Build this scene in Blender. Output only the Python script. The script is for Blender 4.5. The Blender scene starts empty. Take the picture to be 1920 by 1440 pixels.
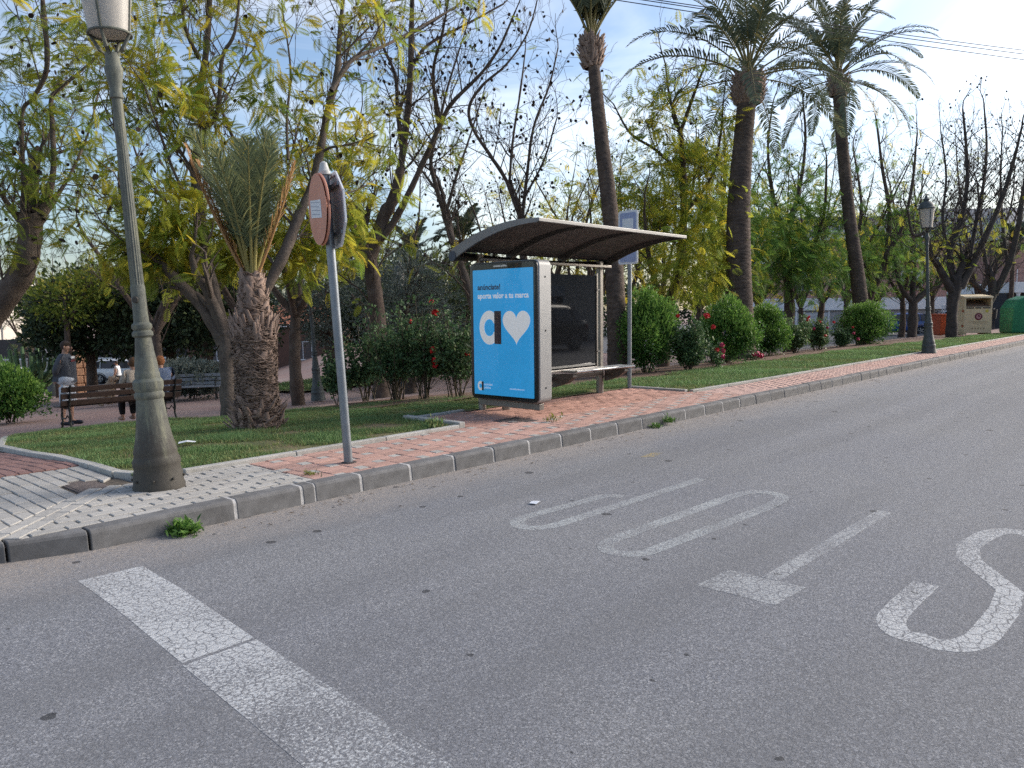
import bpy, math, random
import numpy as np
from mathutils import Matrix, Vector
R = math.radians
rng = np.random.default_rng(7)
random.seed(7)
SC = bpy.context.scene
COL = SC.collection
# ------------------------------------------------------------------ camera
cam_d = bpy.data.cameras.new('camera'); cam = bpy.data.objects.new('camera', cam_d); COL.objects.link(cam)
cam_d.sensor_width = 36.0; cam_d.lens = 36.0 * 1450 / 1920; cam_d.clip_start = 0.05; cam_d.clip_end = 3000
YAW, PIT, ROL = R(42.3), math.atan(138 / 1450), 0.0125
_f = Vector((math.cos(YAW) * math.cos(PIT), math.sin(YAW) * math.cos(PIT), -math.sin(PIT)))
_r0 = Vector((math.sin(YAW), -math.cos(YAW), 0)); _u0 = _r0.cross(_f)
_r = _r0 * math.cos(ROL) - _u0 * math.sin(ROL); _u = _u0 * math.cos(ROL) + _r0 * math.sin(ROL)
cam.matrix_world = Matrix(((_r.x, _u.x, -_f.x, 0), (_r.y, _u.y, -_f.y, 0), (_r.z, _u.z, -_f.z, 1.45), (0, 0, 0, 1)))
SC.camera = cam
# ------------------------------------------------------------------ sky, sun, exposure
SUN_AZ, SUN_EL = R(-26), R(26)          # azimuth counter-clockwise from +X
W = bpy.data.worlds.new('World'); SC.world = W; W.use_nodes = True
wn, wl = W.node_tree.nodes, W.node_tree.links
wn.clear()
sky = wn.new('ShaderNodeTexSky'); sky.sky_type = 'NISHITA'; sky.sun_disc = False
sky.sun_elevation = SUN_EL; sky.sun_rotation = R(90) - SUN_AZ
sky.air_density = 1.0; sky.dust_density = 2.0; sky.ozone_density = 2.5
wtc = wn.new('ShaderNodeTexCoord')
wmap = wn.new('ShaderNodeMapping'); wmap.inputs['Scale'].default_value = (1.0, 1.0, 3.2); wmap.inputs['Location'].default_value = (3.1, 0, 0); wmap.inputs['Rotation'].default_value = (0.12, 0.25, 0.6)
wl.new(wtc.outputs['Generated'], wmap.inputs['Vector'])
wno = wn.new('ShaderNodeTexNoise'); wno.inputs['Scale'].default_value = 1.7; wno.inputs['Detail'].default_value = 7; wno.inputs['Roughness'].default_value = 0.55; wno.inputs['Distortion'].default_value = 0.6
wl.new(wmap.outputs[0], wno.inputs['Vector'])
wcr = wn.new('ShaderNodeValToRGB'); wcr.color_ramp.elements[0].position = 0.45; wcr.color_ramp.elements[1].position = 0.62
wl.new(wno.outputs['Fac'], wcr.inputs[0])
wmul = wn.new('ShaderNodeMath'); wmul.operation = 'MULTIPLY'; wmul.inputs[1].default_value = 0.70
wl.new(wcr.outputs[0], wmul.inputs[0])
# veil of high cloud: a fixed pale layer plus a share of the sky behind it (brighter towards the sun)
wsc = wn.new('ShaderNodeMix'); wsc.data_type = 'RGBA'; wsc.blend_type = 'ADD'; wsc.inputs[0].default_value = 1.0
wl.new(sky.outputs[0], wsc.inputs[6]); wsc.inputs[7].default_value = (2.9, 2.45, 1.75, 1)
wmx = wn.new('ShaderNodeMix'); wmx.data_type = 'RGBA'
wl.new(wmul.outputs[0], wmx.inputs[0]); wl.new(sky.outputs[0], wmx.inputs[6]); wl.new(wsc.outputs[2], wmx.inputs[7])
wbg = wn.new('ShaderNodeBackground'); wbg.inputs['Strength'].default_value = 0.052
wl.new(wmx.outputs[2], wbg.inputs['Color'])
wo = wn.new('ShaderNodeOutputWorld'); wl.new(wbg.outputs[0], wo.inputs['Surface'])
sun_d = bpy.data.lights.new('sun', 'SUN'); sun_d.energy = 1.2; sun_d.angle = R(40); sun_d.color = (1.0, 0.92, 0.82)
sun = bpy.data.objects.new('sun', sun_d); COL.objects.link(sun)
_sd = Vector((math.cos(SUN_AZ) * math.cos(SUN_EL), math.sin(SUN_AZ) * math.cos(SUN_EL), math.sin(SUN_EL)))
sun.rotation_euler = _sd.to_track_quat('Z', 'Y').to_euler(); sun.location = (30, 0, 30)
SC.view_settings.view_transform = 'Standard'; SC.view_settings.look = 'None'
SC.view_settings.exposure = 2.1; SC.view_settings.gamma = 1.0
SC.cycles.use_denoising = False; SC.cycles.max_bounces = 8; SC.cycles.transparent_max_bounces = 12; SC.cycles.caustics_reflective = False; SC.cycles.caustics_refractive = False

# ------------------------------------------------------------------ material helpers
MATS = {}
def nt(name):
    m = bpy.data.materials.new(name); m.use_nodes = True
    n, l = m.node_tree.nodes, m.node_tree.links
    return m, n, l, n['Principled BSDF']
def noise(n, l, scale, detail=4, rough=.55, dist=0, vec=None, coord='Object'):
    t = n.new('ShaderNodeTexNoise'); t.inputs['Scale'].default_value = scale; t.inputs['Detail'].default_value = detail
    t.inputs['Roughness'].default_value = rough; t.inputs['Distortion'].default_value = dist
    if vec is None:
        c = n.new('ShaderNodeTexCoord'); vec = c.outputs[coord]
    l.new(vec, t.inputs['Vector']); return t
def ramp(n, l, src, p0, p1, c0=(0, 0, 0, 1), c1=(1, 1, 1, 1)):
    r = n.new('ShaderNodeValToRGB'); e = r.color_ramp.elements
    e[0].position = p0; e[1].position = p1; e[0].color = c0; e[1].color = c1
    l.new(src, r.inputs[0]); return r
def mixc(n, l, fac, a, b, mode='MIX'):
    m = n.new('ShaderNodeMix'); m.data_type = 'RGBA'; m.blend_type = mode
    for i, v in ((0, fac), (6, a), (7, b)):
        if isinstance(v, (int, float)): m.inputs[i].default_value = v
        elif isinstance(v, tuple): m.inputs[i].default_value = v if len(v) == 4 else (*v, 1)
        else: l.new(v, m.inputs[i])
    return m.outputs[2]
def math_n(n, l, op, a, b=None):
    m = n.new('ShaderNodeMath'); m.operation = op
    for i, v in ((0, a), (1, b)):
        if v is None: continue
        if isinstance(v, (int, float)): m.inputs[i].default_value = v
        else: l.new(v, m.inputs[i])
    return m.outputs[0]
def bump(n, l, b, h, st, dist=.01):
    k = n.new('ShaderNodeBump'); k.inputs['Strength'].default_value = st; k.inputs['Distance'].default_value = dist
    l.new(h, k.inputs['Height']); l.new(k.outputs[0], b.inputs['Normal'])
def M(name, col, rough=.8, var=.25, scale=6, col2=None, amt=.5, bst=0, bsc=60, metal=0, spec=.3, rnd=0, sc2=None, dist=.01):
    """plain surface with two scales of colour variation, optional second colour in patches, fine relief"""
    if name in MATS: return MATS[name]
    m, n, l, b = nt(name)
    t = noise(n, l, scale, 6, .6)
    d = tuple(c * (1 - var) for c in col); e = tuple(min(1, c * (1 + var)) for c in col)
    c = mixc(n, l, ramp(n, l, t.outputs['Fac'], .3, .7).outputs[0], d, e)
    if col2:
        t2 = noise(n, l, sc2 or scale * .37, 5, .65, .4)
        c = mixc(n, l, ramp(n, l, t2.outputs['Fac'], 1 - amt - .12, 1 - amt + .14).outputs[0], c, col2)
    if rnd:
        o = n.new('ShaderNodeObjectInfo')
        hv = n.new('ShaderNodeHueSaturation'); l.new(c, hv.inputs['Color'])
        mr = n.new('ShaderNodeMapRange'); mr.inputs[3].default_value = 1 - rnd; mr.inputs[4].default_value = 1 + rnd
        l.new(o.outputs['Random'], mr.inputs[0]); l.new(mr.outputs[0], hv.inputs['Value']); c = hv.outputs[0]
    l.new(c, b.inputs['Base Color']); b.inputs['Roughness'].default_value = rough; b.inputs['Metallic'].default_value = metal
    b.inputs['Specular IOR Level'].default_value = spec
    if bst: bump(n, l, b, noise(n, l, bsc, 5, .6).outputs['Fac'], bst, dist)
    MATS[name] = m; return m
def LEAF(name, cols, trans=.35, rough=.6):
    """leaf colours picked per leaf by the 'tint' attribute"""
    if name in MATS: return MATS[name]
    m, n, l, b = nt(name)
    a = n.new('ShaderNodeAttribute'); a.attribute_name = 'tint'
    r = n.new('ShaderNodeValToRGB'); e = r.color_ramp.elements
    while len(e) < len(cols): e.new(.5)
    for i, c in enumerate(cols): e[i].position = i / (len(cols) - 1); e[i].color = (*c, 1)
    l.new(a.outputs['Fac'], r.inputs[0]); l.new(r.outputs[0], b.inputs['Base Color'])
    b.inputs['Roughness'].default_value = rough; b.inputs['Specular IOR Level'].default_value = .25
    tr = n.new('ShaderNodeBsdfTranslucent'); l.new(r.outputs[0], tr.inputs[0])
    mx = n.new('ShaderNodeMixShader'); mx.inputs[0].default_value = trans
    l.new(b.outputs[0], mx.inputs[1]); l.new(tr.outputs[0], mx.inputs[2]); l.new(mx.outputs[0], n['Material Output'].inputs[0])
    MATS[name] = m; return m

# ------------------------------------------------------------------ mesh helpers
def np_mesh(name, V, faces, tint=None, smooth=False):
    """faces: list of int arrays (m,k)"""
    V = np.asarray(V, dtype=np.float32).reshape(-1, 3)
    me = bpy.data.meshes.new(name)
    faces = [np.asarray(f, dtype=np.int32) for f in faces if len(f)]
    nl = sum(f.size for f in faces); npol = sum(len(f) for f in faces)
    me.vertices.add(len(V)); me.vertices.foreach_set('co', V.ravel())
    me.loops.add(nl); me.polygons.add(npol)
    li = np.concatenate([f.ravel() for f in faces]); me.loops.foreach_set('vertex_index', li)
    tot = np.concatenate([np.full(len(f), f.shape[1], dtype=np.int32) for f in faces])
    st = np.concatenate([[0], np.cumsum(tot)[:-1]]).astype(np.int32)
    me.polygons.foreach_set('loop_start', st); me.polygons.foreach_set('loop_total', tot)
    if smooth: me.polygons.foreach_set('use_smooth', np.ones(npol, dtype=bool))
    if tint is not None:
        a = me.attributes.new('tint', 'FLOAT', 'FACE'); a.data.foreach_set('value', np.asarray(tint, dtype=np.float32))
    me.update(calc_edges=True); return me
def link(name, data, mat=None, parent=None, loc=None, rotz=None):
    o = bpy.data.objects.new(name, data); COL.objects.link(o)
    if mat is not None and data is not None and not data.materials: data.materials.append(mat)
    if parent: o.parent = parent
    if loc is not None: o.location = loc
    if rotz is not None: o.rotation_euler = (0, 0, rotz)
    return o
def tag(o, label=None, cat=None, group=None, kind=None):
    if label: o['label'] = label
    if cat: o['category'] = cat
    if group: o['group'] = group
    if kind: o['kind'] = kind
    return o
def thing(name, loc, label, cat, group=None, rotz=0):
    o = link(name, None, loc=loc, rotz=rotz); o.empty_display_size = .2
    return tag(o, label, cat, group)
def copy_tree(o, parent=None):
    c = o.copy(); COL.objects.link(c); c.parent = parent
    for ch in list(o.children): copy_tree(ch, c)
    return c
def frame(d):
    d = Vector(d).normalized(); a = Vector((0, 0, 1)) if abs(d.z) < .95 else Vector((1, 0, 0))
    u = d.cross(a).normalized(); return u, d.cross(u).normalized() * -1, d
class MB:
    def __init__(s): s.v = []; s.f = []
    def add(s, V, F):
        k = len(s.v); s.v += [tuple(p) for p in V]; s.f += [tuple(i + k for i in f) for f in F]; return s
    def box(s, x0, x1, y0, y1, z0, z1):
        return s.add([(x0, y0, z0), (x1, y0, z0), (x1, y1, z0), (x0, y1, z0), (x0, y0, z1), (x1, y0, z1), (x1, y1, z1), (x0, y1, z1)],
                     [(0, 3, 2, 1), (4, 5, 6, 7), (0, 1, 5, 4), (1, 2, 6, 5), (2, 3, 7, 6), (3, 0, 4, 7)])
    def hexa(s, P): return s.add(P, [(0, 3, 2, 1), (4, 5, 6, 7), (0, 1, 5, 4), (1, 2, 6, 5), (2, 3, 7, 6), (3, 0, 4, 7)])
    def bar(s, a, b, w, h, up=(0, 0, 1)):
        a, b = Vector(a), Vector(b); d = (b - a).normalized(); u = d.cross(Vector(up)).normalized(); v = u.cross(d)
        P = [p + u * (w / 2 * i) + v * (h / 2 * j) for p in (a, b) for i, j in ((-1, -1), (1, -1), (1, 1), (-1, 1))]
        return s.hexa([P[0], P[1], P[2], P[3], P[4], P[5], P[6], P[7]])
    def tube(s, pts, rad, n=10, cap=True):
        pts = [Vector(p) for p in pts]; m = len(pts)
        if not hasattr(rad, '__len__'): rad = [rad] * m
        V = []; ref = None
        for i, p in enumerate(pts):
            d = (pts[min(i + 1, m - 1)] - pts[max(i - 1, 0)]).normalized()
            if ref is None: u, v, _ = frame(d)
            else: u = (ref - d * ref.dot(d)).normalized(); v = d.cross(u)
            ref = u
            V += [p + (u * math.cos(2 * math.pi * k / n) + v * math.sin(2 * math.pi * k / n)) * rad[i] for k in range(n)]
        Fc = [(i * n + k, i * n + (k + 1) % n, (i + 1) * n + (k + 1) % n, (i + 1) * n + k) for i in range(m - 1) for k in range(n)]
        if cap: Fc += [tuple(range(n))[::-1], tuple((m - 1) * n + k for k in range(n))]
        return s.add(V, Fc)
    def lathe(s, prof, n=24, c=(0, 0, 0), flute=0, fz=None):
        V = []
        for (r, z) in prof:
            for k in range(n):
                rr = r
                if flute and fz and fz[0] <= z <= fz[1]: rr = r * (1 - flute * (k % 2))
                V.append((c[0] + rr * math.cos(2 * math.pi * k / n), c[1] + rr * math.sin(2 * math.pi * k / n), c[2] + z))
        m = len(prof)
        Fc = [(i * n + k, i * n + (k + 1) % n, (i + 1) * n + (k + 1) % n, (i + 1) * n + k) for i in range(m - 1) for k in range(n)]
        Fc += [tuple(range(n))[::-1], tuple((m - 1) * n + k for k in range(n))]
        return s.add(V, Fc)
    def prism(s, poly, h0, h1, ax='z'):
        """poly in the two other axes, extruded along ax (x: poly=(y,z); y: poly=(x,z); z: poly=(x,y))"""
        def q(p, h): return (h, p[0], p[1]) if ax == 'x' else (p[0], h, p[1]) if ax == 'y' else (p[0], p[1], h)
        n = len(poly); V = [q(p, h0) for p in poly] + [q(p, h1) for p in poly]
        Fc = [tuple(range(n))[::-1], tuple(range(n, 2 * n))] + [(i, (i + 1) % n, n + (i + 1) % n, n + i) for i in range(n)]
        return s.add(V, Fc)
    def disc(s, c, nrm, r, t, n=28):
        c, nrm = Vector(c), Vector(nrm).normalized(); return s.tube([c - nrm * t / 2, c + nrm * t / 2], r, n)
    def sphere(s, c, r, n=10, m=7):
        rx = r if hasattr(r, '__len__') else (r, r, r); V = []
        for i in range(m + 1):
            a = math.pi * i / m
            for k in range(n): b = 2 * math.pi * k / n; V.append((c[0] + rx[0] * math.sin(a) * math.cos(b), c[1] + rx[1] * math.sin(a) * math.sin(b), c[2] - rx[2] * math.cos(a)))
        return s.add(V, [(i * n + k, i * n + (k + 1) % n, (i + 1) * n + (k + 1) % n, (i + 1) * n + k) for i in range(m) for k in range(n)])
    def build(s, name, mat, parent=None, org=(0, 0, 0), bev=0, smooth=False, kind=None, seg=2):
        me = bpy.data.meshes.new(name)
        me.from_pydata([(p[0] - org[0], p[1] - org[1], p[2] - org[2]) for p in s.v], [], s.f); me.update()
        if smooth:
            me.polygons.foreach_set('use_smooth', [True] * len(me.polygons))
            try: me.set_sharp_from_angle(angle=R(38))
            except Exception: pass
        o = link(name, me, mat, parent)
        if bev:
            b = o.modifiers.new('bevel', 'BEVEL'); b.width = bev; b.segments = seg; b.limit_method = 'ANGLE'; b.angle_limit = R(35)
        if kind: o['kind'] = kind
        return o
def rrect(x0, x1, y0, y1, r, n=5):
    P = []
    for cx, cy, a in ((x1 - r, y1 - r, 0), (x0 + r, y1 - r, 90), (x0 + r, y0 + r, 180), (x1 - r, y0 + r, 270)):
        P += [(cx + r * math.cos(R(a + 90 * i / n)), cy + r * math.sin(R(a + 90 * i / n))) for i in range(n + 1)]
    return P
def text_obj(name, s, size, mw, mat, parent, ext=.001, off=0, align='LEFT', sx=1.0):
    c = bpy.data.curves.new('txt', 'FONT'); c.body = s; c.size = size; c.extrude = ext; c.offset = off; c.align_x = align; c.resolution_u = 3
    t = bpy.data.objects.new('txt', c); COL.objects.link(t); bpy.context.view_layer.update()
    me = bpy.data.meshes.new_from_object(t); bpy.data.objects.remove(t); bpy.data.curves.remove(c)
    for v in me.vertices: v.co = mw @ Vector((v.co.x * sx, v.co.y, v.co.z))
    me.materials.clear(); return link(name, me, mat, parent)
def sst(a, b, x):
    t = np.clip((np.asarray(x, float) - a) / (b - a), 0, 1); return t * t * (3 - 2 * t)
def gz(x, y):
    L = np.interp(y, [7.6, 12, 16, 20, 54, 70], [.13, -.19, -.72, -1.0, -3.1, -3.4])
    Rr = np.interp(y, [8.5, 12, 16, 20, 80], [.13, -.25, -.6, -.85, -1.0])
    w = sst(6, 14, np.asarray(x) - .4 * np.asarray(y)); return L * (1 - w) + Rr * w
def gzf(x, y): return float(gz(x, y))
# ================================================================== THE SETTING
def asphalt_nodes(m, n, l, b):
    c = n.new('ShaderNodeTexCoord'); vec = c.outputs['Object']
    fine = noise(n, l, 190, 3, .7, 0, vec); mid = noise(n, l, 38, 4, .6, 0, vec); big = noise(n, l, .55, 5, .6, .5, vec)
    base = mixc(n, l, ramp(n, l, fine.outputs['Fac'], .33, .68).outputs[0], (.118, .120, .131), (.244, .248, .266))
    base = mixc(n, l, math_n(n, l, 'MULTIPLY', ramp(n, l, big.outputs['Fac'], .38, .62).outputs[0], .45), base, (.215, .213, .212))
    # aggregate mosaic: every stone its own grey
    va = n.new('ShaderNodeTexVoronoi'); va.voronoi_dimensions = '2D'; va.inputs['Scale'].default_value = 185; l.new(vec, va.inputs['Vector']); sa = n.new('ShaderNodeSeparateColor'); l.new(va.outputs['Color'], sa.inputs[0])
    vb = n.new('ShaderNodeTexVoronoi'); vb.voronoi_dimensions = '2D'; vb.inputs['Scale'].default_value = 42; l.new(vec, vb.inputs['Vector']); sb = n.new('ShaderNodeSeparateColor'); l.new(vb.outputs['Color'], sb.inputs[0])
    mul = math_n(n, l, 'MULTIPLY', math_n(n, l, 'MULTIPLY_ADD', sa.outputs[0], .76), 1.0); mul.node.inputs[0].links[0].from_node.inputs[2].default_value = .62
    mu2 = math_n(n, l, 'MULTIPLY_ADD', sb.outputs[1], .06); mu2.node.inputs[2].default_value = .97
    gm = n.new('ShaderNodeCombineColor'); pr_ = math_n(n, l, 'MULTIPLY', mul, mu2)
    for q in range(3): l.new(pr_, gm.inputs[q])
    base = mixc(n, l, 1.0, base, gm.outputs[0], 'MULTIPLY')
    # pale stone chips
    vo = n.new('ShaderNodeTexVoronoi'); vo.voronoi_dimensions = '2D'; vo.inputs['Scale'].default_value = 75; l.new(vec, vo.inputs['Vector'])
    sel = n.new('ShaderNodeSeparateColor'); l.new(vo.outputs['Color'], sel.inputs[0])
    chip = math_n(n, l, 'MULTIPLY', math_n(n, l, 'LESS_THAN', vo.outputs['Distance'], .36), math_n(n, l, 'GREATER_THAN', sel.outputs[0], .80))
    base = mixc(n, l, math_n(n, l, 'MULTIPLY', chip, .55), base, (.42, .42, .425))
    # wheel-path polish: long soft streaks along the street
    mp = n.new('ShaderNodeMapping'); mp.inputs['Scale'].default_value = (.06, .9, 1); l.new(vec, mp.inputs['Vector'])
    st = noise(n, l, 1.6, 4, .5, 0, mp.outputs[0])
    base = mixc(n, l, math_n(n, l, 'MULTIPLY', ramp(n, l, st.outputs['Fac'], .44, .60).outputs[0], .40), base, (.135, .135, .140))
    # dust and grit swept against the kerb
    sx = n.new('ShaderNodeSeparateXYZ'); l.new(vec, sx.inputs[0])
    gn = noise(n, l, 2.1, 6, .65, .3, vec)
    yy = math_n(n, l, 'ADD', sx.outputs[1], math_n(n, l, 'MULTIPLY', gn.outputs['Fac'], .75))
    dust = ramp(n, l, math_n(n, l, 'DIVIDE', yy, 10.), .470, .548).outputs[0]
    dust = math_n(n, l, 'MULTIPLY', dust, ramp(n, l, mid.outputs['Fac'], .28, .62).outputs[0])
    base = mixc(n, l, math_n(n, l, 'MULTIPLY', dust, .8), base, (.34, .29, .245))
    # oil and gum spots
    v2 = n.new('ShaderNodeTexVoronoi'); v2.voronoi_dimensions = '2D'; v2.inputs['Scale'].default_value = 1.55
    ds = n.new('ShaderNodeVectorMath'); ds.operation = 'MULTIPLY_ADD'; ds.inputs[1].default_value = (.05, .05, .0)
    l.new(noise(n, l, 9, 3, .6, 0, vec).outputs['Color'], ds.inputs[0]); l.new(vec, ds.inputs[2]); l.new(ds.outputs[0], v2.inputs['Vector'])
    s2 = n.new('ShaderNodeSeparateColor'); l.new(v2.outputs['Color'], s2.inputs[0])
    rad = math_n(n, l, 'MULTIPLY', math_n(n, l, 'POWER', s2.outputs[1], 1.7), .068)
    spot = math_n(n, l, 'LESS_THAN', v2.outputs['Distance'], rad)
    base = mixc(n, l, math_n(n, l, 'MULTIPLY', spot, .72), base, (.018, .018, .02))
    # a few long hairline cracks
    v3 = n.new('ShaderNodeTexVoronoi'); v3.voronoi_dimensions = '2D'; v3.feature = 'DISTANCE_TO_EDGE'; v3.inputs['Scale'].default_value = .38
    d3 = n.new('ShaderNodeVectorMath'); d3.operation = 'MULTIPLY_ADD'; d3.inputs[1].default_value = (.55, .55, 0)
    l.new(noise(n, l, 2.4, 6, .7, 0, vec).outputs['Color'], d3.inputs[0]); l.new(vec, d3.inputs[2]); l.new(d3.outputs[0], v3.inputs['Vector'])
    crk = math_n(n, l, 'MULTIPLY', math_n(n, l, 'LESS_THAN', v3.outputs['Distance'], .0022), ramp(n, l, noise(n, l, .8, 3, .5, 0, vec).outputs['Fac'], .56, .66).outputs[0])
    base = mixc(n, l, math_n(n, l, 'MULTIPLY', crk, .35), base, (.03, .03, .032))
    b.inputs['Roughness'].default_value = .82; b.inputs['Specular IOR Level'].default_value = .35
    h = math_n(n, l, 'ADD', math_n(n, l, 'MULTIPLY', fine.outputs['Fac'], .6), mid.outputs['Fac'])
    h = math_n(n, l, 'ADD', h, math_n(n, l, 'MULTIPLY', sa.outputs[0], .35)); bump(n, l, b, h, .6, .006)
    return base, vec
def paint_mat(name, wear, cr=13., fade=None, col=(.54, .55, .555)):
    m, n, l, b = nt(name); base, vec = asphalt_nodes(m, n, l, b)
    ds = n.new('ShaderNodeVectorMath'); ds.operation = 'MULTIPLY_ADD'; ds.inputs[1].default_value = (.07, .07, 0)
    l.new(noise(n, l, 11, 4, .6, 0, vec).outputs['Color'], ds.inputs[0]); l.new(vec, ds.inputs[2])
    mp = n.new('ShaderNodeMapping'); mp.inputs['Scale'].default_value = (1.0, 1.35, 1); l.new(ds.outputs[0], mp.inputs['Vector'])
    v = n.new('ShaderNodeTexVoronoi'); v.voronoi_dimensions = '2D'; v.feature = 'DISTANCE_TO_EDGE'; v.inputs['Scale'].default_value = cr; l.new(mp.outputs[0], v.inputs['Vector'])
    keep = ramp(n, l, v.outputs['Distance'], .028, .065).outputs[0]
    fl = noise(n, l, 70, 4, .75, 0, vec); big = noise(n, l, 2.3, 4, .6, .3, vec)
    w = math_n(n, l, 'ADD', math_n(n, l, 'MULTIPLY', fl.outputs['Fac'], .72), math_n(n, l, 'MULTIPLY', big.outputs['Fac'], .28))
    th = wear
    if fade:   # wear grows along y between two world positions (tyres run here)
        sx = n.new('ShaderNodeSeparateXYZ'); l.new(vec, sx.inputs[0])
        mr = n.new('ShaderNodeMapRange'); mr.inputs[1].default_value = fade[0]; mr.inputs[2].default_value = fade[1]; mr.inputs[3].default_value = wear; mr.inputs[4].default_value = fade[2]
        l.new(sx.outputs[1], mr.inputs[0]); th = mr.outputs[0]
    k2 = ramp(n, l, math_n(n, l, 'SUBTRACT', w, th), .0, .10).outputs[0]
    k = math_n(n, l, 'MULTIPLY', keep, k2)
    pc = mixc(n, l, ramp(n, l, fl.outputs['Fac'], .3, .7).outputs[0], tuple(c * .72 for c in col), col)
    l.new(mixc(n, l, k, base, pc), b.inputs['Base Color']); return m
m, n, l, b = nt('asphalt'); base, _v = asphalt_nodes(m, n, l, b); l.new(base, b.inputs['Base Color']); A_ASPH = m
road = MB().add([(-400, -400, 0), (900, -400, 0), (900, 5.3, 0), (-400, 5.3, 0)], [(0, 1, 2, 3)]).build('road', A_ASPH)
tag(road, 'grey worn asphalt street with cracked white markings', kind='structure')

# --- park ground: sheet following the slope, out to the horizon
gx = np.concatenate([np.linspace(-300, -20, 8), np.linspace(-18, 60, 79), np.linspace(65, 900, 20)]); gy = np.concatenate([[5.25, 6, 7, 7.6], np.linspace(8, 60, 53), np.linspace(64, 900, 16)])
GX, GY = np.meshgrid(gx, gy); Vg = np.stack([GX, GY, gz(GX, GY) - .045], -1).reshape(-1, 3)
nx, ny = len(gx), len(gy); ii, jj = np.meshgrid(np.arange(nx - 1), np.arange(ny - 1)); k0 = (jj * nx + ii).ravel()
m, n, l, b = nt('park_paving')
c = n.new('ShaderNodeTexCoord'); br = n.new('ShaderNodeTexBrick'); br.inputs['Scale'].default_value = 1.0; br.offset = .5
br.inputs['Brick Width'].default_value = .24; br.inputs['Row Height'].default_value = .12; br.inputs['Mortar Size'].default_value = .008
br.inputs['Color1'].default_value = (.30, .185, .155, 1); br.inputs['Color2'].default_value = (.24, .150, .130, 1); br.inputs['Mortar'].default_value = (.13, .09, .075, 1)
l.new(c.outputs['Object'], br.inputs['Vector']); bn = noise(n, l, .5, 5, .6, .3, c.outputs['Object'])
l.new(mixc(n, l, ramp(n, l, bn.outputs['Fac'], .4, .65).outputs[0], br.outputs[0], (.26, .19, .165)), b.inputs['Base Color']); b.inputs['Roughness'].default_value = .9
ground = link('park_ground', np_mesh('park_ground', Vg, [np.stack([k0, k0 + 1, k0 + nx + 1, k0 + nx], 1)], smooth=True), m)
tag(ground, 'reddish paved park paths falling away from the street', kind='structure')
# car park asphalt far behind the right-hand shrubs and street at the foot of the park
def patch(name, x0, x1, y0, y1, dz, mat, step=1.0, label=None, edge=None):
    xs = np.arange(x0, x1 + 1e-6, step); ys = np.arange(y0, y1 + 1e-6, step); X, Y = np.meshgrid(xs, ys)
    V = np.stack([X, Y, gz(X, Y) + dz], -1).reshape(-1, 3); a, c_ = len(xs), len(ys)
    I, J = np.meshgrid(np.arange(a - 1), np.arange(c_ - 1)); k = (J * a + I).ravel()
    o = link(name, np_mesh(name, V, [np.stack([k, k + 1, k + a + 1, k + a], 1)], smooth=True), mat); return tag(o, label, kind='structure')
A_LOT = M('lot_asphalt', (.11, .11, .115), .9, .25, 3)
patch('car_park', 34, 130, 13, 60, -.03, A_LOT, 2, 'grey asphalt parking strip in front of the brick building')
patch('lower_street', 6, 70, 46, 62, -.03, A_LOT, 2, 'grey asphalt street at the foot of the park')

# --- kerb: one block per object, pale mortar between
K_CON = M('kerb_concrete', (.145, .143, .143), .85, .25, 9, (.095, .092, .09), .42, bst=.25, bsc=120, rnd=.10, sc2=3, dist=.004)
K_MOR = M('kerb_mortar', (.42, .41, .40), .9, .2, 20, bst=.3, bsc=90)
kerb = link('kerb', None, loc=(0, 0, 0)); tag(kerb, 'grey concrete kerb of separate blocks with pale mortar joints', kind='structure')
def kerb_prof(h): return [(5.055, -.06), (5.075, h - .025), (5.085, h - .008), (5.10, h), (5.215, h), (5.215, -.06)]
kb_mesh = {}
def kerb_block(x0, x1, h0=.14, h1=None, dy0=0, dy1=0):
    h1 = h0 if h1 is None else h1; std = abs(x1 - x0 - .496) < 1e-4 and h0 == h1 == .14 and dy0 == dy1 == 0
    if std and 's' in kb_mesh:
        o = link('kerb_block', kb_mesh['s'], None, kerb, (x0, 0, 0))
        b_ = o.modifiers.new('bevel', 'BEVEL'); b_.width = .007; b_.segments = 2; return o
    nseg = 1 if std else max(1, int((x1 - x0) / .15)); prof = []
    V = []; n_ = 6
    for i in range(nseg + 1):
        t = i / nseg; V += [(t * (x1 - x0), y + dy0 + (dy1 - dy0) * t, z) for y, z in kerb_prof(h0 + (h1 - h0) * t)]
    Fc = [tuple(range(n_))[::-1], tuple(nseg * n_ + k for k in range(n_))] + [(i * n_ + k, i * n_ + (k + 1) % n_, (i + 1) * n_ + (k + 1) % n_, (i + 1) * n_ + k) for i in range(nseg) for k in range(n_)]
    o = MB().add(V, Fc).build('kerb_block', K_CON, kerb, bev=.007); o.location = (x0, 0, 0)
    if std: kb_mesh['s'] = o.data
    return o
def mortar(x, h=.14, dy=0, w=.024):
    MB().prism([(y + dy + (.004 if k < 4 else 0), z - .003) for k, (y, z) in enumerate(kerb_prof(h))], x - w / 2 - .004, x + w / 2 + .004, 'x').build('mortar_joint', K_MOR, kerb)
for i in range(84):
    x = 3.74 + .52 * i; o = kerb_block(x + .012, x + .508); o.location = (x + .012, random.uniform(-.004, .004), random.uniform(-.005, .003)); mortar(x + random.uniform(-.004, .004), .138, random.uniform(-.001, .003), random.uniform(.016, .03))
kerb_block(3.31, 3.728, .14); mortar(3.31); mortar(3.19); kerb_block(3.20, 3.30, .14)
kerb_block(2.66, 3.178, .14, .14); mortar(2.65, .14); kerb_block(1.70, 2.638, .125, .14, .02, 0)
kerb_block(1.29, 1.685, .12, .125, .15, .022)
kerb_block(.60, 1.275, .115, .12, .55, .155); kerb_block(.15, .585, .115, .115, 1.0, .56)
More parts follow.
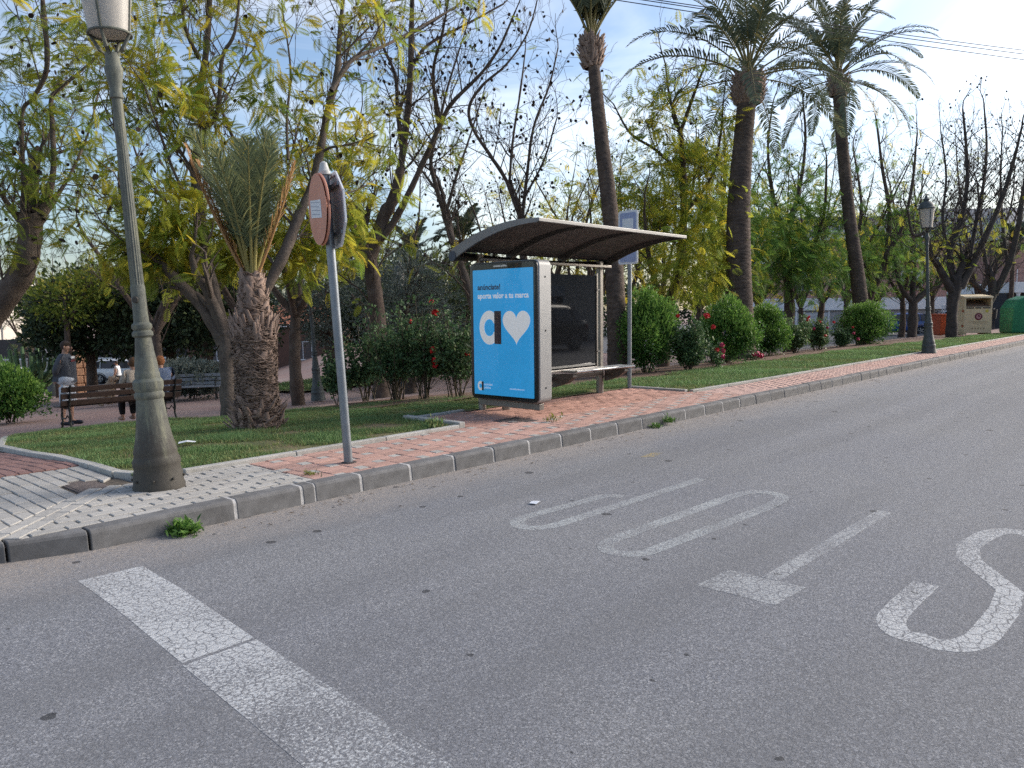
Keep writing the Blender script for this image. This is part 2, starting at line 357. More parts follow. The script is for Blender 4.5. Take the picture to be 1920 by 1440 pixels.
patch('far_pavement_base', 3.2, 47.2, 5.2, 6.0, -.012, M('pavement_bed', (.15, .10, .085), .95, .3, 15), .4, 'sandy bed under the pavement bricks')

# --- paving bricks
P_RED = M('red_paver', (.41, .255, .21), .85, .20, 14, (.37, .23, .19), .4, bst=.25, bsc=150, rnd=.13, sc2=2.5, dist=.003)
P_RED2 = M('pink_paver', (.46, .31, .265), .85, .14, 14, (.40, .24, .20), .4, bst=.15, bsc=150, sc2=.8, dist=.003)
P_ORG = M('orange_paver', (.40, .225, .175), .85, .20, 14, (.36, .22, .185), .35, bst=.25, bsc=150, rnd=.20, sc2=2, dist=.003)
P_GRY = M('grey_paver', (.37, .355, .33), .9, .16, 30, (.31, .295, .27), .35, bst=.3, bsc=170, rnd=.12, sc2=4, dist=.003)
P_MAR = M('maroon_paver', (.23, .135, .12), .88, .2, 12, (.18, .11, .10), .4, bst=.25, bsc=150, rnd=.14, sc2=3, dist=.003)
P_BED = M('joint_sand', (.115, .095, .075), .95, .3, 30, (.06, .055, .045), .4)
pv_cache = {}
def paver_mesh(w, d, mat, hh=.03, bv=.006):
    k = (round(w, 3), round(d, 3), mat.name)
    if k not in pv_cache:
        a, c_ = w / 2, d / 2
        V = [(-a, -c_, -hh), (a, -c_, -hh), (a, c_, -hh), (-a, c_, -hh), (-a, -c_, -bv * .7), (a, -c_, -bv * .7), (a, c_, -bv * .7), (-a, c_, -bv * .7),
             (-a + bv, -c_ + bv, 0), (a - bv, -c_ + bv, 0), (a - bv, c_ - bv, 0), (-a + bv, c_ - bv, 0)]
        Fq = [(0, 1, 5, 4), (1, 2, 6, 5), (2, 3, 7, 6), (3, 0, 4, 7), (4, 5, 9, 8), (5, 6, 10, 9), (6, 7, 11, 10), (7, 4, 8, 11), (8, 9, 10, 11)]
        me = bpy.data.meshes.new('paver'); me.from_pydata(V, [], Fq); me.update(); me.materials.append(mat); pv_cache[k] = me
    return pv_cache[k]
def lay(parent, cells, name, cap=300, zj=.0035, tilt=.006):
    """cells: (cx, cy, w, d, material, rot); the nearest `cap` are bricks of their own"""
    cells = sorted(cells, key=lambda q: q[0] ** 2 + q[1] ** 2)
    for (cx, cy, w, d, mat, rot) in cells[:cap]:
        z = gzf(cx, cy) + random.uniform(-zj, zj); sl = (gzf(cx, cy + .05) - gzf(cx, cy - .05)) / .1
        o = link(name, paver_mesh(w, d, mat), None, parent, (cx, cy, z)); o.rotation_euler = (math.atan(sl) + random.uniform(-tilt, tilt), random.uniform(-tilt, tilt), rot + random.uniform(-.012, .012))
    groups = {}
    for q in cells[cap:]: groups.setdefault(q[4].name, []).append(q)
    for nm, L_ in groups.items():
        base_ = None; Vs = []; Fs = []
        for i, (cx, cy, w, d, mat, rot) in enumerate(L_):
            a, c_ = w / 2 - .003, d / 2 - .003; cr_, sr_ = math.cos(rot), math.sin(rot); z = gzf(cx, cy) + random.uniform(-.002, .002)
            for (u, v, zz) in ((-a, -c_, z - .01), (a, -c_, z - .01), (a, c_, z - .01), (-a, c_, z - .01), (-a + .004, -c_ + .004, z), (a - .004, -c_ + .004, z), (a - .004, c_ - .004, z), (-a + .004, c_ - .004, z)):
                Vs.append((cx + u * cr_ - v * sr_, cy + u * sr_ + v * cr_, zz))
            k = 8 * i; Fs += [(k + 4, k + 5, k + 6, k + 7), (k, k + 1, k + 5, k + 4), (k + 1, k + 2, k + 6, k + 5), (k + 2, k + 3, k + 7, k + 6), (k + 3, k, k + 4, k + 7)]
        o = link('far_' + name + 's', np_mesh('far_' + name + 's', Vs, [np.array(Fs)]), L_[0][4], parent); o['kind'] = 'stuff'
def clip(cx, cy, w, d, x0, x1, y0, y1, g=.004):
    a0, a1, b0, b1 = max(cx - w / 2, x0), min(cx + w / 2, x1), max(cy - d / 2, y0), min(cy + d / 2, y1)
    if a1 - a0 < .03 or b1 - b0 < .03: return None
    return ((a0 + a1) / 2, (b0 + b1) / 2, round(a1 - a0 - g, 3), round(b1 - b0 - g, 3))
# street pavement: red squares of two bricks with small pale insets
def pin_cells(x0, x1, y0, y1, a, bq, split=True):
    C_ = []; N = int((x1 - x0 + y1 - y0) / a) + 6
    for i in range(-N, 2 * N):
        for j in range(-2 * N, 2 * N):
            px, py = x0 - .5 + i * a - j * bq, y0 - .5 + i * bq + j * a
            if not (x0 - .5 < px < x1 + .5 and y0 - .5 < py < y1 + .5): continue
            if split:
                for h in (0, 1):
                    r_ = clip(px + a / 2, py + a * (.25 + .5 * h), a, a / 2, x0, x1, y0, y1)
                    if r_: C_.append((*r_, P_RED, 0))
            else:
                r_ = clip(px + a / 2, py + a / 2, a, a, x0, x1, y0, y1)
                if r_: C_.append((*r_, P_RED, 0))
            r_ = clip(px + a + bq / 2, py + bq / 2, bq, bq, x0, x1, y0, y1)
            if r_: C_.append((*r_, P_GRY, 0))
    return C_
pav = MB().box(3.42, 47, 5.21, 6.32, .0, .113).build('street_pavement', P_BED); tag(pav, 'red brick pavement with small pale insets along the kerb', kind='structure')
lay(pav, [c_ for c_ in pin_cells(3.42, 6.9, 5.22, 6.28, .27, .105)] + pin_cells(6.9, 11, 5.22, 6.04, .27, .105) + [(*r_, P_RED2, 0) for r_ in (clip(11 + i * .2 + (.1 if j % 2 else 0), 5.27 + .1 * j, .2, .1, 11, 46.5, 5.22, 6.04) for j in range(9) for i in range(180)) if r_], 'brick', 330)
bump_b = MB().box(6.12, 10.9, 6.04, 7.30, .0, .112).build('shelter_platform', P_BED); tag(bump_b, 'orange brick platform under the bus shelter', kind='structure')
cells = []
for j in range(13):
    for i in range(-1, 27):
        r_ = clip(6.12 + i * .2 + (.1 if j % 2 else 0), 6.09 + .1 * j, .2, .1, 6.12, 10.9 - max(0, 6.7 - 6.09 - .1 * j) * 0, 6.05 if True else 0, 7.28)
        if r_ and not (6.62 < r_[0] < 7.06 and 5.96 < r_[1] < 6.40): cells.append((*r_, P_ORG, 0))
lay(bump_b, cells, 'brick', 300)
# grey block paving at the corner, with a double soldier course set at 45 degrees
cor = MB().add([(-3, 8.2, .112), (.2, 6.2, .112), (.6, 5.75, .112), (1.28, 5.37, .112), (1.69, 5.22, .112), (3.42, 5.215, .112), (3.42, 6.32, .112), (2.45, 6.32, .112), (2.45, 7.4, .112), (-3, 8.4, .112)], [tuple(range(10))]).build('corner_pavement', P_BED)
tag(cor, 'pale grey block paving at the street corner', kind='structure')
cells = []
def clip_poly(P, f):
    """part of polygon P where f>0"""
    out = []
    for i in range(len(P)):
        a, c_ = P[i], P[(i + 1) % len(P)]; fa, fc = f(*a), f(*c_)
        if fa > 0: out.append(a)
        if (fa > 0) != (fc > 0): t = fa / (fa - fc); out.append((a[0] + (c_[0] - a[0]) * t, a[1] + (c_[1] - a[1]) * t))
    return out
def cut_block(parent, r_, f):
    """block trimmed along the diagonal course"""
    P = clip_poly([(r_[0] - r_[2] / 2, r_[1] - r_[3] / 2), (r_[0] + r_[2] / 2, r_[1] - r_[3] / 2), (r_[0] + r_[2] / 2, r_[1] + r_[3] / 2), (r_[0] - r_[2] / 2, r_[1] + r_[3] / 2)], f)
    if len(P) < 3 or abs(sum(P[i][0] * P[(i + 1) % len(P)][1] - P[(i + 1) % len(P)][0] * P[i][1] for i in range(len(P)))) / 2 < .0012: return
    MB().prism(P, .10, .129 + random.uniform(-.003, .003)).build('paving_block', P_GRY, parent, bev=.005, seg=1)
def side(x, y): return (y - 5.13) - (x - 1.25) * (6.25 - 5.13) / (2.32 - 1.25)     # >0: left of the band
for j in range(11):
    for i in range(60):
        r_ = clip(.9 + i * .205 + (.1 if j % 2 else 0), 5.27 + .1 * j, .205, .1, .9, 3.41, 5.225, 6.29, .011 if i < 12 else .008)
        if not r_: continue
        q = [side(r_[0] + a_ * r_[2] / 2, r_[1] + b_ * r_[3] / 2) for a_ in (-1, 1) for b_ in (-1, 1)]
        if max(q) < -.01: cells.append((*r_, P_GRY, 0))
        elif min(q) < -.02: cut_block(cor, r_, lambda x, y: -.01 - side(x, y))
for i in range(34):
    for j in range(24):
        cx, cy = -.6 + i * .1 + .05, 4.9 + j * .205 + (.1 if i % 2 else 0)
        r_ = clip(cx, cy, .1, .205, -.6, 2.42, 5.22, 7.36, .008)
        if not r_ or (2.0 < r_[0] < 2.32 and 6.2 < r_[1] < 6.74) or r_[1] - r_[3] / 2 < 5.225 + max(0, 1.69 - r_[0]) * .40 + max(0, 1.28 - r_[0]) * .3: continue
        q = [side(r_[0] + a_ * r_[2] / 2, r_[1] + b_ * r_[3] / 2) for a_ in (-1, 1) for b_ in (-1, 1)]
        if min(q) > .31: cells.append((*r_, P_GRY, 0))
        elif max(q) > .32: cut_block(cor, r_, lambda x, y: side(x, y) - .31)
_dx, _dy = 1.07 / 1.549, 1.12 / 1.549
for k in range(9):
    for h in (0, 1):
        t = .05 + k * .205 + h * .1; po = .05 + h * .104       # along the course, across it
        cx, cy = 1.25 + t * _dx - po * _dy, 5.13 + t * _dy + po * _dx
        if 5.31 < cy < 6.24: cells.append((cx, cy, .197, .096, P_GRY, math.atan2(_dy, _dx)))
lay(cor, cells, 'paving_block', 300)
# maroon path beside the lawn
pth = MB().add([(-3, 7.4, .112), (2.45, 7.4, .112), (2.5, 7.9, gzf(2.5, 7.9) - .018), (2.55, 10.5, gzf(2.55, 10.5) - .018), (3.0, 13, gzf(3, 13) - .018), (-3, 13, gzf(-3, 13) - .018), (-3, 7.9, gzf(-3, 7.9) - .018)], [(0, 1, 2, 6), (6, 2, 3, 4, 5)]).build('side_path', P_BED)
tag(pth, 'maroon brick path along the left edge of the lawn', kind='structure')
cells = []
for i in range(30):
    for j in range(26):
        r_ = clip(.0 + i * .1, 7.4 + j * .21 + (.1 if i % 2 else 0), .1, .21, .4, 2.42, 7.41, 12.6, .006)
        if r_: cells.append((*r_, P_MAR, 0))
lay(pth, cells, 'brick', 300)

# --- lawn edging stones
E_CON = M('edging_concrete', (.40, .39, .365), .9, .15, 14, (.30, .29, .26), .4, bst=.25, bsc=120, rnd=.08)
edg = link('lawn_edging', None); tag(edg, 'thin pale concrete edging stones round the lawns', kind='structure')
def edging(pts, w=.075, h=.035, L=1.0):
    for (a, c_) in zip(pts[:-1], pts[1:]):
        a, c_ = np.array(a, float), np.array(c_, float); ln = np.linalg.norm(c_ - a); k = max(1, int(round(ln / L)))
        for i in range(k):
            p, q = a + (c_ - a) * i / k, a + (c_ - a) * (i + 1) / k; u = (c_ - a) / ln; p = p + u * .004; q = q - u * .004
            nv = np.array([-u[1], u[0]]) * w / 2; P = []
            for zz in (-.08, h): P += [(*(e + s_ * nv), gzf(*e) + zz) for e, s_ in ((p, -1), (q, -1), (q, 1), (p, 1))]
            MB().hexa(P).build('edging_stone', E_CON, edg, bev=.008)
edging([(6.02, 6.32), (2.85, 6.32)]); edging([(2.78, 6.33), (2.58, 6.45), (2.47, 6.7), (2.46, 7.2), (2.48, 9.0), (2.58, 10.5), (3.2, 12.6), (4.2, 14.9)], .09)
edging([(10.95, 6.12), (14.5, 6.07), (47, 6.07)], .07, .03, 1.2); edging([(10.95, 7.25), (10.95, 6.2)], .08, .03)
MB().box(6.03, 6.12, 6.3, 7.3, .0, .19).build('edging_stone', E_CON, edg, bev=.01); MB().box(6.125, 7.1, 7.31, 7.38, .0, .15).build('edging_stone', E_CON, edg, bev=.008)
# covers
m_iron = M('cast_iron', (.055, .045, .045), .65, .3, 30, (.09, .06, .05), .4, bst=.5, bsc=90, spec=.4)
cv = thing('manhole_cover', (6.84, 6.18, .118), 'square dark iron cover set in the orange bricks before the shelter', 'cover')
MB().box(-.2, .2, -.2, .2, 0, .014).build('plate', m_iron, cv, bev=.004)
for k in range(-3, 4): MB().box(-.17, .17, k * .05 - .008, k * .05 + .008, .0145, .018).build('rib', m_iron, cv)
cv2 = thing('drain_cover', (2.16, 6.47, .109), 'narrow worn rectangular cover in the grey corner paving', 'cover')
MB().box(-.12, .12, -.26, .26, 0, .012).build('plate', M('worn_cover', (.13, .105, .095), .85, .3, 12, bst=.4, bsc=60), cv2, bev=.004)
MB().box(-.1, .1, -.235, .235, .0125, .015).build('rim', M('worn_cover', (.13, .105, .095)), cv2, bev=.002)

# --- painted markings: thin sheets on the asphalt, the word read by drivers heading to the stop line
def sheet(name, polys, mat, z=.0009, parent=None):
    b_ = MB()
    for P in polys: b_.add([(x, y, z) for x, y in P], [tuple(range(len(P)))])
    return b_.build(name, mat, parent)
PM_A = paint_mat('paint_bar', .415, 15, (3.1, 1.7, .535)); PM_P = paint_mat('paint_faded', .452, 12, None, (.42, .44, .44)); PM_T = paint_mat('paint_t', .462, 10, None, (.46, .47, .47)); PM_S = paint_mat('paint_s', .43, 12, None, (.58, .585, .58))
mark = link('road_markings', None); tag(mark, 'worn white stop line and the word STOP painted on the street', kind='structure')
def strip(c_, w):
    P = [np.array(p, float) for p in c_]; Lf, Rt = [], []
    for i, p in enumerate(P):
        d = P[min(i + 1, len(P) - 1)] - P[max(i - 1, 0)]; d = d / np.linalg.norm(d); nv = np.array([-d[1], d[0]]); ww = w(i / (len(P) - 1)) if callable(w) else w
        Lf.append(p + nv * ww / 2); Rt.append(p - nv * ww / 2)
    return [[Lf[i], Rt[i], Rt[i + 1], Lf[i + 1]] for i in range(len(P) - 1)]
def arc(cx, cy, rx, ry, a0, a1, n_=14): return [(cx + rx * math.cos(R(a0 + (a1 - a0) * i / n_)), cy + ry * math.sin(R(a0 + (a1 - a0) * i / n_))) for i in range(n_ + 1)]
sheet('stop_line', [[(1.44, 4.55), (1.42, 4.0), (1.76, 4.0), (1.78, 4.54)], [(1.42, 4.0), (1.36, 3.12), (1.69, 3.12), (1.76, 4.0)]], PM_A, parent=mark)
sheet('stop_line', [[(1.352, 3.095), (1.20, .9), (1.55, .9), (1.688, 3.10)]], PM_A, parent=mark)
sheet('letter_p', strip([(5.88, 3.175), (4.1, 3.23)] + arc(4.0, 3.38, .2, .145, 270, 90, 12) + [(4.15, 3.52), (4.75, 3.47)] + arc(4.8, 3.33, .12, .14, 85, 0, 5), lambda t: .10), PM_P, parent=mark)
sheet('letter_o', strip([(4.0, 2.745), (5.35, 2.70)] + arc(5.55, 2.52, .21, .165, 88, -88, 14) + [(5.3, 2.35), (4.2, 2.42)] + arc(3.93, 2.59, .19, .152, 272, 96, 14) + [(3.998, 2.745)], lambda t: .105), PM_P, parent=mark)
sheet('letter_t', [[(3.9, 1.745), (3.9, 1.645), (5.73, 1.615), (5.73, 1.715)], [(3.56, 1.95), (3.56, 1.52), (3.895, 1.50), (3.895, 1.93)]], PM_T, parent=mark)
sheet('letter_s', strip([(4.36, 1.05), (4.0, 1.055)] + arc(3.86, .93, .27, .125, 92, 200, 8)[1:] + [(3.58, .82)] + arc(3.86, .80, .27, .12, 190, 268, 6)[1:] + [(4.2, .672), (4.5, .70), (4.95, .98), (5.2, 1.035), (5.48, 1.01)] + arc(5.50, .86, .24, .14, 80, -60, 9)[1:] + [(5.35, .66), (5.0, .66)], lambda t: .125), PM_S, parent=mark)
# yellow chalk touch on the road
sheet('yellow_mark', [[(6.38, 4.12), (6.46, 4.02), (6.72, 4.06), (6.66, 4.15)]], paint_mat('paint_yellow', .47, 14, None, (.45, .33, .10)), parent=mark)
def litter(x, y, z, s, rz, label):
    m_ = M('paper', (.72, .74, .78), .7, .08, 12); b_ = MB(); g = [(-.5, -.35), (0, -.37), (.5, -.3), (.52, .34), (0.02, .36), (-.48, .33)]
    V = [(s * u, s * v, .004 + s * h) for (u, v), h in zip(g, (.02, .12, .05, .0, .10, .03))]
    o = b_.add(V + [(a, c_, d + .0015) for a, c_, d in V], [(0, 1, 4, 5)[::-1], (1, 2, 3, 4)[::-1], (6, 7, 10, 11), (7, 8, 9, 10)] + [(i, (i + 1) % 6, 6 + (i + 1) % 6, 6 + i) for i in range(6)]).build('paper_scrap', m_)
    o.location = (x, y, z); o.rotation_euler = (0, 0, rz); tag(o, label, 'paper')
litter(4.33, 3.72, .004, .085, .3, 'small white paper scrap lying on the asphalt beside the faded letter P')
litter(3.46, 7.55, .17, .16, -.5, 'white paper sheet lying in the grass right of the big lamp base')
# ================================================================== VEGETATION
def nrm(a): return a / np.maximum(np.linalg.norm(a, axis=-1, keepdims=True), 1e-9)
def tubes_np(P, Rd, sides):
    """P (B,n,3), Rd (B,n) -> V, quads"""
    B, n_, _ = P.shape
    T = np.empty_like(P); T[:, 1:-1] = P[:, 2:] - P[:, :-2]; T[:, 0] = P[:, 1] - P[:, 0]; T[:, -1] = P[:, -1] - P[:, -2]; T = nrm(T)
    ref = np.where(np.abs(T[:, :1, 2:3]) < .9, np.array([0, 0, 1.]), np.array([1., 0, 0])); ref = np.broadcast_to(ref, P.shape)
    U = nrm(np.cross(T, ref)); Vv = np.cross(T, U); a = np.arange(sides) * 2 * np.pi / sides
    ring = U[:, :, None, :] * np.cos(a)[None, None, :, None] + Vv[:, :, None, :] * np.sin(a)[None, None, :, None]
    V = P[:, :, None, :] + ring * Rd[:, :, None, None]
    i, k = np.meshgrid(np.arange(n_ - 1), np.arange(sides), indexing='ij'); k2 = (k + 1) % sides
    q = np.stack([i * sides + k, i * sides + k2, (i + 1) * sides + k2, (i + 1) * sides + k], -1).reshape(-1, 4)
    return V.reshape(-1, 3), (q[None] + (np.arange(B) * n_ * sides)[:, None, None]).reshape(-1, 4)
class Soup:
    def __init__(s): s.V = []; s.F = {}; s.T = {}; s.n = 0
    def add(s, V, F, t=None):
        F = np.asarray(F); k = F.shape[1]; s.V.append(np.asarray(V).reshape(-1, 3)); s.F.setdefault(k, []).append(F + s.n)
        s.T.setdefault(k, []).append(np.zeros(len(F)) if t is None else t); s.n += len(s.V[-1])
    def mesh(s, name, smooth=False, org=(0, 0, 0)):
        if not s.V: return None
        ks = sorted(s.F); return np_mesh(name, np.concatenate(s.V) - np.asarray(org), [np.concatenate(s.F[k]) for k in ks], np.concatenate([np.concatenate(s.T[k]) for k in ks]), smooth)
def catmull(P, R_, sub=4):
    P = np.asarray(P, float); R_ = np.asarray(R_, float); Q = np.vstack([2 * P[0] - P[1], P, 2 * P[-1] - P[-2]]); o, r_ = [], []
    for i in range(len(P) - 1):
        p0, p1, p2, p3 = Q[i:i + 4]
        for t in np.arange(sub) / sub:
            o.append(.5 * (2 * p1 + (p2 - p0) * t + (2 * p0 - 5 * p1 + 4 * p2 - p3) * t * t + (3 * p1 - p0 - 3 * p2 + p3) * t ** 3)); r_.append(R_[i] + (R_[i + 1] - R_[i]) * t)
    o.append(P[-1]); r_.append(R_[-1]); return np.array(o), np.array(r_)
def rot_frames(D, roll):
    """rotation matrices with local x along D"""
    D = nrm(D); ref = np.where(np.abs(D[:, 2:3]) < .9, np.array([0, 0, 1.]), np.array([1., 0, 0]))
    Y = nrm(np.cross(ref, D)); Z = np.cross(D, Y); c_, s_ = np.cos(roll)[:, None], np.sin(roll)[:, None]
    return np.stack([D, Y * c_ + Z * s_, Z * c_ - Y * s_], -1)
def frond_template(pairs=9, w=.036, ln=.26):
    """feathery twice-cut leaf: rachis with narrow pinnae, drooping"""
    V, Fq = [], []
    for i in range(pairs):
        t = .12 + .88 * i / (pairs - 1); x = t; z = -.28 * t * t; L_ = ln * math.sin(math.pi * (.18 + .72 * t)) + .05
        for s_ in (-1, 1):
            k = len(V); fx = .22 * L_; e = (x + .35 * L_, s_ * L_, z - .35 * L_ * .8)
            V += [(x - w * .32, s_ * .004, z), (x + fx * .4 - w * .5, s_ * L_ * .55, z - .05 * L_ * .8), e, (x + fx * .9 + w * .45, s_ * L_ * .5, z - .05 * L_ * .8)]
            Fq.append((k, k + 1, k + 2, k + 3))
    k = len(V); V += [(0, -.008, 0), (.5, -.008, -.07), (1, 0, -.28), (.5, .008, -.07)]; Fq.append((k, k + 1, k + 2, k + 3))
    return np.array(V), np.array(Fq)
FR_N = frond_template(13, .036, .25); FR_F = frond_template(8, .075, .27)
def scatter(soup, tmpl, P, D, roll, size, tint):
    V, F = tmpl; n_ = len(P)
    if n_ == 0: return
    Rm = rot_frames(D, roll); W_ = np.einsum('nij,vj->nvi', Rm, V) * size[:, None, None] + P[:, None, :]
    soup.add(W_.reshape(-1, 3), (F[None] + (np.arange(n_) * len(V))[:, None, None]).reshape(-1, F.shape[1]), np.repeat(tint, len(F)))
def branch_set(r_, S, D, L_, Rr, n_, wig, up):
    """batch of wiggly branches: starts S, directions D, lengths L_, radii Rr"""
    B = len(S); P = np.empty((B, n_, 3)); P[:, 0] = S; d = nrm(D); step = (L_ / (n_ - 1))[:, None]
    for i in range(1, n_):
        d = nrm(d + r_.normal(0, wig, (B, 3)) + np.array([0, 0, up])); P[:, i] = P[:, i - 1] + d * step
    t = np.linspace(0, 1, n_)[None]; return P, Rr[:, None] * (1 - .62 * t), d
BARK = M('jacaranda_bark', (.082, .060, .048), .95, .35, 5, (.13, .105, .088), .42, bst=.9, bsc=22, sc2=2.4, dist=.02)
BARKD = M('dark_bark', (.060, .050, .045), .95, .35, 5, (.10, .083, .072), .42, bst=.9, bsc=22, sc2=2.4, dist=.02)
BARKL = M('pale_bark', (.115, .092, .076), .95, .35, 5, (.085, .065, .055), .42, bst=.9, bsc=22, sc2=2.4, dist=.02)
POD = M('seed_pod', (.030, .020, .016), .8, .3, 9)
LF_J = LEAF('jacaranda_leaf', [(0.122, 0.207, 0.037), (0.244, 0.317, 0.049), (0.415, 0.427, 0.055), (0.683, 0.549, 0.061)], .52)
LF_JD = LEAF('jacaranda_leaf_green', [(0.072, 0.163, 0.044), (0.124, 0.234, 0.052), (0.208, 0.319, 0.052), (0.416, 0.403, 0.047)], .46)
def jacaranda(name, limbs, label, leaf=LF_J, leafy=1.0, bare_z=(4.5, 7.5), pods=1.0, near=True, seed=1, dens=1.0, tint=(.5, .25), bark=None, maxlen=2.0, group='jacaranda trees in the park', thin=1.0, low=None, drop=0):
    """limbs: list of (points, radii) in world space; twigs, leaves and pods are grown from them"""
    r_ = np.random.default_rng(seed); org = np.array(limbs[0][0][0], float); wood, crown, podS = Soup(), Soup(), Soup()
    S1, D1, L1, R1 = [], [], [], []
    for li, (pts, rad) in enumerate(limbs):
        P, Rd = catmull(pts, rad, 5); Rd = Rd * (1 + r_.normal(0, .045, len(Rd)))
        V, F = tubes_np(P[None], Rd[None], 12 if near else 8)
        V = V + r_.normal(0, .008, V.shape) * (Rd.repeat(12 if near else 8)[:, None] / .15)
        wood.add(V, F); ln = np.linalg.norm(P[-1] - P[0]); hs = P[:, 2]
        t0 = .35 if li == 0 else .18
        k = int(ln * 3.1 * dens * (.7 if near else .6)) + 2
        for t in np.sort(r_.uniform(t0, 1, k)):
            i = min(int(t * (len(P) - 1)), len(P) - 2)
            if P[i][2] < org[2] + 1.7: continue
            tg = nrm(P[i + 1] - P[i]); rd = r_.normal(0, 1, 3); rd[2] *= .35; rd = nrm(rd - tg * (rd @ tg))
            S1.append(P[i]); D1.append(tg * .55 + rd * .85 + np.array([0, 0, .35])); L1.append(r_.uniform(.7, maxlen) * (1.1 - .45 * t)); R1.append(min(Rd[i] * .45, .026) * r_.uniform(.6, 1))
        S1.append(P[-1]); D1.append(P[-1] - P[-2]); L1.append(r_.uniform(.8, 1.5)); R1.append(Rd[-1] * .85)
    S1, D1, L1, R1 = map(np.array, (S1, D1, L1, R1))
    P1, Q1, _ = branch_set(r_, S1, D1, L1, R1, 6, .16, .07); wood.add(*tubes_np(P1, Q1, 5))
    def kids(P, Q, per, l0, l1, rr, spread):
        B, n_, _ = P.shape; bi = np.repeat(np.arange(B), per); t = r_.uniform(.25, 1, len(bi)); i = np.minimum((t * (n_ - 1)).astype(int), n_ - 2); f = (t * (n_ - 1) - i)[:, None]
        S = P[bi, i] * (1 - f) + P[bi, i + 1] * f; tg = nrm(P[bi, i + 1] - P[bi, i]); rd = r_.normal(0, 1, (len(bi), 3)); rd = nrm(rd - tg * (rd * tg).sum(1, keepdims=True))
        return S, tg * .7 + rd * spread + np.array([0, 0, .18]), r_.uniform(l0, l1, len(bi)), np.maximum(Q[bi, i] * rr, .0035)
    S2, D2, L2, R2 = kids(P1, Q1, 5 if near else 4, .35, .95, .6, .75); P2, Q2, _ = branch_set(r_, S2, D2, L2, R2, 5, .2, .05); wood.add(*tubes_np(P2, Q2, 4))
    S3, D3, L3, R3 = kids(P2, Q2, 3 if near else 2, .2, .5, .6, .8); P3, Q3, d3 = branch_set(r_, S3, D3, L3, R3, 4, .22, .02); wood.add(*tubes_np(P3, np.maximum(Q3, .003 if near else .005) * thin, 3))
    # leaves: thick low down, thin towards the bare tops; clumped by branch
    ends = np.concatenate([P3[:, -1], P3[:, 2], P2[:, -1]]); dirs = np.concatenate([d3, d3, P2[:, -1] - P2[:, -2]])
    h = ends[:, 2] - org[2]; clump = .5 + .5 * np.sin(ends[:, 0] * 2.3 + seed) * np.sin(ends[:, 1] * 2.1 + seed * 2) * np.sin(ends[:, 2] * 2.7)
    pk = leafy * (1 - sst(bare_z[0], bare_z[1], h)) * np.where(clump > .42, 1.0, .35) + leafy * .06
    reps = 2 if near else 2
    for rp in range(reps):
        kf = r_.uniform(0, 1, len(ends)) < pk; P_ = ends[kf]; n_ = len(P_)
        D_ = nrm(dirs[kf] + r_.normal(0, .8, (n_, 3)) + np.array([0, 0, -.15])); tn = np.clip(tint[0] + (clump[kf] - .5) * .35 + r_.normal(0, tint[1], n_), 0, 1)
        scatter(crown, FR_N if near else FR_F, P_, D_, r_.uniform(-.9, .9, n_), r_.uniform(.20, .36, n_) * (1.0 if near else 1.12), tn)
    if low:       # hanging skirts of foliage: (centre, radius xyz, count)
        for (c_, rr, cnt) in low:
            q = nrm(r_.normal(0, 1, (cnt, 3))) * (r_.uniform(0, 1, (cnt, 1)) ** .45); lump = 1 + .25 * np.sin(q[:, :1] * 7 + seed) * np.sin(q[:, 1:2] * 6) ; P_ = np.array(c_) + q * np.array(rr) * lump
            D_ = nrm(q * np.array([1, 1, .3]) + r_.normal(0, .5, (cnt, 3)) + np.array([0, 0, -.35])); tn = np.clip(tint[0] + .2 * q[:, 2] + r_.normal(0, tint[1], cnt), 0, 1)
            scatter(crown, FR_N if near else FR_F, P_, D_, r_.uniform(-.9, .9, cnt), r_.uniform(.22, .38, cnt) * (1.0 if near else 1.12), tn)
    if pods:
        cand = P3[:, -1][r_.uniform(0, 1, len(P3)) < .22 * pods]; cand = cand[cand[:, 2] > org[2] + 2.2]
        ang = np.arange(7) * 2 * np.pi / 7; disc = np.stack([np.cos(ang) * .5 + .5, np.sin(ang) * .44, np.zeros(7)], 1); top = disc + np.array([0, 0, .12]); V = np.concatenate([disc, top]);
        F4 = np.array([(i, (i + 1) % 7, 7 + (i + 1) % 7, 7 + i) for i in range(7)]); n_ = len(cand)
        if n_:
            D_ = nrm(r_.normal(0, .5, (n_, 3)) + np.array([0, 0, -1.])); ro = r_.uniform(0, 6.28, n_); sz = r_.uniform(.055, .095, n_) * (1 if near else 1.2)
            scatter(podS, (V, F4), cand, D_, ro, sz, np.zeros(n_))
            f7 = np.array([list(range(7)), list(range(7, 14))]); scatter(podS, (V, f7), cand, D_, ro, sz, np.zeros(n_))
    t = thing(name, tuple(org), label, 'tree', group)
    link('trunk', wood.mesh('trunk', True, org), bark or BARK, t)
    if crown.V: link('crown', crown.mesh('crown', False, org), leaf, t)
    if podS.V: o = link('seed_pods', podS.mesh('seed_pods', False, org), POD, t); o['kind'] = 'stuff'
    return t
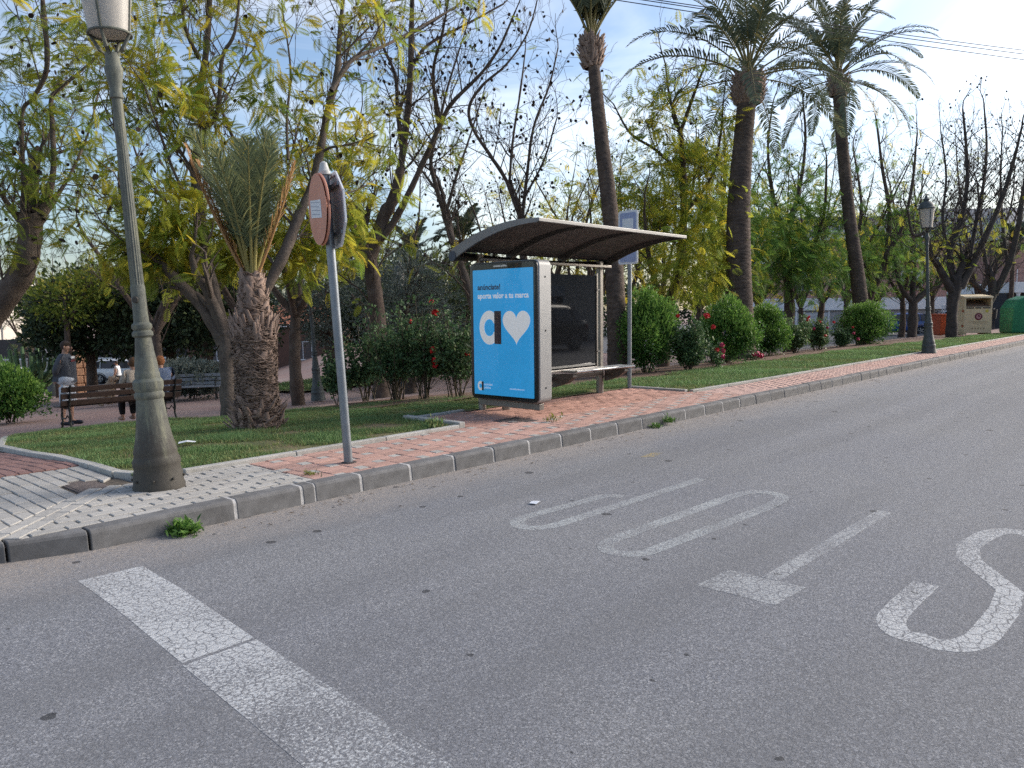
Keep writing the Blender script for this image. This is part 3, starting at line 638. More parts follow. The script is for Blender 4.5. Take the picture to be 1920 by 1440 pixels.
def auto_limbs(x, y, h, r0, seed, fork=2.0, n_=4, spread=.35, lean=(0, 0)):
    r_ = np.random.default_rng(seed); z = gzf(x, y) - .1; f = np.array([x + lean[0] * fork, y + lean[1] * fork, z + fork]); out = [([(x, y, z), (x + r_.normal(0, .08), y + r_.normal(0, .08), z + fork * .5), tuple(f)], [r0 * 1.25, r0, r0 * .85])]
    a0 = r_.uniform(0, 6.28)
    for i in range(n_):
        a = a0 + i * 6.28 / n_ + r_.normal(0, .3); P = [f]; d = np.array([math.cos(a) * spread * 2.2, math.sin(a) * spread * 2.2, 1.0]); L_ = (h - fork) / 4 * r_.uniform(.8, 1.1)
        for k in range(4): d = nrm(d + r_.normal(0, .16, 3) + np.array([0, 0, .28])); P.append(P[-1] + d * L_)
        out.append((np.array(P), r0 * np.array([.62, .5, .38, .26, .14])))
    return out
# --- broad-leaved crowns, shrubs
def leaf_quad(asp=.5): return np.array([(0, 0, 0), (.45, -asp * .5, .06), (1, 0, -.05), (.45, asp * .5, .06)]), np.array([(0, 1, 2, 3)])
LQ = leaf_quad(.5); LQN = leaf_quad(.28)
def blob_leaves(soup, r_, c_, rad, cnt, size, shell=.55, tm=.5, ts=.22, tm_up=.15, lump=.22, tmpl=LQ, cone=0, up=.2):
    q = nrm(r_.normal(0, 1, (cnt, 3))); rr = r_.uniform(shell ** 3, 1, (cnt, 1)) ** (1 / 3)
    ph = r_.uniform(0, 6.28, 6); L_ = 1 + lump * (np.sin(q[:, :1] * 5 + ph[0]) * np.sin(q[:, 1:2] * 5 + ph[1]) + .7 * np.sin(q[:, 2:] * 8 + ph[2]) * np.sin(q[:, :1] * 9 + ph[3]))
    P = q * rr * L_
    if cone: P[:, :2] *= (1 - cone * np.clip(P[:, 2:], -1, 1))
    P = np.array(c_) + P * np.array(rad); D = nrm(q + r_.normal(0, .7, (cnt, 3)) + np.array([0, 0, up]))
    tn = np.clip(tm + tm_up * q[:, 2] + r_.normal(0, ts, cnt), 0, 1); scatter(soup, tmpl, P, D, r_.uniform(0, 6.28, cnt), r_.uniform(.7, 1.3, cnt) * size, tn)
def stems(soup, r_, c_, n_, h, spread, rad, pts=5, wig=.12):
    S = np.array(c_) + np.concatenate([r_.normal(0, .06, (n_, 2)), np.zeros((n_, 1))], 1); a = r_.uniform(0, 6.28, n_); D = np.stack([np.cos(a) * spread, np.sin(a) * spread, np.ones(n_)], 1)
    P, Q, d = branch_set(r_, S, D, r_.uniform(.7, 1.05, n_) * h, np.full(n_, rad), pts, wig, .05); soup.add(*tubes_np(P, Q, 5)); return P, d
LF_PRIV = LEAF('privet_leaf', [(.035, .095, .025), (.070, .165, .035), (.13, .25, .050), (.22, .36, .075)], .35, .45)
LF_ROSE = LEAF('rose_leaf', [(0.042, 0.084, 0.039), (0.070, 0.133, 0.056), (0.119, 0.196, 0.081), (0.196, 0.252, 0.105)], .3, .5)
LF_DARK = LEAF('evergreen_leaf', [(0.032, 0.052, 0.029), (0.052, 0.081, 0.041), (0.084, 0.116, 0.049), (0.174, 0.189, 0.065)], .25, .5)
LF_OLIV = LEAF('olive_leaf', [(0.090, 0.118, 0.098), (0.144, 0.174, 0.146), (0.204, 0.234, 0.198), (0.288, 0.312, 0.264)], .3, .6)
LF_YEL = LEAF('yellow_green_leaf', [(.08, .12, .02), (.15, .19, .028), (.24, .24, .035), (.36, .28, .04)], .4)
def shrub(name, x, y, h, w, label, seed, leaf=LF_PRIV, size=.062, cnt=5200, cone=.28, group=None, cat='shrub', base=.08, dn=1.0):
    r_ = np.random.default_rng(seed); z = gzf(x, y) - .02; s_ = Soup(); wd = Soup(); t = thing(name, (x, y, z), label, cat, group)
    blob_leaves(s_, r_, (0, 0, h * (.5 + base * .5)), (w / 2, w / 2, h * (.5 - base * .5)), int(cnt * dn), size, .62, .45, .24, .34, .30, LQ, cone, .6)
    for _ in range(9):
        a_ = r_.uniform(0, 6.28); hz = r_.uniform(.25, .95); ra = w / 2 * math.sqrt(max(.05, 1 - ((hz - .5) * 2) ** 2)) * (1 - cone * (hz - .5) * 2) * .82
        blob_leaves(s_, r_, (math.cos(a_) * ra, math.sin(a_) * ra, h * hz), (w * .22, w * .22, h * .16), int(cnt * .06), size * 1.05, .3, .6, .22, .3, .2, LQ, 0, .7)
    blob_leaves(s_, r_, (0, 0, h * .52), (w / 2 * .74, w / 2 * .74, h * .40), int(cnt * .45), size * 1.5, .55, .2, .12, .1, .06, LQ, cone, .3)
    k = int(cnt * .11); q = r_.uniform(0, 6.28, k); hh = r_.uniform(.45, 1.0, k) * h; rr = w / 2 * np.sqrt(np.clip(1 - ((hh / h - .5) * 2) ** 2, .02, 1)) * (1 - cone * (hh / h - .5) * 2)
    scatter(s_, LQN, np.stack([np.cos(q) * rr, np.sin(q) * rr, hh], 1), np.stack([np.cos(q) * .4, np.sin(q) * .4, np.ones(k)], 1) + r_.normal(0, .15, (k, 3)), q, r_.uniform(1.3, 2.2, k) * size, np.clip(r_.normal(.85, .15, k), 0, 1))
    stems(wd, r_, (0, 0, 0), 9, h * .6, .35, .012)
    link('foliage', s_.mesh('foliage'), leaf, t); link('stems', wd.mesh('stems', True), BARK, t); return t
PET_R = M('rose_red', (.55, .018, .02), .5, .2, 20); PET_P = M('rose_pink', (.55, .06, .14), .5, .2, 20)
def rose_head(parent, p, r, mat, r_):
    s_ = Soup(); n_ = 26; q = nrm(r_.normal(0, 1, (n_, 3)) + np.array([0, 0, .35])); quad = (np.array([(0, -.5, 0), (.1, -.5, .55), (.1, .5, .55), (0, .5, 0)]), np.array([(0, 1, 2, 3)]))
    scatter(s_, quad, q * r * r_.uniform(.35, .85, (n_, 1)), q, r_.uniform(0, 6.28, n_), np.full(n_, r * 1.05), np.zeros(n_))
    b_ = MB().sphere((0, 0, 0), r * .55, 7, 5); s_.add(np.array(b_.v), np.array(b_.f)); o = link('rose', s_.mesh('rose'), mat, parent, tuple(p)); return o
def rose_bush(x, y, h, w, label, seed, flowers, cnt=1500, size=.06, ns=13, group='rose bushes beside the street', leafz=.22, pale=0):
    """flowers: (dx, dy, z, radius, material)"""
    r_ = np.random.default_rng(seed); z = gzf(x, y) - .02; t = thing('rose_bush', (x, y, z), label, 'rose bush', group); wd, lf = Soup(), Soup()
    P, d = stems(wd, r_, (0, 0, 0), ns, h * .95, .30 * w / h * 1.3, .011, 7, .10)
    bi = np.repeat(np.arange(ns), 6); tt = r_.uniform(.3, .95, len(bi)); i = (tt * 5).astype(int); S = P[bi, i]; D = r_.normal(0, .7, (len(bi), 3)) + np.array([0, 0, .8])
    P2, Q2, d2 = branch_set(r_, S, D, r_.uniform(.15, .42, len(bi)) * h * .6, np.full(len(bi), .005), 5, .18, .05); wd.add(*tubes_np(P2, Q2, 4))
    src = np.concatenate([P2[:, 1:].reshape(-1, 3), P[:, 3:].reshape(-1, 3)]); src = src[src[:, 2] > h * leafz]
    pick = src[r_.integers(0, len(src), cnt)] + r_.normal(0, .045, (cnt, 3)); tn = np.clip(r_.normal(.4 + pale, .25, cnt), 0, 1)
    for k in range(3):
        scatter(lf, leaf_quad(.62), pick + r_.normal(0, .02, pick.shape), nrm(r_.normal(0, 1, (cnt, 3)) + np.array([0, 0, -.1])), r_.uniform(0, 6.28, cnt), r_.uniform(.7, 1.25, cnt) * size, tn)
    link('canes', wd.mesh('canes', True), M('rose_cane', (.075, .06, .04), .8, .3, 12), t); link('foliage', lf.mesh('foliage'), LF_ROSE, t)
    for (dx, dy, fz, fr, mt) in flowers: rose_head(t, (dx, dy, fz), fr, mt, r_)
    return t
def round_tree(name, x, y, label, seed, blobs, trunk, leaf, size, group=None, bark=None, shell=.5, tm=.35, ts=.25, tmpl=LQ, zb=None):
    """blobs: (dx,dy,z,rx,ry,rz,count); trunk: list of (pts, radii), local"""
    r_ = np.random.default_rng(seed); z = gzf(x, y) if zb is None else zb; t = thing(name, (x, y, z), label, 'tree', group); wd, lf = Soup(), Soup()
    for pts, rad in trunk:
        P, Rd = catmull(pts, rad, 4); V, F = tubes_np(P[None], Rd[None], 9); wd.add(V, F)
    top = np.array(trunk[0][0][-1])
    for (dx, dy, bz, rx, ry, rz, cnt) in blobs:
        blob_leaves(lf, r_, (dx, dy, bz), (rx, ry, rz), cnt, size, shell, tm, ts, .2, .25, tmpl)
        P, Rd = catmull([top, (top + np.array((dx, dy, bz))) / 2 + r_.normal(0, .1, 3), (dx, dy, bz + rz * .3)], [.07, .05, .02], 3); wd.add(*tubes_np(P[None], Rd[None], 6))
        m_ = 14; S = np.repeat(np.array([[dx, dy, bz]]), m_, 0); P2, Q2, _ = branch_set(r_, S, r_.normal(0, 1, (m_, 3)) + np.array([0, 0, .4]), np.full(m_, min(rx, rz) * 1.05), np.full(m_, .022), 5, .2, .05); wd.add(*tubes_np(P2, Q2, 4))
    link('trunk', wd.mesh('trunk', True), bark or BARK, t); link('crown', lf.mesh('crown'), leaf, t); return t
# --- palms
P_BARK = M('palm_trunk', (.105, .078, .062), .95, .4, 7, (.060, .046, .04), .45, bst=1, bsc=26, sc2=3, dist=.02)
P_BARKL = M('palm_boot', (.29, .205, .16), .95, .35, 8, (.16, .115, .09), .45, bst=.8, bsc=40, sc2=4)
P_DRY = LEAF('dry_frond', [(.34, .17, .065), (.46, .26, .11), (.55, .36, .17)], .4)
P_LEAF = LEAF('palm_leaflet', [(.055, .075, .052), (.085, .108, .072), (.125, .148, .09), (.27, .23, .09)], .30, .5)
def frond_mesh(L_, e0, droop, seed, n_=46, ll=.42, dry=0, w=.022, vee=.55, fold=0):
    """pinnate palm leaf in the local xz-plane: leaves the crown at elevation e0 and droops"""
    r_ = np.random.default_rng(seed); s_ = Soup(); m_ = 15; P = [np.zeros(3)]; a = e0
    for i in range(m_ - 1):
        a -= droop / (m_ - 1) * (.35 + 1.3 * i / m_); P.append(P[-1] + np.array([math.cos(a), 0, math.sin(a)]) * L_ / (m_ - 1))
    P = np.array(P); rad = np.linspace(.026, .004, m_); rad[0] = .05; V, F = tubes_np(P[None], rad[None], 5); s_.add(V, F, np.full(len(F), .95 if not dry else .8))
    t = np.linspace(.22, 1, n_); i = np.minimum((t * (m_ - 1)).astype(int), m_ - 2); f = (t * (m_ - 1) - i)[:, None]; S = P[i] * (1 - f) + P[i + 1] * f; T = nrm(P[i + 1] - P[i]); N_ = np.stack([-T[:, 2], np.zeros(n_), T[:, 0]], 1)
    for sd in (-1, 1):
        ln = ll * (np.sin(np.pi * np.clip(t * .92 + .08, 0, 1)) ** .55) * r_.uniform(.85, 1.1, n_) + .05
        side = np.array([0, sd, 0]); D = nrm(T * (.55 + .5 * t[:, None]) + side * (1 - fold) * .95 + N_ * vee * (1 - .8 * t[:, None]) + r_.normal(0, .08, (n_, 3)))
        tip = S + D * ln[:, None] + np.array([0, 0, -1.]) * (ln * .16)[:, None]; md = S + D * (ln * .55)[:, None]; wv = nrm(np.cross(D, np.broadcast_to(N_, D.shape))) * w
        Vq = np.stack([S - wv * .5, S + wv * .5, md + wv, md - wv, tip], 1).reshape(-1, 3); k = np.arange(n_)[:, None] * 5; tn = np.clip(r_.normal(.4, .22, n_), 0, 1)
        s_.add(Vq, np.concatenate([k + [0, 1, 2, 3]]), tn); s_.F.setdefault(3, []).append(np.concatenate([k + [3, 2, 4]]) + s_.n - len(Vq)); s_.T.setdefault(3, []).append(tn)
    return s_.mesh('frond')
def ringed_trunk(path, rad, seed, rings=9., amp=.10, sides=26, sub=None, spir=3):
    r_ = np.random.default_rng(seed); P, Rd = catmull(path, rad, 14); ln = np.concatenate([[0], np.cumsum(np.linalg.norm(np.diff(P, axis=0), axis=1))]); n_ = int(ln[-1] * rings * 5)
    u = np.linspace(0, ln[-1], n_); P = np.stack([np.interp(u, ln, P[:, k]) for k in range(3)], 1); Rd = np.interp(u, ln, Rd)
    V, F = tubes_np(P[None], np.ones((1, n_)), sides); V = V.reshape(n_, sides, 3); off = V - P[:, None]; k = np.arange(sides)[None] / sides
    ph = u[:, None] * rings + .5 * np.sin(2 * np.pi * k * spir * 2) + r_.normal(0, .03, (n_, sides)); saw = 1 - (ph % 1.0)
    rr = Rd[:, None] * (1 + amp * (saw - .5) + r_.normal(0, .018, (n_, sides))); return (P[:, None] + off * rr[..., None]).reshape(-1, 3), F
def boots(soup, r_, n_, z0, z1, radf, cen, L_=(.09, .16), w=.075, out=.8, cup=.02):
    """leaf bases and shreds standing off a palm trunk"""
    for i in range(n_):
        t = (i + .5) / n_; a = i * 2.39996 + r_.normal(0, .15); z = z0 + (z1 - z0) * t + r_.normal(0, .012); rr = radf(t); c_ = cen(t); d = np.array([math.cos(a), math.sin(a), 0]); s_ = np.array([-d[1], d[0], 0]); Lb = r_.uniform(*L_); ww = w * r_.uniform(.6, 1.2); o_ = out * r_.uniform(.4, 1.3)
        b0 = c_ + d * rr * .9 + np.array([0, 0, z]); up = np.array([0, 0, 1.]); tip = b0 + (d * o_ + up) / math.hypot(o_, 1) * Lb + s_ * r_.normal(0, .03)
        V = [b0 - s_ * ww / 2, b0 + s_ * ww / 2, b0 + s_ * ww * .5 + d * .025 - up * .01, b0 - s_ * ww * .5 + d * .025 - up * .01, tip - s_ * ww * .25, tip + s_ * ww * .22, tip + s_ * ww * .2 + d * .012, tip - s_ * ww * .2 + d * .012]
        soup.add(np.array(V), np.array([(0, 1, 5, 4), (1, 2, 6, 5), (2, 3, 7, 6), (3, 0, 4, 7), (4, 5, 6, 7)]), np.zeros(5))
def palm(name, path, rad, label, seed, fl=3.2, nf=38, boss=.40, bossh=.7, down=0.5, group='tall date palms', lw=.024, n_l=46, low=R(6), upright=None):
    r_ = np.random.default_rng(seed); org = np.array(path[0]); t = thing(name, tuple(org), label, 'palm tree', group)
    V, F = ringed_trunk(path, rad, seed); link('trunk', np_mesh('trunk', V - org, [F], None, False), P_BARK, t)
    top = np.array(path[-1]) - org; ax = nrm(np.array(path[-1]) - np.array(path[-2])); bs = Soup(); rt = rad[-1]
    prof = lambda q: rt + (boss - rt) * math.sin(math.pi * min(1, q * .75 + .12)) ** .8
    b_ = MB().lathe([(prof(q) * .93, q * bossh) for q in np.linspace(0, 1, 9)], 18, tuple(top - np.array([0, 0, bossh * .8]))); link('crown_base', np_mesh('crown_base', b_.v, [np.array(b_.f[:-2])], None, True), P_BARKL, t)
    boots(bs, r_, 150, -bossh * .8, bossh * .25, prof, lambda q: top, (.10, .2), .085, .9); o = link('leaf_bases', bs.mesh('leaf_bases'), P_BARKL, t); o['kind'] = 'stuff'
    kinds = upright or [(R(84), .8), (R(74), 1.15), (R(61), 1.45), (R(46), 1.6), (R(28), 1.6), (low, 1.3)]
    ms = [[frond_mesh(fl * (.88 if e > 1.2 else 1.0), e, d, seed * 10 + i * 3 + j, n_l, .40, 0, lw) for j in range(2)] for i, (e, d) in enumerate(kinds)]
    for i in range(nf):
        q = i / (nf - 1); k = min(5, int(q ** (.8 if down > .4 else 1.3) * 6)); o = link('frond', ms[k][i % 2], P_LEAF, t, tuple(top + ax * (bossh * (.30 - .28 * q)) + np.array([0, 0, .0]))); a = i * 2.39996 + r_.normal(0, .2)
        o.rotation_euler = (r_.normal(0, .12), r_.normal(0, .07), a); s_ = r_.uniform(.88, 1.1); o.scale = (s_, s_, s_)
    return t
# --- lawns
LF_GRS = LEAF('grass_blade', [(.32, .26, .12), (.21, .24, .09), (.145, .235, .09), (.20, .32, .125)], .35, .6)
SOIL = M('lawn_soil', (.11, .12, .05), .95, .35, 9, (.22, .15, .095), .46, bst=.6, bsc=50, sc2=1.3)
BED = M('bed_soil', (.14, .085, .06), .95, .35, 9, (.20, .13, .09), .4, bst=.7, bsc=40)
def poly_mask(X, Y, poly):
    ins = np.zeros(X.shape, bool); n_ = len(poly); j = n_ - 1
    for i in range(n_):
        xi, yi = poly[i]; xj, yj = poly[j]; c_ = ((yi > Y) != (yj > Y)) & (X < (xj - xi) * (Y - yi) / (yj - yi + 1e-12) + xi); ins ^= c_; j = i
    return ins
def vnoise(X, Y, s_, seed):
    r_ = np.random.default_rng(seed); o = 0
    for k in range(5): a, b_, p = r_.normal(0, s_ * (1 + .5 * k)), r_.normal(0, s_ * (1 + .5 * k)), r_.uniform(0, 6.28); o = o + np.sin(a * X + b_ * Y + p)
    return o / 3.2
def lawn(name, poly, label, seed, dens, hgt=(.03, .065), wid=.009, green=.55, dz=.02, bare=-.55, tall=0):
    xs, ys = [p[0] for p in poly], [p[1] for p in poly]; x0, x1, y0, y1 = min(xs), max(xs), min(ys), max(ys); r_ = np.random.default_rng(seed)
    n_ = 0; st = .12; gx_, gy_ = np.arange(x0, x1 + st, st), np.arange(y0, y1 + st, st); V, Fq = [], []
    b_ = MB(); pz = [(x, y, gzf(x, y) + dz) for x, y in poly]
    X, Y = np.meshgrid(gx_, gy_); inside = np.zeros((len(gy_) - 1, len(gx_) - 1), bool)
    for ox, oy in ((.5, .5), (-.1, .5), (1.1, .5), (.5, -.1), (.5, 1.1)): inside |= poly_mask(X[:-1, :-1] + st * ox, Y[:-1, :-1] + st * oy, poly)
    Vv = np.stack([X, Y, gz(X, Y) + dz + .007 * vnoise(X, Y, 3, seed)], -1).reshape(-1, 3); J, I = np.nonzero(inside); a = len(gx_); k = J * a + I
    so = link(name, np_mesh(name, Vv, [np.stack([k, k + 1, k + a + 1, k + a], 1)], smooth=True), SOIL); tag(so, label, kind='structure')
    area = (x1 - x0) * (y1 - y0); N = int(area * dens); PX, PY = r_.uniform(x0, x1, N), r_.uniform(y0, y1, N); kf = poly_mask(PX, PY, poly); PX, PY = PX[kf], PY[kf]
    nb = vnoise(PX, PY, 2.2, seed + 5) + .4 * vnoise(PX, PY, 7, seed + 6); kf = nb + r_.normal(0, .22, len(PX)) > bare; PX, PY, nb = PX[kf], PY[kf], nb[kf]; n_ = len(PX)
    h = r_.uniform(*hgt, n_) * (1 + .35 * np.clip(nb, -1, 1)); a = r_.uniform(0, 6.28, n_); ln = r_.normal(0, .5, (n_, 2)) * h[:, None]; w_ = wid * r_.uniform(.6, 1.4, n_)
    B = np.stack([PX, PY, gz(PX, PY) + dz - .006 + .007 * vnoise(PX, PY, 3, seed)], 1); s_ = np.stack([np.cos(a), np.sin(a), 0 * a], 1) * w_[:, None]; T = B + np.concatenate([ln, h[:, None]], 1)
    Vb = np.stack([B - s_, B + s_, T], 1).reshape(-1, 3); tn = np.clip(green + .34 * nb + r_.normal(0, .17, n_), 0, 1)
    g = link(name + '_grass', np_mesh(name + '_grass', Vb, [np.arange(3 * n_).reshape(-1, 3)], tn), LF_GRS); tag(g, 'short grass and clover growing on the ' + label.split(' of ')[0].split(' with ')[0], kind='stuff')
def weed(x, y, z, s_, n_, label, seed, leaf=None, upr=.6):
    r_ = np.random.default_rng(seed); so = Soup(); P = np.concatenate([r_.normal(0, s_ * .35, (n_, 2)), np.abs(r_.normal(0, s_ * .25, (n_, 1)))], 1); D = nrm(r_.normal(0, 1, (n_, 3)) * np.array([1, 1, .4]) + np.array([0, 0, upr]))
    scatter(so, LQN, P, D, r_.uniform(0, 6.28, n_), r_.uniform(.3, .6, n_) * s_, np.clip(r_.normal(.55, .2, n_), 0, 1)); t = thing('weed', (x, y, z), label, 'weed', 'weeds along the kerb'); link('leaves', so.mesh('leaves'), leaf or LF_PRIV, t)
    wd = Soup(); stems(wd, r_, (0, 0, 0), 6, s_ * .7, .6, .003, 4); link('stems', wd.mesh('stems'), LF_PRIV, t)
# ================================================================== THINGS
RV = np.array([math.sin(YAW), -math.cos(YAW), 0])      # "right along the view" as a world direction, used only to lean leaning posts
G_IRON = M('lamp_iron_green', (.135, .15, .132), .6, .28, 8, (.075, .078, .07), .42, bst=.45, bsc=35, metal=.25, spec=.4, sc2=2.2)
G_IRON2 = M('lamp_iron_dark', (.085, .095, .095), .6, .2, 8, (.06, .06, .06), .35, bst=.3, bsc=30, metal=.25, sc2=3)
def weathered_iron(name, col):
    """painted cast iron: lichen-pale streaks running down, grime thick at the foot"""
    m, n, l, b = nt(name); c = n.new('ShaderNodeTexCoord'); v = c.outputs['Object']; mp = n.new('ShaderNodeMapping'); mp.inputs['Scale'].default_value = (14, 14, 1.1); l.new(v, mp.inputs['Vector'])
    st = noise(n, l, 1.6, 6, .7, .2, mp.outputs[0]); fn = noise(n, l, 26, 6, .7, 0, v); big = noise(n, l, 3.2, 5, .6, .4, v)
    base = mixc(n, l, ramp(n, l, fn.outputs['Fac'], .3, .7).outputs[0], tuple(q * .72 for q in col), tuple(q * 1.2 for q in col))
    base = mixc(n, l, math_n(n, l, 'MULTIPLY', ramp(n, l, st.outputs['Fac'], .50, .66).outputs[0], .75), base, (.21, .208, .145))
    base = mixc(n, l, math_n(n, l, 'MULTIPLY', ramp(n, l, big.outputs['Fac'], .52, .64).outputs[0], .55), base, (.075, .072, .062))
    sx = n.new('ShaderNodeSeparateXYZ'); l.new(v, sx.inputs[0]); zz = math_n(n, l, 'ADD', sx.outputs[2], math_n(n, l, 'MULTIPLY', math_n(n, l, 'SUBTRACT', st.outputs['Fac'], .5), 1.1))
    g = ramp(n, l, zz, .30, .72, (1, 1, 1, 1), (0, 0, 0, 1)).outputs[0]
    base = mixc(n, l, math_n(n, l, 'MULTIPLY', g, .85), base, (.052, .044, .037)); l.new(base, b.inputs['Base Color']); b.inputs['Roughness'].default_value = .68; b.inputs['Specular IOR Level'].default_value = .3
    h = math_n(n, l, 'ADD', fn.outputs['Fac'], math_n(n, l, 'MULTIPLY', st.outputs['Fac'], .8)); bump(n, l, b, h, .55, .006); return m
W_IRON = weathered_iron('lamp_iron_weathered', (.125, .132, .112))
def glass_panel(name, col):
    m, n, l, b = nt(name); b.inputs['Base Color'].default_value = (*col, 1); b.inputs['Roughness'].default_value = .35
    tr = n.new('ShaderNodeBsdfTranslucent'); tr.inputs[0].default_value = (*col, 1); mx = n.new('ShaderNodeMixShader'); mx.inputs[0].default_value = .55
    l.new(b.outputs[0], mx.inputs[1]); l.new(tr.outputs[0], mx.inputs[2]); l.new(mx.outputs[0], n['Material Output'].inputs[0]); return m
LAMP_GL = glass_panel('lantern_pane', (.72, .69, .64))
def street_lamp(x, y, label, H=3.36, lean=0, mat=G_IRON, sides=32, det=True):
    z = gzf(x, y) - .01; t = thing('street_lamp', (x, y, z), label, 'street lamp', 'cast iron street lamps'); s = H / 3.36
    prof = [(.195, 0), (.195, .03), (.187, .05), (.182, .13), (.170, .17), (.178, .20), (.178, .235), (.165, .26), (.159, .28), (.163, .30), (.154, .34), (.134, .42), (.117, .54), (.107, .64), (.099, .72)]
    MB().lathe([(r * s, q * s) for r, q in prof], sides).build('base', mat, t, smooth=True)
    b_ = MB().lathe([(.099 * s, .72 * s), (.110 * s, .735 * s), (.110 * s, .76 * s), (.099 * s, .78 * s), (.112 * s, .81 * s), (.112 * s, .86 * s), (.092 * s, .885 * s), (.092 * s, .92 * s), (.086 * s, .94 * s)], sides); b_.build('ring_collar', mat, t, smooth=True)
    MB().lathe([(r * s, q * s) for r, q in [(.086, .94), (.083, 1.0), (.070, 1.09), (.060, 1.19), (.058, 1.205)]], sides, flute=.05, fz=(.95 * s, 1.18 * s)).build('pedestal', mat, t, smooth=True)
    MB().lathe([(r * s, q * s) for r, q in [(.060, 1.205), (.077, 1.22), (.077, 1.245), (.062, 1.262), (.075, 1.28), (.074, 1.305), (.056, 1.325)]], sides).build('ring_collar', mat, t, smooth=True)
    MB().lathe([(r * s, q * s) for r, q in [(.056, 1.325), (.053, 1.40), (.053, 1.60), (.050, 1.61)]], sides).build('shaft_foot', mat, t, smooth=True)
    MB().lathe([(.050 * s, 1.61 * s), (.049 * s, 1.62 * s), (.038 * s, 3.02 * s)], sides, flute=.10, fz=(1.615 * s, 3.0 * s)).build('shaft', mat, t)
    MB().lathe([(r * s, q * s) for r, q in [(.038, 3.02), (.050, 3.03), (.050, 3.05), (.042, 3.07), (.046, 3.12), (.064, 3.22), (.066, 3.25), (.056, 3.27), (.050, 3.32), (.050, 3.36)]], sides).build('capital', mat, t, smooth=True)
    if det:
        for k in range(8):
            a = k * math.pi / 4 + .2; d = Vector((math.cos(a), math.sin(a), 0)); MB().sphere(d * .192 * s + Vector((0, 0, .09 * s)), .011, 6, 4).build('bolt', mat, t)
        MB().lathe([(.02, 0), (.026, .004), (.02, .012)], 12, (0, 0, 0)).build('shield', mat, t).matrix_local = Matrix.Translation((-.04 * s, -.035 * s, 1.5 * s)) @ Matrix.Rotation(R(-90), 4, 'Y') @ Matrix.Rotation(R(45), 4, 'X')
    # lantern: four arms, ring, tapered panes between ribs, hood and finial
    ln = link('lantern', None, None, t); zb = 3.50 * s
    for k in range(4):
        a = math.pi / 4 + k * math.pi / 2; d = Vector((math.cos(a), math.sin(a), 0))
        MB().tube([d * .045 * s + Vector((0, 0, 3.35 * s)), d * .085 * s + Vector((0, 0, 3.39 * s)), d * .12 * s + Vector((0, 0, 3.45 * s)), d * .148 * s + Vector((0, 0, zb))], [.014 * s, .018 * s, .013 * s, .011 * s], 8).build('arm', mat, ln, smooth=True)
    b_ = MB(); P = [(math.cos(i * math.pi / 16) * .15 * s, math.sin(i * math.pi / 16) * .15 * s, zb) for i in range(33)]; b_.tube(P, .0105 * s, 8, False); b_.build('ring', mat, ln, smooth=True)
    hgt = .52 * s; r0, r1 = .142 * s, .205 * s
    for k in range(4):
        a0, a1 = math.pi / 4 + k * math.pi / 2, math.pi / 4 + (k + 1) * math.pi / 2; V, Fq = [], []; m_ = 8
        for i in range(m_ + 1):
            a = a0 + .05 + (a1 - a0 - .1) * i / m_
            for (rr, zz) in ((r0, zb + .006), (r1, zb + hgt), (r1 - .006, zb + hgt), (r0 - .006, zb + .006)): V.append((rr * math.cos(a), rr * math.sin(a), zz))
        for i in range(m_): Fq += [(4 * i + j, 4 * i + 4 + j, 4 * i + 4 + (j + 1) % 4, 4 * i + (j + 1) % 4) for j in range(4)]
        MB().add(V, Fq).build('pane', LAMP_GL, ln, smooth=True)
        MB().bar((r0 * math.cos(a0), r0 * math.sin(a0), zb), (r1 * math.cos(a0), r1 * math.sin(a0), zb + hgt), .016 * s, .016 * s, (math.cos(a0), math.sin(a0), 0)).build('rib', mat, ln)
    MB().lathe([(.01, zb - .012), (.10 * s, zb - .004), (.135 * s, zb + .004)], 24).build('floor_pane', LAMP_GL, ln)
    MB().lathe([(r * s, zb + q * s) for r, q in [(.205, .51), (.235, .515), (.235, .545), (.20, .57), (.19, .62), (.14, .69), (.075, .73), (.075, .75), (.09, .76), (.09, .79), (.05, .81), (.03, .87), (.012, .93)]], 28).build('hood', mat, ln, smooth=True)
    if lean:
        ax = Vector((RV[0], RV[1], 0)).cross(Vector((0, 0, 1))) * -1; t.rotation_euler = Matrix.Rotation(-lean, 3, ax).to_euler()
    return t
street_lamp(2.50, 5.96, 'tall weathered green street lamp on the grey corner paving, nearest the camera', 3.24, lean=.052, mat=W_IRON)
street_lamp(23.6, 5.85, 'street lamp with lit-looking cream lantern beside the pavement on the right', 3.30, .055, G_IRON2, 24, False)
street_lamp(11.35, 17.12, 'dark street lamp on the park path behind the round road sign', 3.25, .045, G_IRON2, 20, False)
street_lamp(16.2, 19.6, 'street lamp whose lantern shows left of the shelter advertising panel', 3.1, .0, G_IRON2, 20, False)
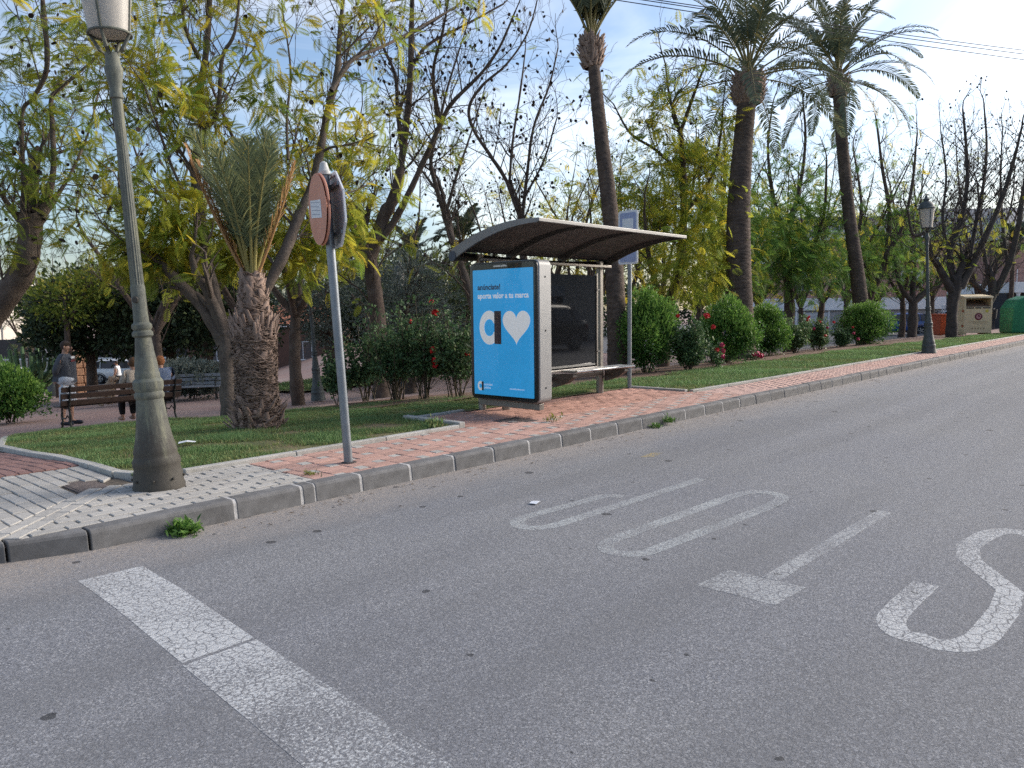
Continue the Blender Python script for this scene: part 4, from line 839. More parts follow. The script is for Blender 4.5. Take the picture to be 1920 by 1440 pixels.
# --- sign post with a faded round sign and the back of a stop sign
GALV = M('galvanised_steel', (.22, .245, .27), .45, .14, 9, (.17, .19, .21), .4, metal=.55, bst=.1, bsc=30, spec=.5)
COPPER = M('faded_red_sign', (.58, .27, .185), .55, .08, 7, (.62, .31, .225), .4, bst=.05, bsc=20)
SIGN_W = M('sign_white', (.68, .70, .73), .5, .05, 9); SIGN_B = M('sign_back_grey', (.42, .46, .50), .5, .1, 9)
sp = thing('road_sign_post', (4.0, 5.60, .12), 'leaning grey post with faded round red-brown sign and octagonal sign seen from behind', 'road sign')
MB().lathe([(.038, 0), (.038, 2.52)], 24).build('post', GALV, sp, smooth=True)
MB().lathe([(.07, .0), (.07, .016), (.045, .022)], 20).build('base_collar', m_iron, sp)
MB().lathe([(.052, 2.50), (.052, 2.53), (.046, 2.535), (.030, 2.60), (.008, 2.615)], 20).build('cap', M('cap_plastic', (.45, .45, .44), .5, .1, 9), sp, smooth=True)
nd = Vector((math.cos(R(160)), math.sin(R(160)), 0)); rd = link('round_sign', None, None, sp); rd['label'] = 'faded red-brown round sign face'
ce = Vector((0, 0, 2.21)) + nd * .075; tv = Vector((-nd.y, nd.x, 0))
MB().disc(ce, nd, .30, .022, 48).build('disc', COPPER, rd, bev=.004, smooth=True); b_ = MB(); b_.tube([ce - nd * .014 + (tv * math.cos(i * math.pi / 24) + Vector((0, 0, 1)) * math.sin(i * math.pi / 24)) * .293 for i in range(49)], .011, 6, False); b_.build('rim', COPPER, rd, smooth=True)
MB().bar(ce - nd * .03, ce - nd * .07, .06, .05).build('bracket', SIGN_B, rd); MB().bar(ce - nd * .03 + Vector((0, 0, .18)), ce - nd * .07 + Vector((0, 0, .18)), .06, .05).build('bracket', SIGN_B, rd)
c2 = ce + nd * .0125 + Vector((0, 0, .0)) - tv * .02
def on_disc(u, v, o=.0): return c2 + tv * u + Vector((0, 0, v)) + nd * o
for nm, (u0, u1, v0, v1), mt, off in (('paper_sticker', (-.19, .16, -.085, .065), SIGN_W, 0),):
    sk = .04; MB().hexa([on_disc(u0, v0 + sk), on_disc(u1, v0 - sk * .0), on_disc(u1, v1), on_disc(u0, v1 + sk), on_disc(u0, v0 + sk, .002), on_disc(u1, v0, .002), on_disc(u1, v1, .002), on_disc(u0, v1 + sk, .002)]).build(nm, mt, rd)
for k in range(4): MB().bar(on_disc(-.165, .085 - k * .033, .0026), on_disc(.13 - .03 * (k % 2), .045 - k * .033, .0026), .0005, .006).build('print_line', M('print_grey', (.35, .37, .42), .8, .1), rd)
no = Vector((math.cos(R(-20)), math.sin(R(-20)), 0)); to = Vector((-no.y, no.x, 0)); oc = Vector((0, 0, 2.20)) + no * .075; og = link('octagon_sign', None, None, sp); og['label'] = 'grey back of an octagonal sign'
P8 = [oc + (to * math.cos(R(22.5 + 45 * k)) + Vector((0, 0, 1)) * math.sin(R(22.5 + 45 * k))) * .325 for k in range(8)]
MB().add([p - no * .003 for p in P8] + [p + no * .003 for p in P8], [tuple(range(8))[::-1], tuple(range(8, 16))] + [(i, (i + 1) % 8, 8 + (i + 1) % 8, 8 + i) for i in range(8)]).build('plate', SIGN_B, og)
for k in range(8): MB().bar(P8[k] - no * .012, P8[(k + 1) % 8] - no * .012, .03, .012, no).build('rim', SIGN_W, og)
for zz in (-.2, .2): MB().bar(oc + Vector((0, 0, zz)) - to * .22 - no * .02, oc + Vector((0, 0, zz)) + to * .22 - no * .02, .03, .03, no).build('rail', GALV, og)
sp.rotation_euler = Matrix.Rotation(-.050, 3, Vector((RV[0], RV[1], 0)).cross(Vector((0, 0, 1))) * -1).to_euler()

# --- bus shelter
STEEL = M('brushed_steel', (.25, .235, .215), .4, .10, 12, (.20, .185, .17), .4, metal=.7, bst=.05, bsc=40, spec=.5); STEEL_T = M('tan_steel', (.30, .24, .185), .45, .1, 12, metal=.4)
ALU = M('panel_grey', (.33, .33, .325), .5, .06, 9, (.28, .28, .27), .3, metal=.2); BLK = M('black_frame', (.010, .011, .013), .3, .1, 9, spec=.5)
BLUE = M('poster_blue', (.040, .40, .82), .5, .05, 3); POSW = M('poster_white', (.86, .88, .90), .5, .03, 3); POSN = M('poster_navy', (.02, .035, .11), .5, .05, 3); POSB = M('poster_brown', (.10, .075, .085), .5, .06, 3)
ROOF_D = M('roof_sheet_dark', (.13, .122, .115), .65, .35, 22, (.06, .056, .053), .48, bst=.6, bsc=60, sc2=14); RIB_D = M('roof_rib', (.10, .094, .089), .5, .15, 9, metal=.3); EDGE_L = M('roof_edge', (.21, .208, .205), .45, .08, 9, metal=.4)
def lit(m_, e):     # glow added to the print colours to brighten the poster; no lamps inside
    b_ = m_.node_tree.nodes['Principled BSDF']; src = b_.inputs['Base Color'].links[0].from_socket; m_.node_tree.links.new(src, b_.inputs['Emission Color']); b_.inputs['Emission Strength'].default_value = e
lit(BLUE, .09); lit(POSW, .07)
so = np.array((7.3, 7.2, .13)); sh = thing('bus_shelter', tuple(so), 'bus shelter with curved dark roof and blue advertising panel', 'bus shelter')
def S(b_, *a, **k): return b_.build(*a, org=so, **k)
S(MB().lathe([(.042, -.02), (.042, .0), (.042, 2.06)], 18, (7.32, 7.20, .13)), 'post', STEEL_T, sh, smooth=True); S(MB().lathe([(.052, .0), (.052, .24), (.045, .25)], 18, (7.32, 7.20, .13)), 'post_foot', STEEL, sh, smooth=True)
S(MB().box(9.92, 10.0, 7.14, 7.22, .35, 2.2), 'post', STEEL, sh, bev=.008); S(MB().lathe([(.058, .0), (.058, .33), (.05, .34)], 18, (9.96, 7.18, .13)), 'post_foot', STEEL, sh, smooth=True); S(MB().lathe([(.058, .0), (.058, .33), (.05, .34)], 18, (7.55, 6.98, .13)), 'post_foot', STEEL, sh, smooth=True)
S(MB().box(9.80, 9.835, 7.12, 7.165, .55, 2.0), 'glass_stile', STEEL, sh, bev=.004); S(MB().box(7.50, 7.535, 7.12, 7.165, .55, 2.0), 'glass_stile', STEEL, sh, bev=.004); S(MB().box(7.53, 9.81, 7.12, 7.165, .535, .565), 'glass_rail', STEEL, sh, bev=.004)
m, n, l, b = nt('dark_reflection_glass'); b.inputs['Base Color'].default_value = (.012, .013, .015, 1); b.inputs['Roughness'].default_value = .03; b.inputs['Specular IOR Level'].default_value = .9  # dark tone of the reflected street put into the glass colour
tr = n.new('ShaderNodeBsdfTransparent'); tr.inputs[0].default_value = (.20, .21, .22, 1); mx = n.new('ShaderNodeMixShader'); mx.inputs[0].default_value = .16; l.new(b.outputs[0], mx.inputs[1]); l.new(tr.outputs[0], mx.inputs[2]); l.new(mx.outputs[0], n['Material Output'].inputs[0]); GL_REFL = m
S(MB().box(7.54, 9.795, 7.137, 7.147, .57, 1.97), 'glass_pane', GL_REFL, sh)
for (gx_, gz_) in ((7.52, .8), (7.52, 1.75), (9.82, .8), (9.82, 1.75)): S(MB().disc((gx_, 7.11, gz_), (0, 1, 0), .014, .03, 10), 'glass_clip', EDGE_L, sh)
# advertising case
ad = link('advertising_panel', None, None, sh); ad['label'] = 'lit-looking blue poster case with rounded corners'
yz = rrect(6.03, 7.19, .31, 2.06, .075, 6); S(MB().prism(yz, 7.13, 7.36, 'x'), 'case', ALU, ad, bev=.012, smooth=True)
S(MB().prism(rrect(6.04, 7.18, .32, 2.05, .07, 6), 7.108, 7.128, 'x'), 'black_border', BLK, ad, bev=.004, smooth=True)
S(MB().prism(rrect(6.10, 7.12, .375, 1.965, .012, 3), 7.100, 7.1065, 'x'), 'poster', BLUE, ad)
def pm(y, z, o=7.0985): return Matrix.Translation((o - so[0], y - so[1], z - so[2])) @ Matrix(((0, 0, -1, 0), (-1, 0, 0, 0), (0, 1, 0, 0), (0, 0, 0, 1)))   # text x runs towards -y, facing -x
text_obj('poster_text', 'anúnciate!', .098, pm(7.035, 1.715), POSN, ad, .0005, .0026); text_obj('poster_text', 'aporta valor a tu marca', .098, pm(7.035, 1.605), POSW, ad, .0005, .0026, sx=.93)
text_obj('poster_text', 'actividad', .042, pm(6.945, .495), POSW, ad, .0005, 0); text_obj('poster_text', 'pública', .042, pm(6.945, .455), POSW, ad, .0005, 0); text_obj('poster_text', 'actividadpublica.com', .030, pm(6.50, .465), POSW, ad, .0005, 0)
text_obj('case_text', 'actividad pública', .034, pm(6.76, 1.995, 7.1075), POSW, ad, .0004, 0)
def ring_logo(yc, zc, s, nm='logo'):
    L_ = link(nm, None, None, ad); V, Fq = [], []; k = 40
    for i in range(k + 1):
        a = R(-62) + (R(360 - 2 * 0) - R(0)) * 0 + R(62 * 2) * 0; a = R(28) + R(304) * i / k
        for rr in ((1.0, 1.0), (.52, .50)): V.append((7.0975, yc - math.cos(a) * .175 * s * rr[0] * (1 if True else 1), zc + math.sin(a) * .215 * s * rr[1]))
    V = [(x, y, z) for x, y, z in V]; Fq = [(2 * i, 2 * i + 1, 2 * i + 3, 2 * i + 2) for i in range(k)]
    S(MB().add(V + [(x + .0012, y, z) for x, y, z in V], Fq + [tuple(j + len(V) for j in f)[::-1] for f in Fq]), 'ring', POSW, L_)
    y0 = yc; S(MB().box(7.0955, 7.0966, y0 - .205 * s, y0 - .088 * s, zc - .205 * s, zc + .21 * s), 'bar', POSB, L_)
ring_logo(6.835, 1.235, 1.0); ring_logo(7.01, .485, .28)
hp = []
for i in range(48):
    q = 2 * math.pi * i / 48; hx = 16 * math.sin(q) ** 3; hz = 13 * math.cos(q) - 5 * math.cos(2 * q) - 2 * math.cos(3 * q) - math.cos(4 * q); hp.append((6.375 - hx * .0142, 1.235 + (hz + 2.5) * .0130 * 1.12))
S(MB().prism(hp, 7.097, 7.0985, 'x'), 'heart', POSW, ad)
m, n, l, b = nt('poster_glazing'); gl = n.new('ShaderNodeBsdfGlossy'); gl.inputs['Roughness'].default_value = .03; tr = n.new('ShaderNodeBsdfTransparent'); fr = n.new('ShaderNodeFresnel'); fr.inputs[0].default_value = 1.4; mx = n.new('ShaderNodeMixShader')
l.new(fr.outputs[0], mx.inputs[0]); l.new(tr.outputs[0], mx.inputs[1]); l.new(gl.outputs[0], mx.inputs[2]); l.new(mx.outputs[0], n['Material Output'].inputs[0])
_gp = rrect(6.06, 7.16, .34, 2.03, .05, 5); S(MB().add([(7.09, y_, z_) for y_, z_ in _gp], [tuple(range(len(_gp)))[::-1]]), 'glazing', m, ad)
for zz in (.5, 1.2, 1.85): S(MB().disc((7.245, 6.0295, zz), (0, 1, 0), .012, .006, 10), 'lock', BLK, ad)
S(MB().box(7.2, 7.29, 6.1, 7.15, .22, .30), 'lower_rail', STEEL, sh, bev=.006)
# roof
def arc_pt(s): return 7.30 - 1.44 * s, 2.215 + .275 * s + .36 * .27 * 4 * s * (1 - s)
X0, X1, NS = 6.93, 10.22, 16
V = [(x, *arc_pt(i / NS)) for x in (X0, X1) for i in range(NS + 1)]; V2 = [(x, y, z + .012) for x, y, z in V]; k = NS + 1
Fq = [(i, i + 1, k + i + 1, k + i) for i in range(NS)] + [(2 * k + i, 3 * k + i, 3 * k + i + 1, 2 * k + i + 1) for i in range(NS)] + [(i, 2 * k + i, 2 * k + i + 1, i + 1) for i in range(NS)] + [(k + i, k + i + 1, 3 * k + i + 1, 3 * k + i) for i in range(NS)]
rf = S(MB().add(V + V2, Fq), 'roof', ROOF_D, sh, smooth=True)
for (ra, rb, mt, dp) in ((X0 - .03, X0 + .0, EDGE_L, .125), (7.93, 7.99, RIB_D, .10), (9.06, 9.12, RIB_D, .10), (X1 - .0, X1 + .03, RIB_D, .13)):
    V = []
    for i in range(NS + 1):
        y, z = arc_pt(i / NS); d_ = dp * (1 - .78 * i / NS); V += [(ra, y, z + .02), (rb, y, z + .02), (rb, y, z - d_), (ra, y, z - d_)]
    if mt is RIB_D: V = [(x, y, min(z, arc_pt((7.30 - y) / 1.44)[1] - .002)) for x, y, z in V] if ra < 10 else V
    Fq = [(4 * i + j, 4 * i + (j + 1) % 4, 4 * i + 4 + (j + 1) % 4, 4 * i + 4 + j) for i in range(NS) for j in range(4)] + [(0, 3, 2, 1), tuple(4 * NS + j for j in range(4))]
    MB().add(V, Fq).build('rib', mt, rf, org=so)
yf, zf = arc_pt(1); MB().box(X0 - .035, X1 + .035, yf - .035, yf + .005, zf - .022, zf + .022).build('front_edge', EDGE_L, rf, org=so, bev=.006)
MB().tube([(X0 - .02, 7.28, 2.15), (X1 + .02, 7.28, 2.15)], .062, 16).build('back_beam', RIB_D, rf, org=so, smooth=True); MB().disc((X0 - .03, 7.28, 2.15), (1, 0, 0), .064, .02, 18).build('beam_cap', M('beam_cap_blue', (.07, .085, .11), .5, .1), rf, org=so)
MB().box(7.2, 10.1, 7.05, 7.10, 2.09, 2.13).build('header_rail', STEEL, rf, org=so, bev=.006)
# seat
st = link('seat', None, None, sh); MB().tube([(8.75, 6.72, .56), (10.22, 6.72, .56)], .026, 14).build('front_tube', M('polished_steel', (.62, .62, .62), .25, .05, 9, metal=.9), st, org=so, smooth=True)
MB().box(8.75, 10.22, 6.73, 7.0, .545, .575).build('seat_plate', M('seat_metal', (.46, .46, .45), .4, .08, 9, metal=.6), st, org=so, bev=.006)
for xx in (8.70, 10.0): MB().prism([(7.12, .32), (7.12, .52), (6.74, .535), (6.74, .49), (6.86, .40)], xx, xx + .10, 'x').build('bracket', RIB_D, st, org=so)
MB().box(7.6, 9.95, 7.10, 7.13, .42, .48).build('support_rail', RIB_D, st, org=so)
# --- bus stop sign
bs_ = thing('bus_stop_sign', (10.84, 7.21, .12), 'grey pole with blue and white bus stop plate behind the shelter roof', 'bus stop sign'); MB().lathe([(.034, 0), (.034, 2.95)], 20).build('pole', GALV, bs_, smooth=True)
SBL = M('sign_blue', (.30, .35, .52), .5, .06, 5); pl_ = link('plate', None, None, bs_)
MB().prism(rrect(-.19, .19, 2.06, 2.93, .045, 5), -.052, -.038, 'x').build('panel', SIGN_W, pl_, bev=.003); MB().prism(rrect(-.155, .155, 2.095, 2.895, .03, 4), -.0545, -.0525, 'x').build('blue_field', SBL, pl_)
MB().prism(rrect(-.105, .105, 2.40, 2.80, .015, 3), -.0575, -.055, 'x').build('white_field', SIGN_W, pl_)
for (a, c_, d, e) in ((-.085, .085, 2.50, 2.515), (-.085, .085, 2.62, 2.635), (-.085, -.075, 2.51, 2.63), (.075, .085, 2.51, 2.63), (-.02, -.012, 2.52, 2.62), (.03, .038, 2.52, 2.62)): MB().box(-.059, -.058, a, c_, d, e).build('bus_pictogram', SBL, pl_)
for yy in (-.055, .05): MB().disc((-.0585, yy, 2.495), (1, 0, 0), .018, .0012, 14).build('bus_pictogram', SBL, pl_)

# --- benches
WOODD = M('bench_wood', (.042, .027, .022), .5, .3, 7, (.025, .018, .016), .4, bst=.25, bsc=30, spec=.4); IRONB = M('bench_iron', (.022, .024, .023), .55, .2, 12); SLATG = M('bench_slat_grey', (.20, .215, .235), .5, .15, 9)
def bench(x, y, rz, L_, label, wood, n_legs=2, slats=(3, 3)):
    t = thing('park_bench', (x, y, gzf(x, y)), label, 'bench', 'park benches', rz)       # local: back at y=0, seat towards +y, centred on x
    for i in range(3): MB().box(-L_ / 2, L_ / 2, .0 - .055 * (2 - i) * -1 * 0, .025, 0, .1).build('back_slat', wood, t, bev=.008).matrix_local = Matrix.Translation((0, -.05 - .035 * i, .46 + .125 * i)) @ Matrix.Rotation(R(14), 4, 'X')
    for i in range(4): MB().box(-L_ / 2, L_ / 2, .0, .085, 0, .03).build('seat_slat', wood, t, bev=.006).matrix_local = Matrix.Translation((0, .02 + .105 * i, .43 - .006 * i))
    for sx_ in (-1, 1):
        xx = sx_ * (L_ / 2 - .14); fr_ = link('end_frame', None, None, t)
        MB().tube([(xx, -.16, .84), (xx, -.10, .62), (xx, -.03, .42), (xx, .18, .40), (xx, .42, .41)], .022, 8).build('frame', IRONB, fr_, smooth=True)
        MB().tube([(xx, -.03, .42), (xx, -.06, .28), (xx, -.04, .15), (xx, -.13, .0)], [.024, .026, .02, .024], 8).build('leg', IRONB, fr_, smooth=True)
        MB().tube([(xx, .36, .41), (xx, .40, .25), (xx, .36, .12), (xx, .44, .0)], [.022, .024, .018, .022], 8).build('leg', IRONB, fr_, smooth=True)
        MB().tube([(xx, -.05, .2), (xx, .1, .27), (xx, .2, .2), (xx, .37, .2)], .012, 6).build('scroll', IRONB, fr_, smooth=True)
        MB().tube([(xx, -.11, .66), (xx, .1, .67), (xx, .36, .64), (xx, .40, .42)], .018, 8).build('armrest', IRONB, fr_, smooth=True)
    return t
# --- people: skinned skeletons, clothing as children
def skin(name, verts, edges, rad, mat, parent, sub=2, root=0):
    me = bpy.data.meshes.new(name); me.from_pydata(verts, edges, []); me.update(); o = link(name, me, mat, parent)
    md = o.modifiers.new('skin', 'SKIN'); md.use_smooth_shade = True; sv = me.skin_vertices[0].data if me.skin_vertices else None
    if sv is None:
        bpy.context.view_layer.objects.active = o; me.skin_vertices.new() if hasattr(me.skin_vertices, 'new') else None; sv = me.skin_vertices[0].data
    for i, r_ in enumerate(rad): sv[i].radius = (r_, r_) if not hasattr(r_, '__len__') else r_
    sv[root].use_root = True; s_ = o.modifiers.new('sub', 'SUBSURF'); s_.levels = s_.render_levels = sub; return o
def chain(dct):
    """name -> (pos, radius, parent name)"""
    ks = list(dct); ix = {k: i for i, k in enumerate(ks)}; return [dct[k][0] for k in ks], [(ix[dct[k][2]], ix[k]) for k in ks if dct[k][2]], [dct[k][1] for k in ks]
SKIN = M('skin', (.42, .25, .18), .6, .1, 9); HAIRB = M('hair_brown', (.10, .055, .03), .8, .3, 40, bst=.6, bsc=90); HAIRD = M('hair_dark', (.05, .035, .028), .8, .3, 40, bst=.5, bsc=90); HAIRR = M('hair_auburn', (.30, .12, .05), .8, .3, 40, bst=.5, bsc=90)
def head(t, c_, fwd, hair, long_=0, s=1.0):
    f = Vector(fwd).normalized(); r_ = f.cross(Vector((0, 0, 1))).normalized(); c_ = Vector(c_); h = link('head_details', None, None, t)
    for sd in (-1, 1):
        MB().sphere(c_ + f * .083 * s + r_ * .032 * sd * s + Vector((0, 0, .012 * s)), .011 * s, 6, 5).build('eye', HAIRD, h); MB().sphere(c_ + r_ * .078 * sd * s + Vector((0, 0, 0)), (.016 * s, .02 * s, .032 * s), 7, 6).build('ear', SKIN, h, smooth=True)
    MB().sphere(c_ + f * .100 * s - Vector((0, 0, .018 * s)), (.016 * s, .016 * s, .026 * s), 7, 6).build('nose', SKIN, h, smooth=True); MB().sphere(c_ + f * .086 * s - Vector((0, 0, .062 * s)), (.018 * s, .018 * s, .006 * s), 7, 5).build('mouth', M('lip', (.30, .12, .10), .6, .1), h)
    b_ = MB().sphere((0, 0, 0), 1, 16, 12); V = []
    for p in b_.v:
        v = Vector(p); fr_ = max(0, v.dot(f)); k = 1.0 if (v.z > .25 + .5 * fr_ * 0 or fr_ < .35) else .82
        V.append(c_ - f * .012 * s + Vector((v.x * .088 * s * k, v.y * .088 * s * k, .030 * s + v.z * (.098 if v.z > 0 else (.10 + long_ if fr_ < .35 else .03)) * s)) - f * .02 * fr_ * s * (1 if v.z < .45 else 0))
    o = MB(); o.v = [tuple(p) for p in V]; o.f = b_.f; o.build('hair', hair, t, smooth=True)
def hand_nodes(d, pre, par, wrist, dirv, side, s=1.0, r=.009, curl=(0, 0, -.4)):
    w = Vector(wrist); f = Vector(dirv).normalized(); sd = Vector(side).normalized(); cu = Vector(curl); d[pre + 'pm'] = (w + f * .05 * s, .03 * s, par)
    for i, (o_, L_) in enumerate(((-.03, .065), (-.01, .078), (.01, .074), (.03, .058))):
        a = w + f * .092 * s + sd * o_ * s; d[pre + f'k{i}'] = (a, r * 1.1 * s, pre + 'pm'); b_ = a + (f + cu * .3).normalized() * L_ * .55 * s; d[pre + f'm{i}'] = (b_, r * s, pre + f'k{i}'); d[pre + f't{i}'] = (b_ + (f + cu).normalized() * L_ * .5 * s, r * .8 * s, pre + f'm{i}')
    a = w + f * .03 * s - sd * .04 * s; d[pre + 'tk'] = (a, r * 1.2 * s, pre + 'pm'); d[pre + 'tt'] = (a + (f - sd * .7).normalized() * .05 * s, r * s, pre + 'tk')
def person(x, y, rz, label, H, top, bottom, shoe, hair, pose, long_=0, shorts=False, z=None, sleeve=True, seat_h=.44, belly=1.0, extra=None):
    """local frame: facing +x, left is +y"""
    cov = {'pelvis', 'waist', 'chest', 'neck0', 'lsh', 'rsh', 'lh', 'rh'} | ({'lel', 'rel'} if sleeve else set())
    t = thing('person', (x, y, gzf(x, y) if z is None else z), label, 'person', 'people in the park', rz); k = H / 1.75; V3 = lambda a, c_, e: Vector((a * k, c_ * k, e * k)); d = {}
    if pose == 'sit':
        pz = seat_h / k + .09; hip = V3(0, 0, pz); d['pelvis'] = (hip, .13 * k, None)
        for sd, n_ in ((1, 'l'), (-1, 'r')):
            d[n_ + 'h'] = (V3(.02, .085 * sd, pz - .02), .095 * k, 'pelvis'); kx = .43; d[n_ + 'kn'] = (V3(kx, .11 * sd, pz + .0), .065 * k, n_ + 'h'); d[n_ + 'ca'] = (V3(kx + .04, .11 * sd, pz - .25), .052 * k, n_ + 'kn'); d[n_ + 'an'] = (V3(kx + .02, .11 * sd, .09), .038 * k, n_ + 'ca'); d[n_ + 'ft'] = (V3(kx + .15, .12 * sd, .04), .035 * k, n_ + 'an')
        cz = pz
    else:
        cz = .93; d['pelvis'] = (V3(0, 0, .93), .13 * k, None); stp = .10 if pose == 'walk' else .03
        for sd, n_ in ((1, 'l'), (-1, 'r')):
            q = stp * sd; d[n_ + 'h'] = (V3(.0, .085 * sd, .86), .095 * k, 'pelvis'); d[n_ + 'kn'] = (V3(q * .9 + .01, .095 * sd, .48), .062 * k, n_ + 'h'); d[n_ + 'ca'] = (V3(q * 1.3 - .02, .10 * sd, .33), .056 * k, n_ + 'kn'); d[n_ + 'an'] = (V3(q * 1.7 - .03, .10 * sd, .09), .038 * k, n_ + 'ca'); d[n_ + 'ft'] = (V3(q * 1.7 + .12, .11 * sd, .035), .035 * k, n_ + 'an')
    d['waist'] = (V3(.01 * belly, 0, cz + .17), (.135 * k * belly, .155 * k * belly), 'pelvis'); d['chest'] = (V3(.0, 0, cz + .38), (.13 * k * belly, .165 * k * belly), 'waist'); d['neck0'] = (V3(-.01, 0, cz + .54), .075 * k, 'chest'); d['neck1'] = (V3(.012, 0, cz + .59), .06 * k, 'neck0'); d['hd'] = (V3(.03, 0, cz + .635), .085 * k, 'neck1'); d['hd2'] = (V3(.03, 0, cz + .71), .085 * k, 'hd')
    arms = {'behind': ((-.10, .25, cz + .22), (-.17, .05, cz + .04)), 'sit': ((.05, .24, cz + .25), (.24, .14, cz + .10)), 'walk': ((-.02, .22, cz + .22), (.10, .22, cz + .0))}[pose]
    for sd, n_ in ((1, 'l'), (-1, 'r')):
        e, w_ = arms; d[n_ + 'sh'] = (V3(-.01, .17 * sd, cz + .48), .065 * k, 'chest'); d[n_ + 'el'] = (V3(e[0], e[1] * sd, e[2]), .048 * k, n_ + 'sh'); wr = V3(w_[0], w_[1] * sd, w_[2]); d[n_ + 'wr'] = (wr, .033 * k, n_ + 'el')
        dv = (wr - d[n_ + 'el'][0]).normalized(); hand_nodes(d, n_ + 'hand', n_ + 'wr', wr, dv, Vector((0, 0, 1)).cross(dv) if abs(dv.z) < .9 else Vector((1, 0, 0)), k)
    bd_ = {q: (p, (tuple(a * (.72 if q in cov else 1) for a in rr) if hasattr(rr, '__len__') else rr * (.72 if q in cov else 1)), pa) for q, (p, rr, pa) in d.items()}; v, e, r_ = chain(bd_); skin('body', v, e, r_, SKIN, t, 1)
    def sub(keys, grow, name, mat, ends={}):
        dd = {}
        for q in keys:
            p, rr, pa = d[q]; rr = rr if not hasattr(rr, '__len__') else rr; g = tuple(a + grow for a in rr) if hasattr(rr, '__len__') else rr + grow
            dd[q] = (p if q not in ends else ends[q], g, pa if pa in keys else None)
        v, e, r_ = chain(dd); return skin(name, v, e, r_, mat, t, 2)
    mid = lambda a, c_, f: d[a][0] * (1 - f) + d[c_][0] * f
    if sleeve: sub(['waist', 'pelvis', 'chest', 'neck0', 'lsh', 'lel', 'lwr', 'rsh', 'rel', 'rwr'], .022 * k, 'shirt', top, {'neck0': mid('neck0', 'chest', .05), 'pelvis': mid('pelvis', 'waist', .05)})
    else: sub(['waist', 'pelvis', 'chest', 'neck0', 'lsh', 'lel', 'rsh', 'rel'], .018 * k, 'shirt', top, {'neck0': mid('neck0', 'chest', .25), 'lel': mid('lsh', 'lel', .55), 'rel': mid('rsh', 'rel', .55), 'pelvis': mid('pelvis', 'waist', .1)})
    if shorts:
        b_ = MB().sphere(d['pelvis'][0] + Vector((0, 0, .02 * k)), (.155 * k * belly, .175 * k * belly, .15 * k), 16, 10)
        for q in 'lr': b_.tube([d[q + 'h'][0] + Vector((0, 0, .06 * k)), d[q + 'h'][0] - Vector((0, 0, .08 * k)), mid(q + 'h', q + 'kn', .6), mid(q + 'h', q + 'kn', 1.02)], [.10 * k, .118 * k, .108 * k, .102 * k], 14)
        b_.build('shorts', bottom, t, smooth=True)
    else: sub(['pelvis', 'lh', 'lkn', 'lca', 'lan', 'rh', 'rkn', 'rca', 'ran'], .022 * k, 'trousers', bottom, {'lan': mid('lan', 'lca', .12), 'ran': mid('ran', 'rca', .12)})
    for n_ in 'lr':
        a, f = d[n_ + 'an'][0], d[n_ + 'ft'][0]; hl = Vector((a.x - .06 * k, a.y, .045 * k)); skin('shoe', [hl, Vector((a.x + .02, a.y, .05 * k)), Vector((f.x, f.y, .042 * k)), Vector((f.x + .07 * k, f.y, .038 * k))], [(0, 1), (1, 2), (2, 3)], [.042 * k, .05 * k, .048 * k, .034 * k], shoe, t, 1)
    head(t, d['hd2'][0] - Vector((0, 0, .035 * k)), (1, 0, 0), hair, long_, k * 1.05)
    if extra: extra(t, d, k)
    return t
# --- parked cars
TYRE = M('tyre', (.012, .012, .013), .8, .2, 20); RIM = M('rim_alloy', (.32, .33, .34), .35, .08, 9, metal=.7); CGL = M('car_glass', (.012, .014, .017), .08, .05, 3, spec=.8); PLAST = M('car_plastic', (.018, .018, .02), .6, .1, 9); TAILR = M('tail_red', (.35, .015, .015), .25, .05, 9); HEADL = M('head_lamp', (.6, .63, .66), .15, .05, 9); NPL = M('number_plate', (.7, .7, .68), .5, .03, 9)
def car_paint(name, col):
    if name in MATS: return MATS[name]
    m, n, l, b = nt(name); b.inputs['Base Color'].default_value = (*col, 1); b.inputs['Roughness'].default_value = .3; b.inputs['Coat Weight'].default_value = .6; b.inputs['Coat Roughness'].default_value = .06
    l.new(mixc(n, l, ramp(n, l, noise(n, l, 3, 4).outputs['Fac'], .3, .7).outputs[0], tuple(c * .9 for c in col), col), b.inputs['Base Color']); MATS[name] = m; return m
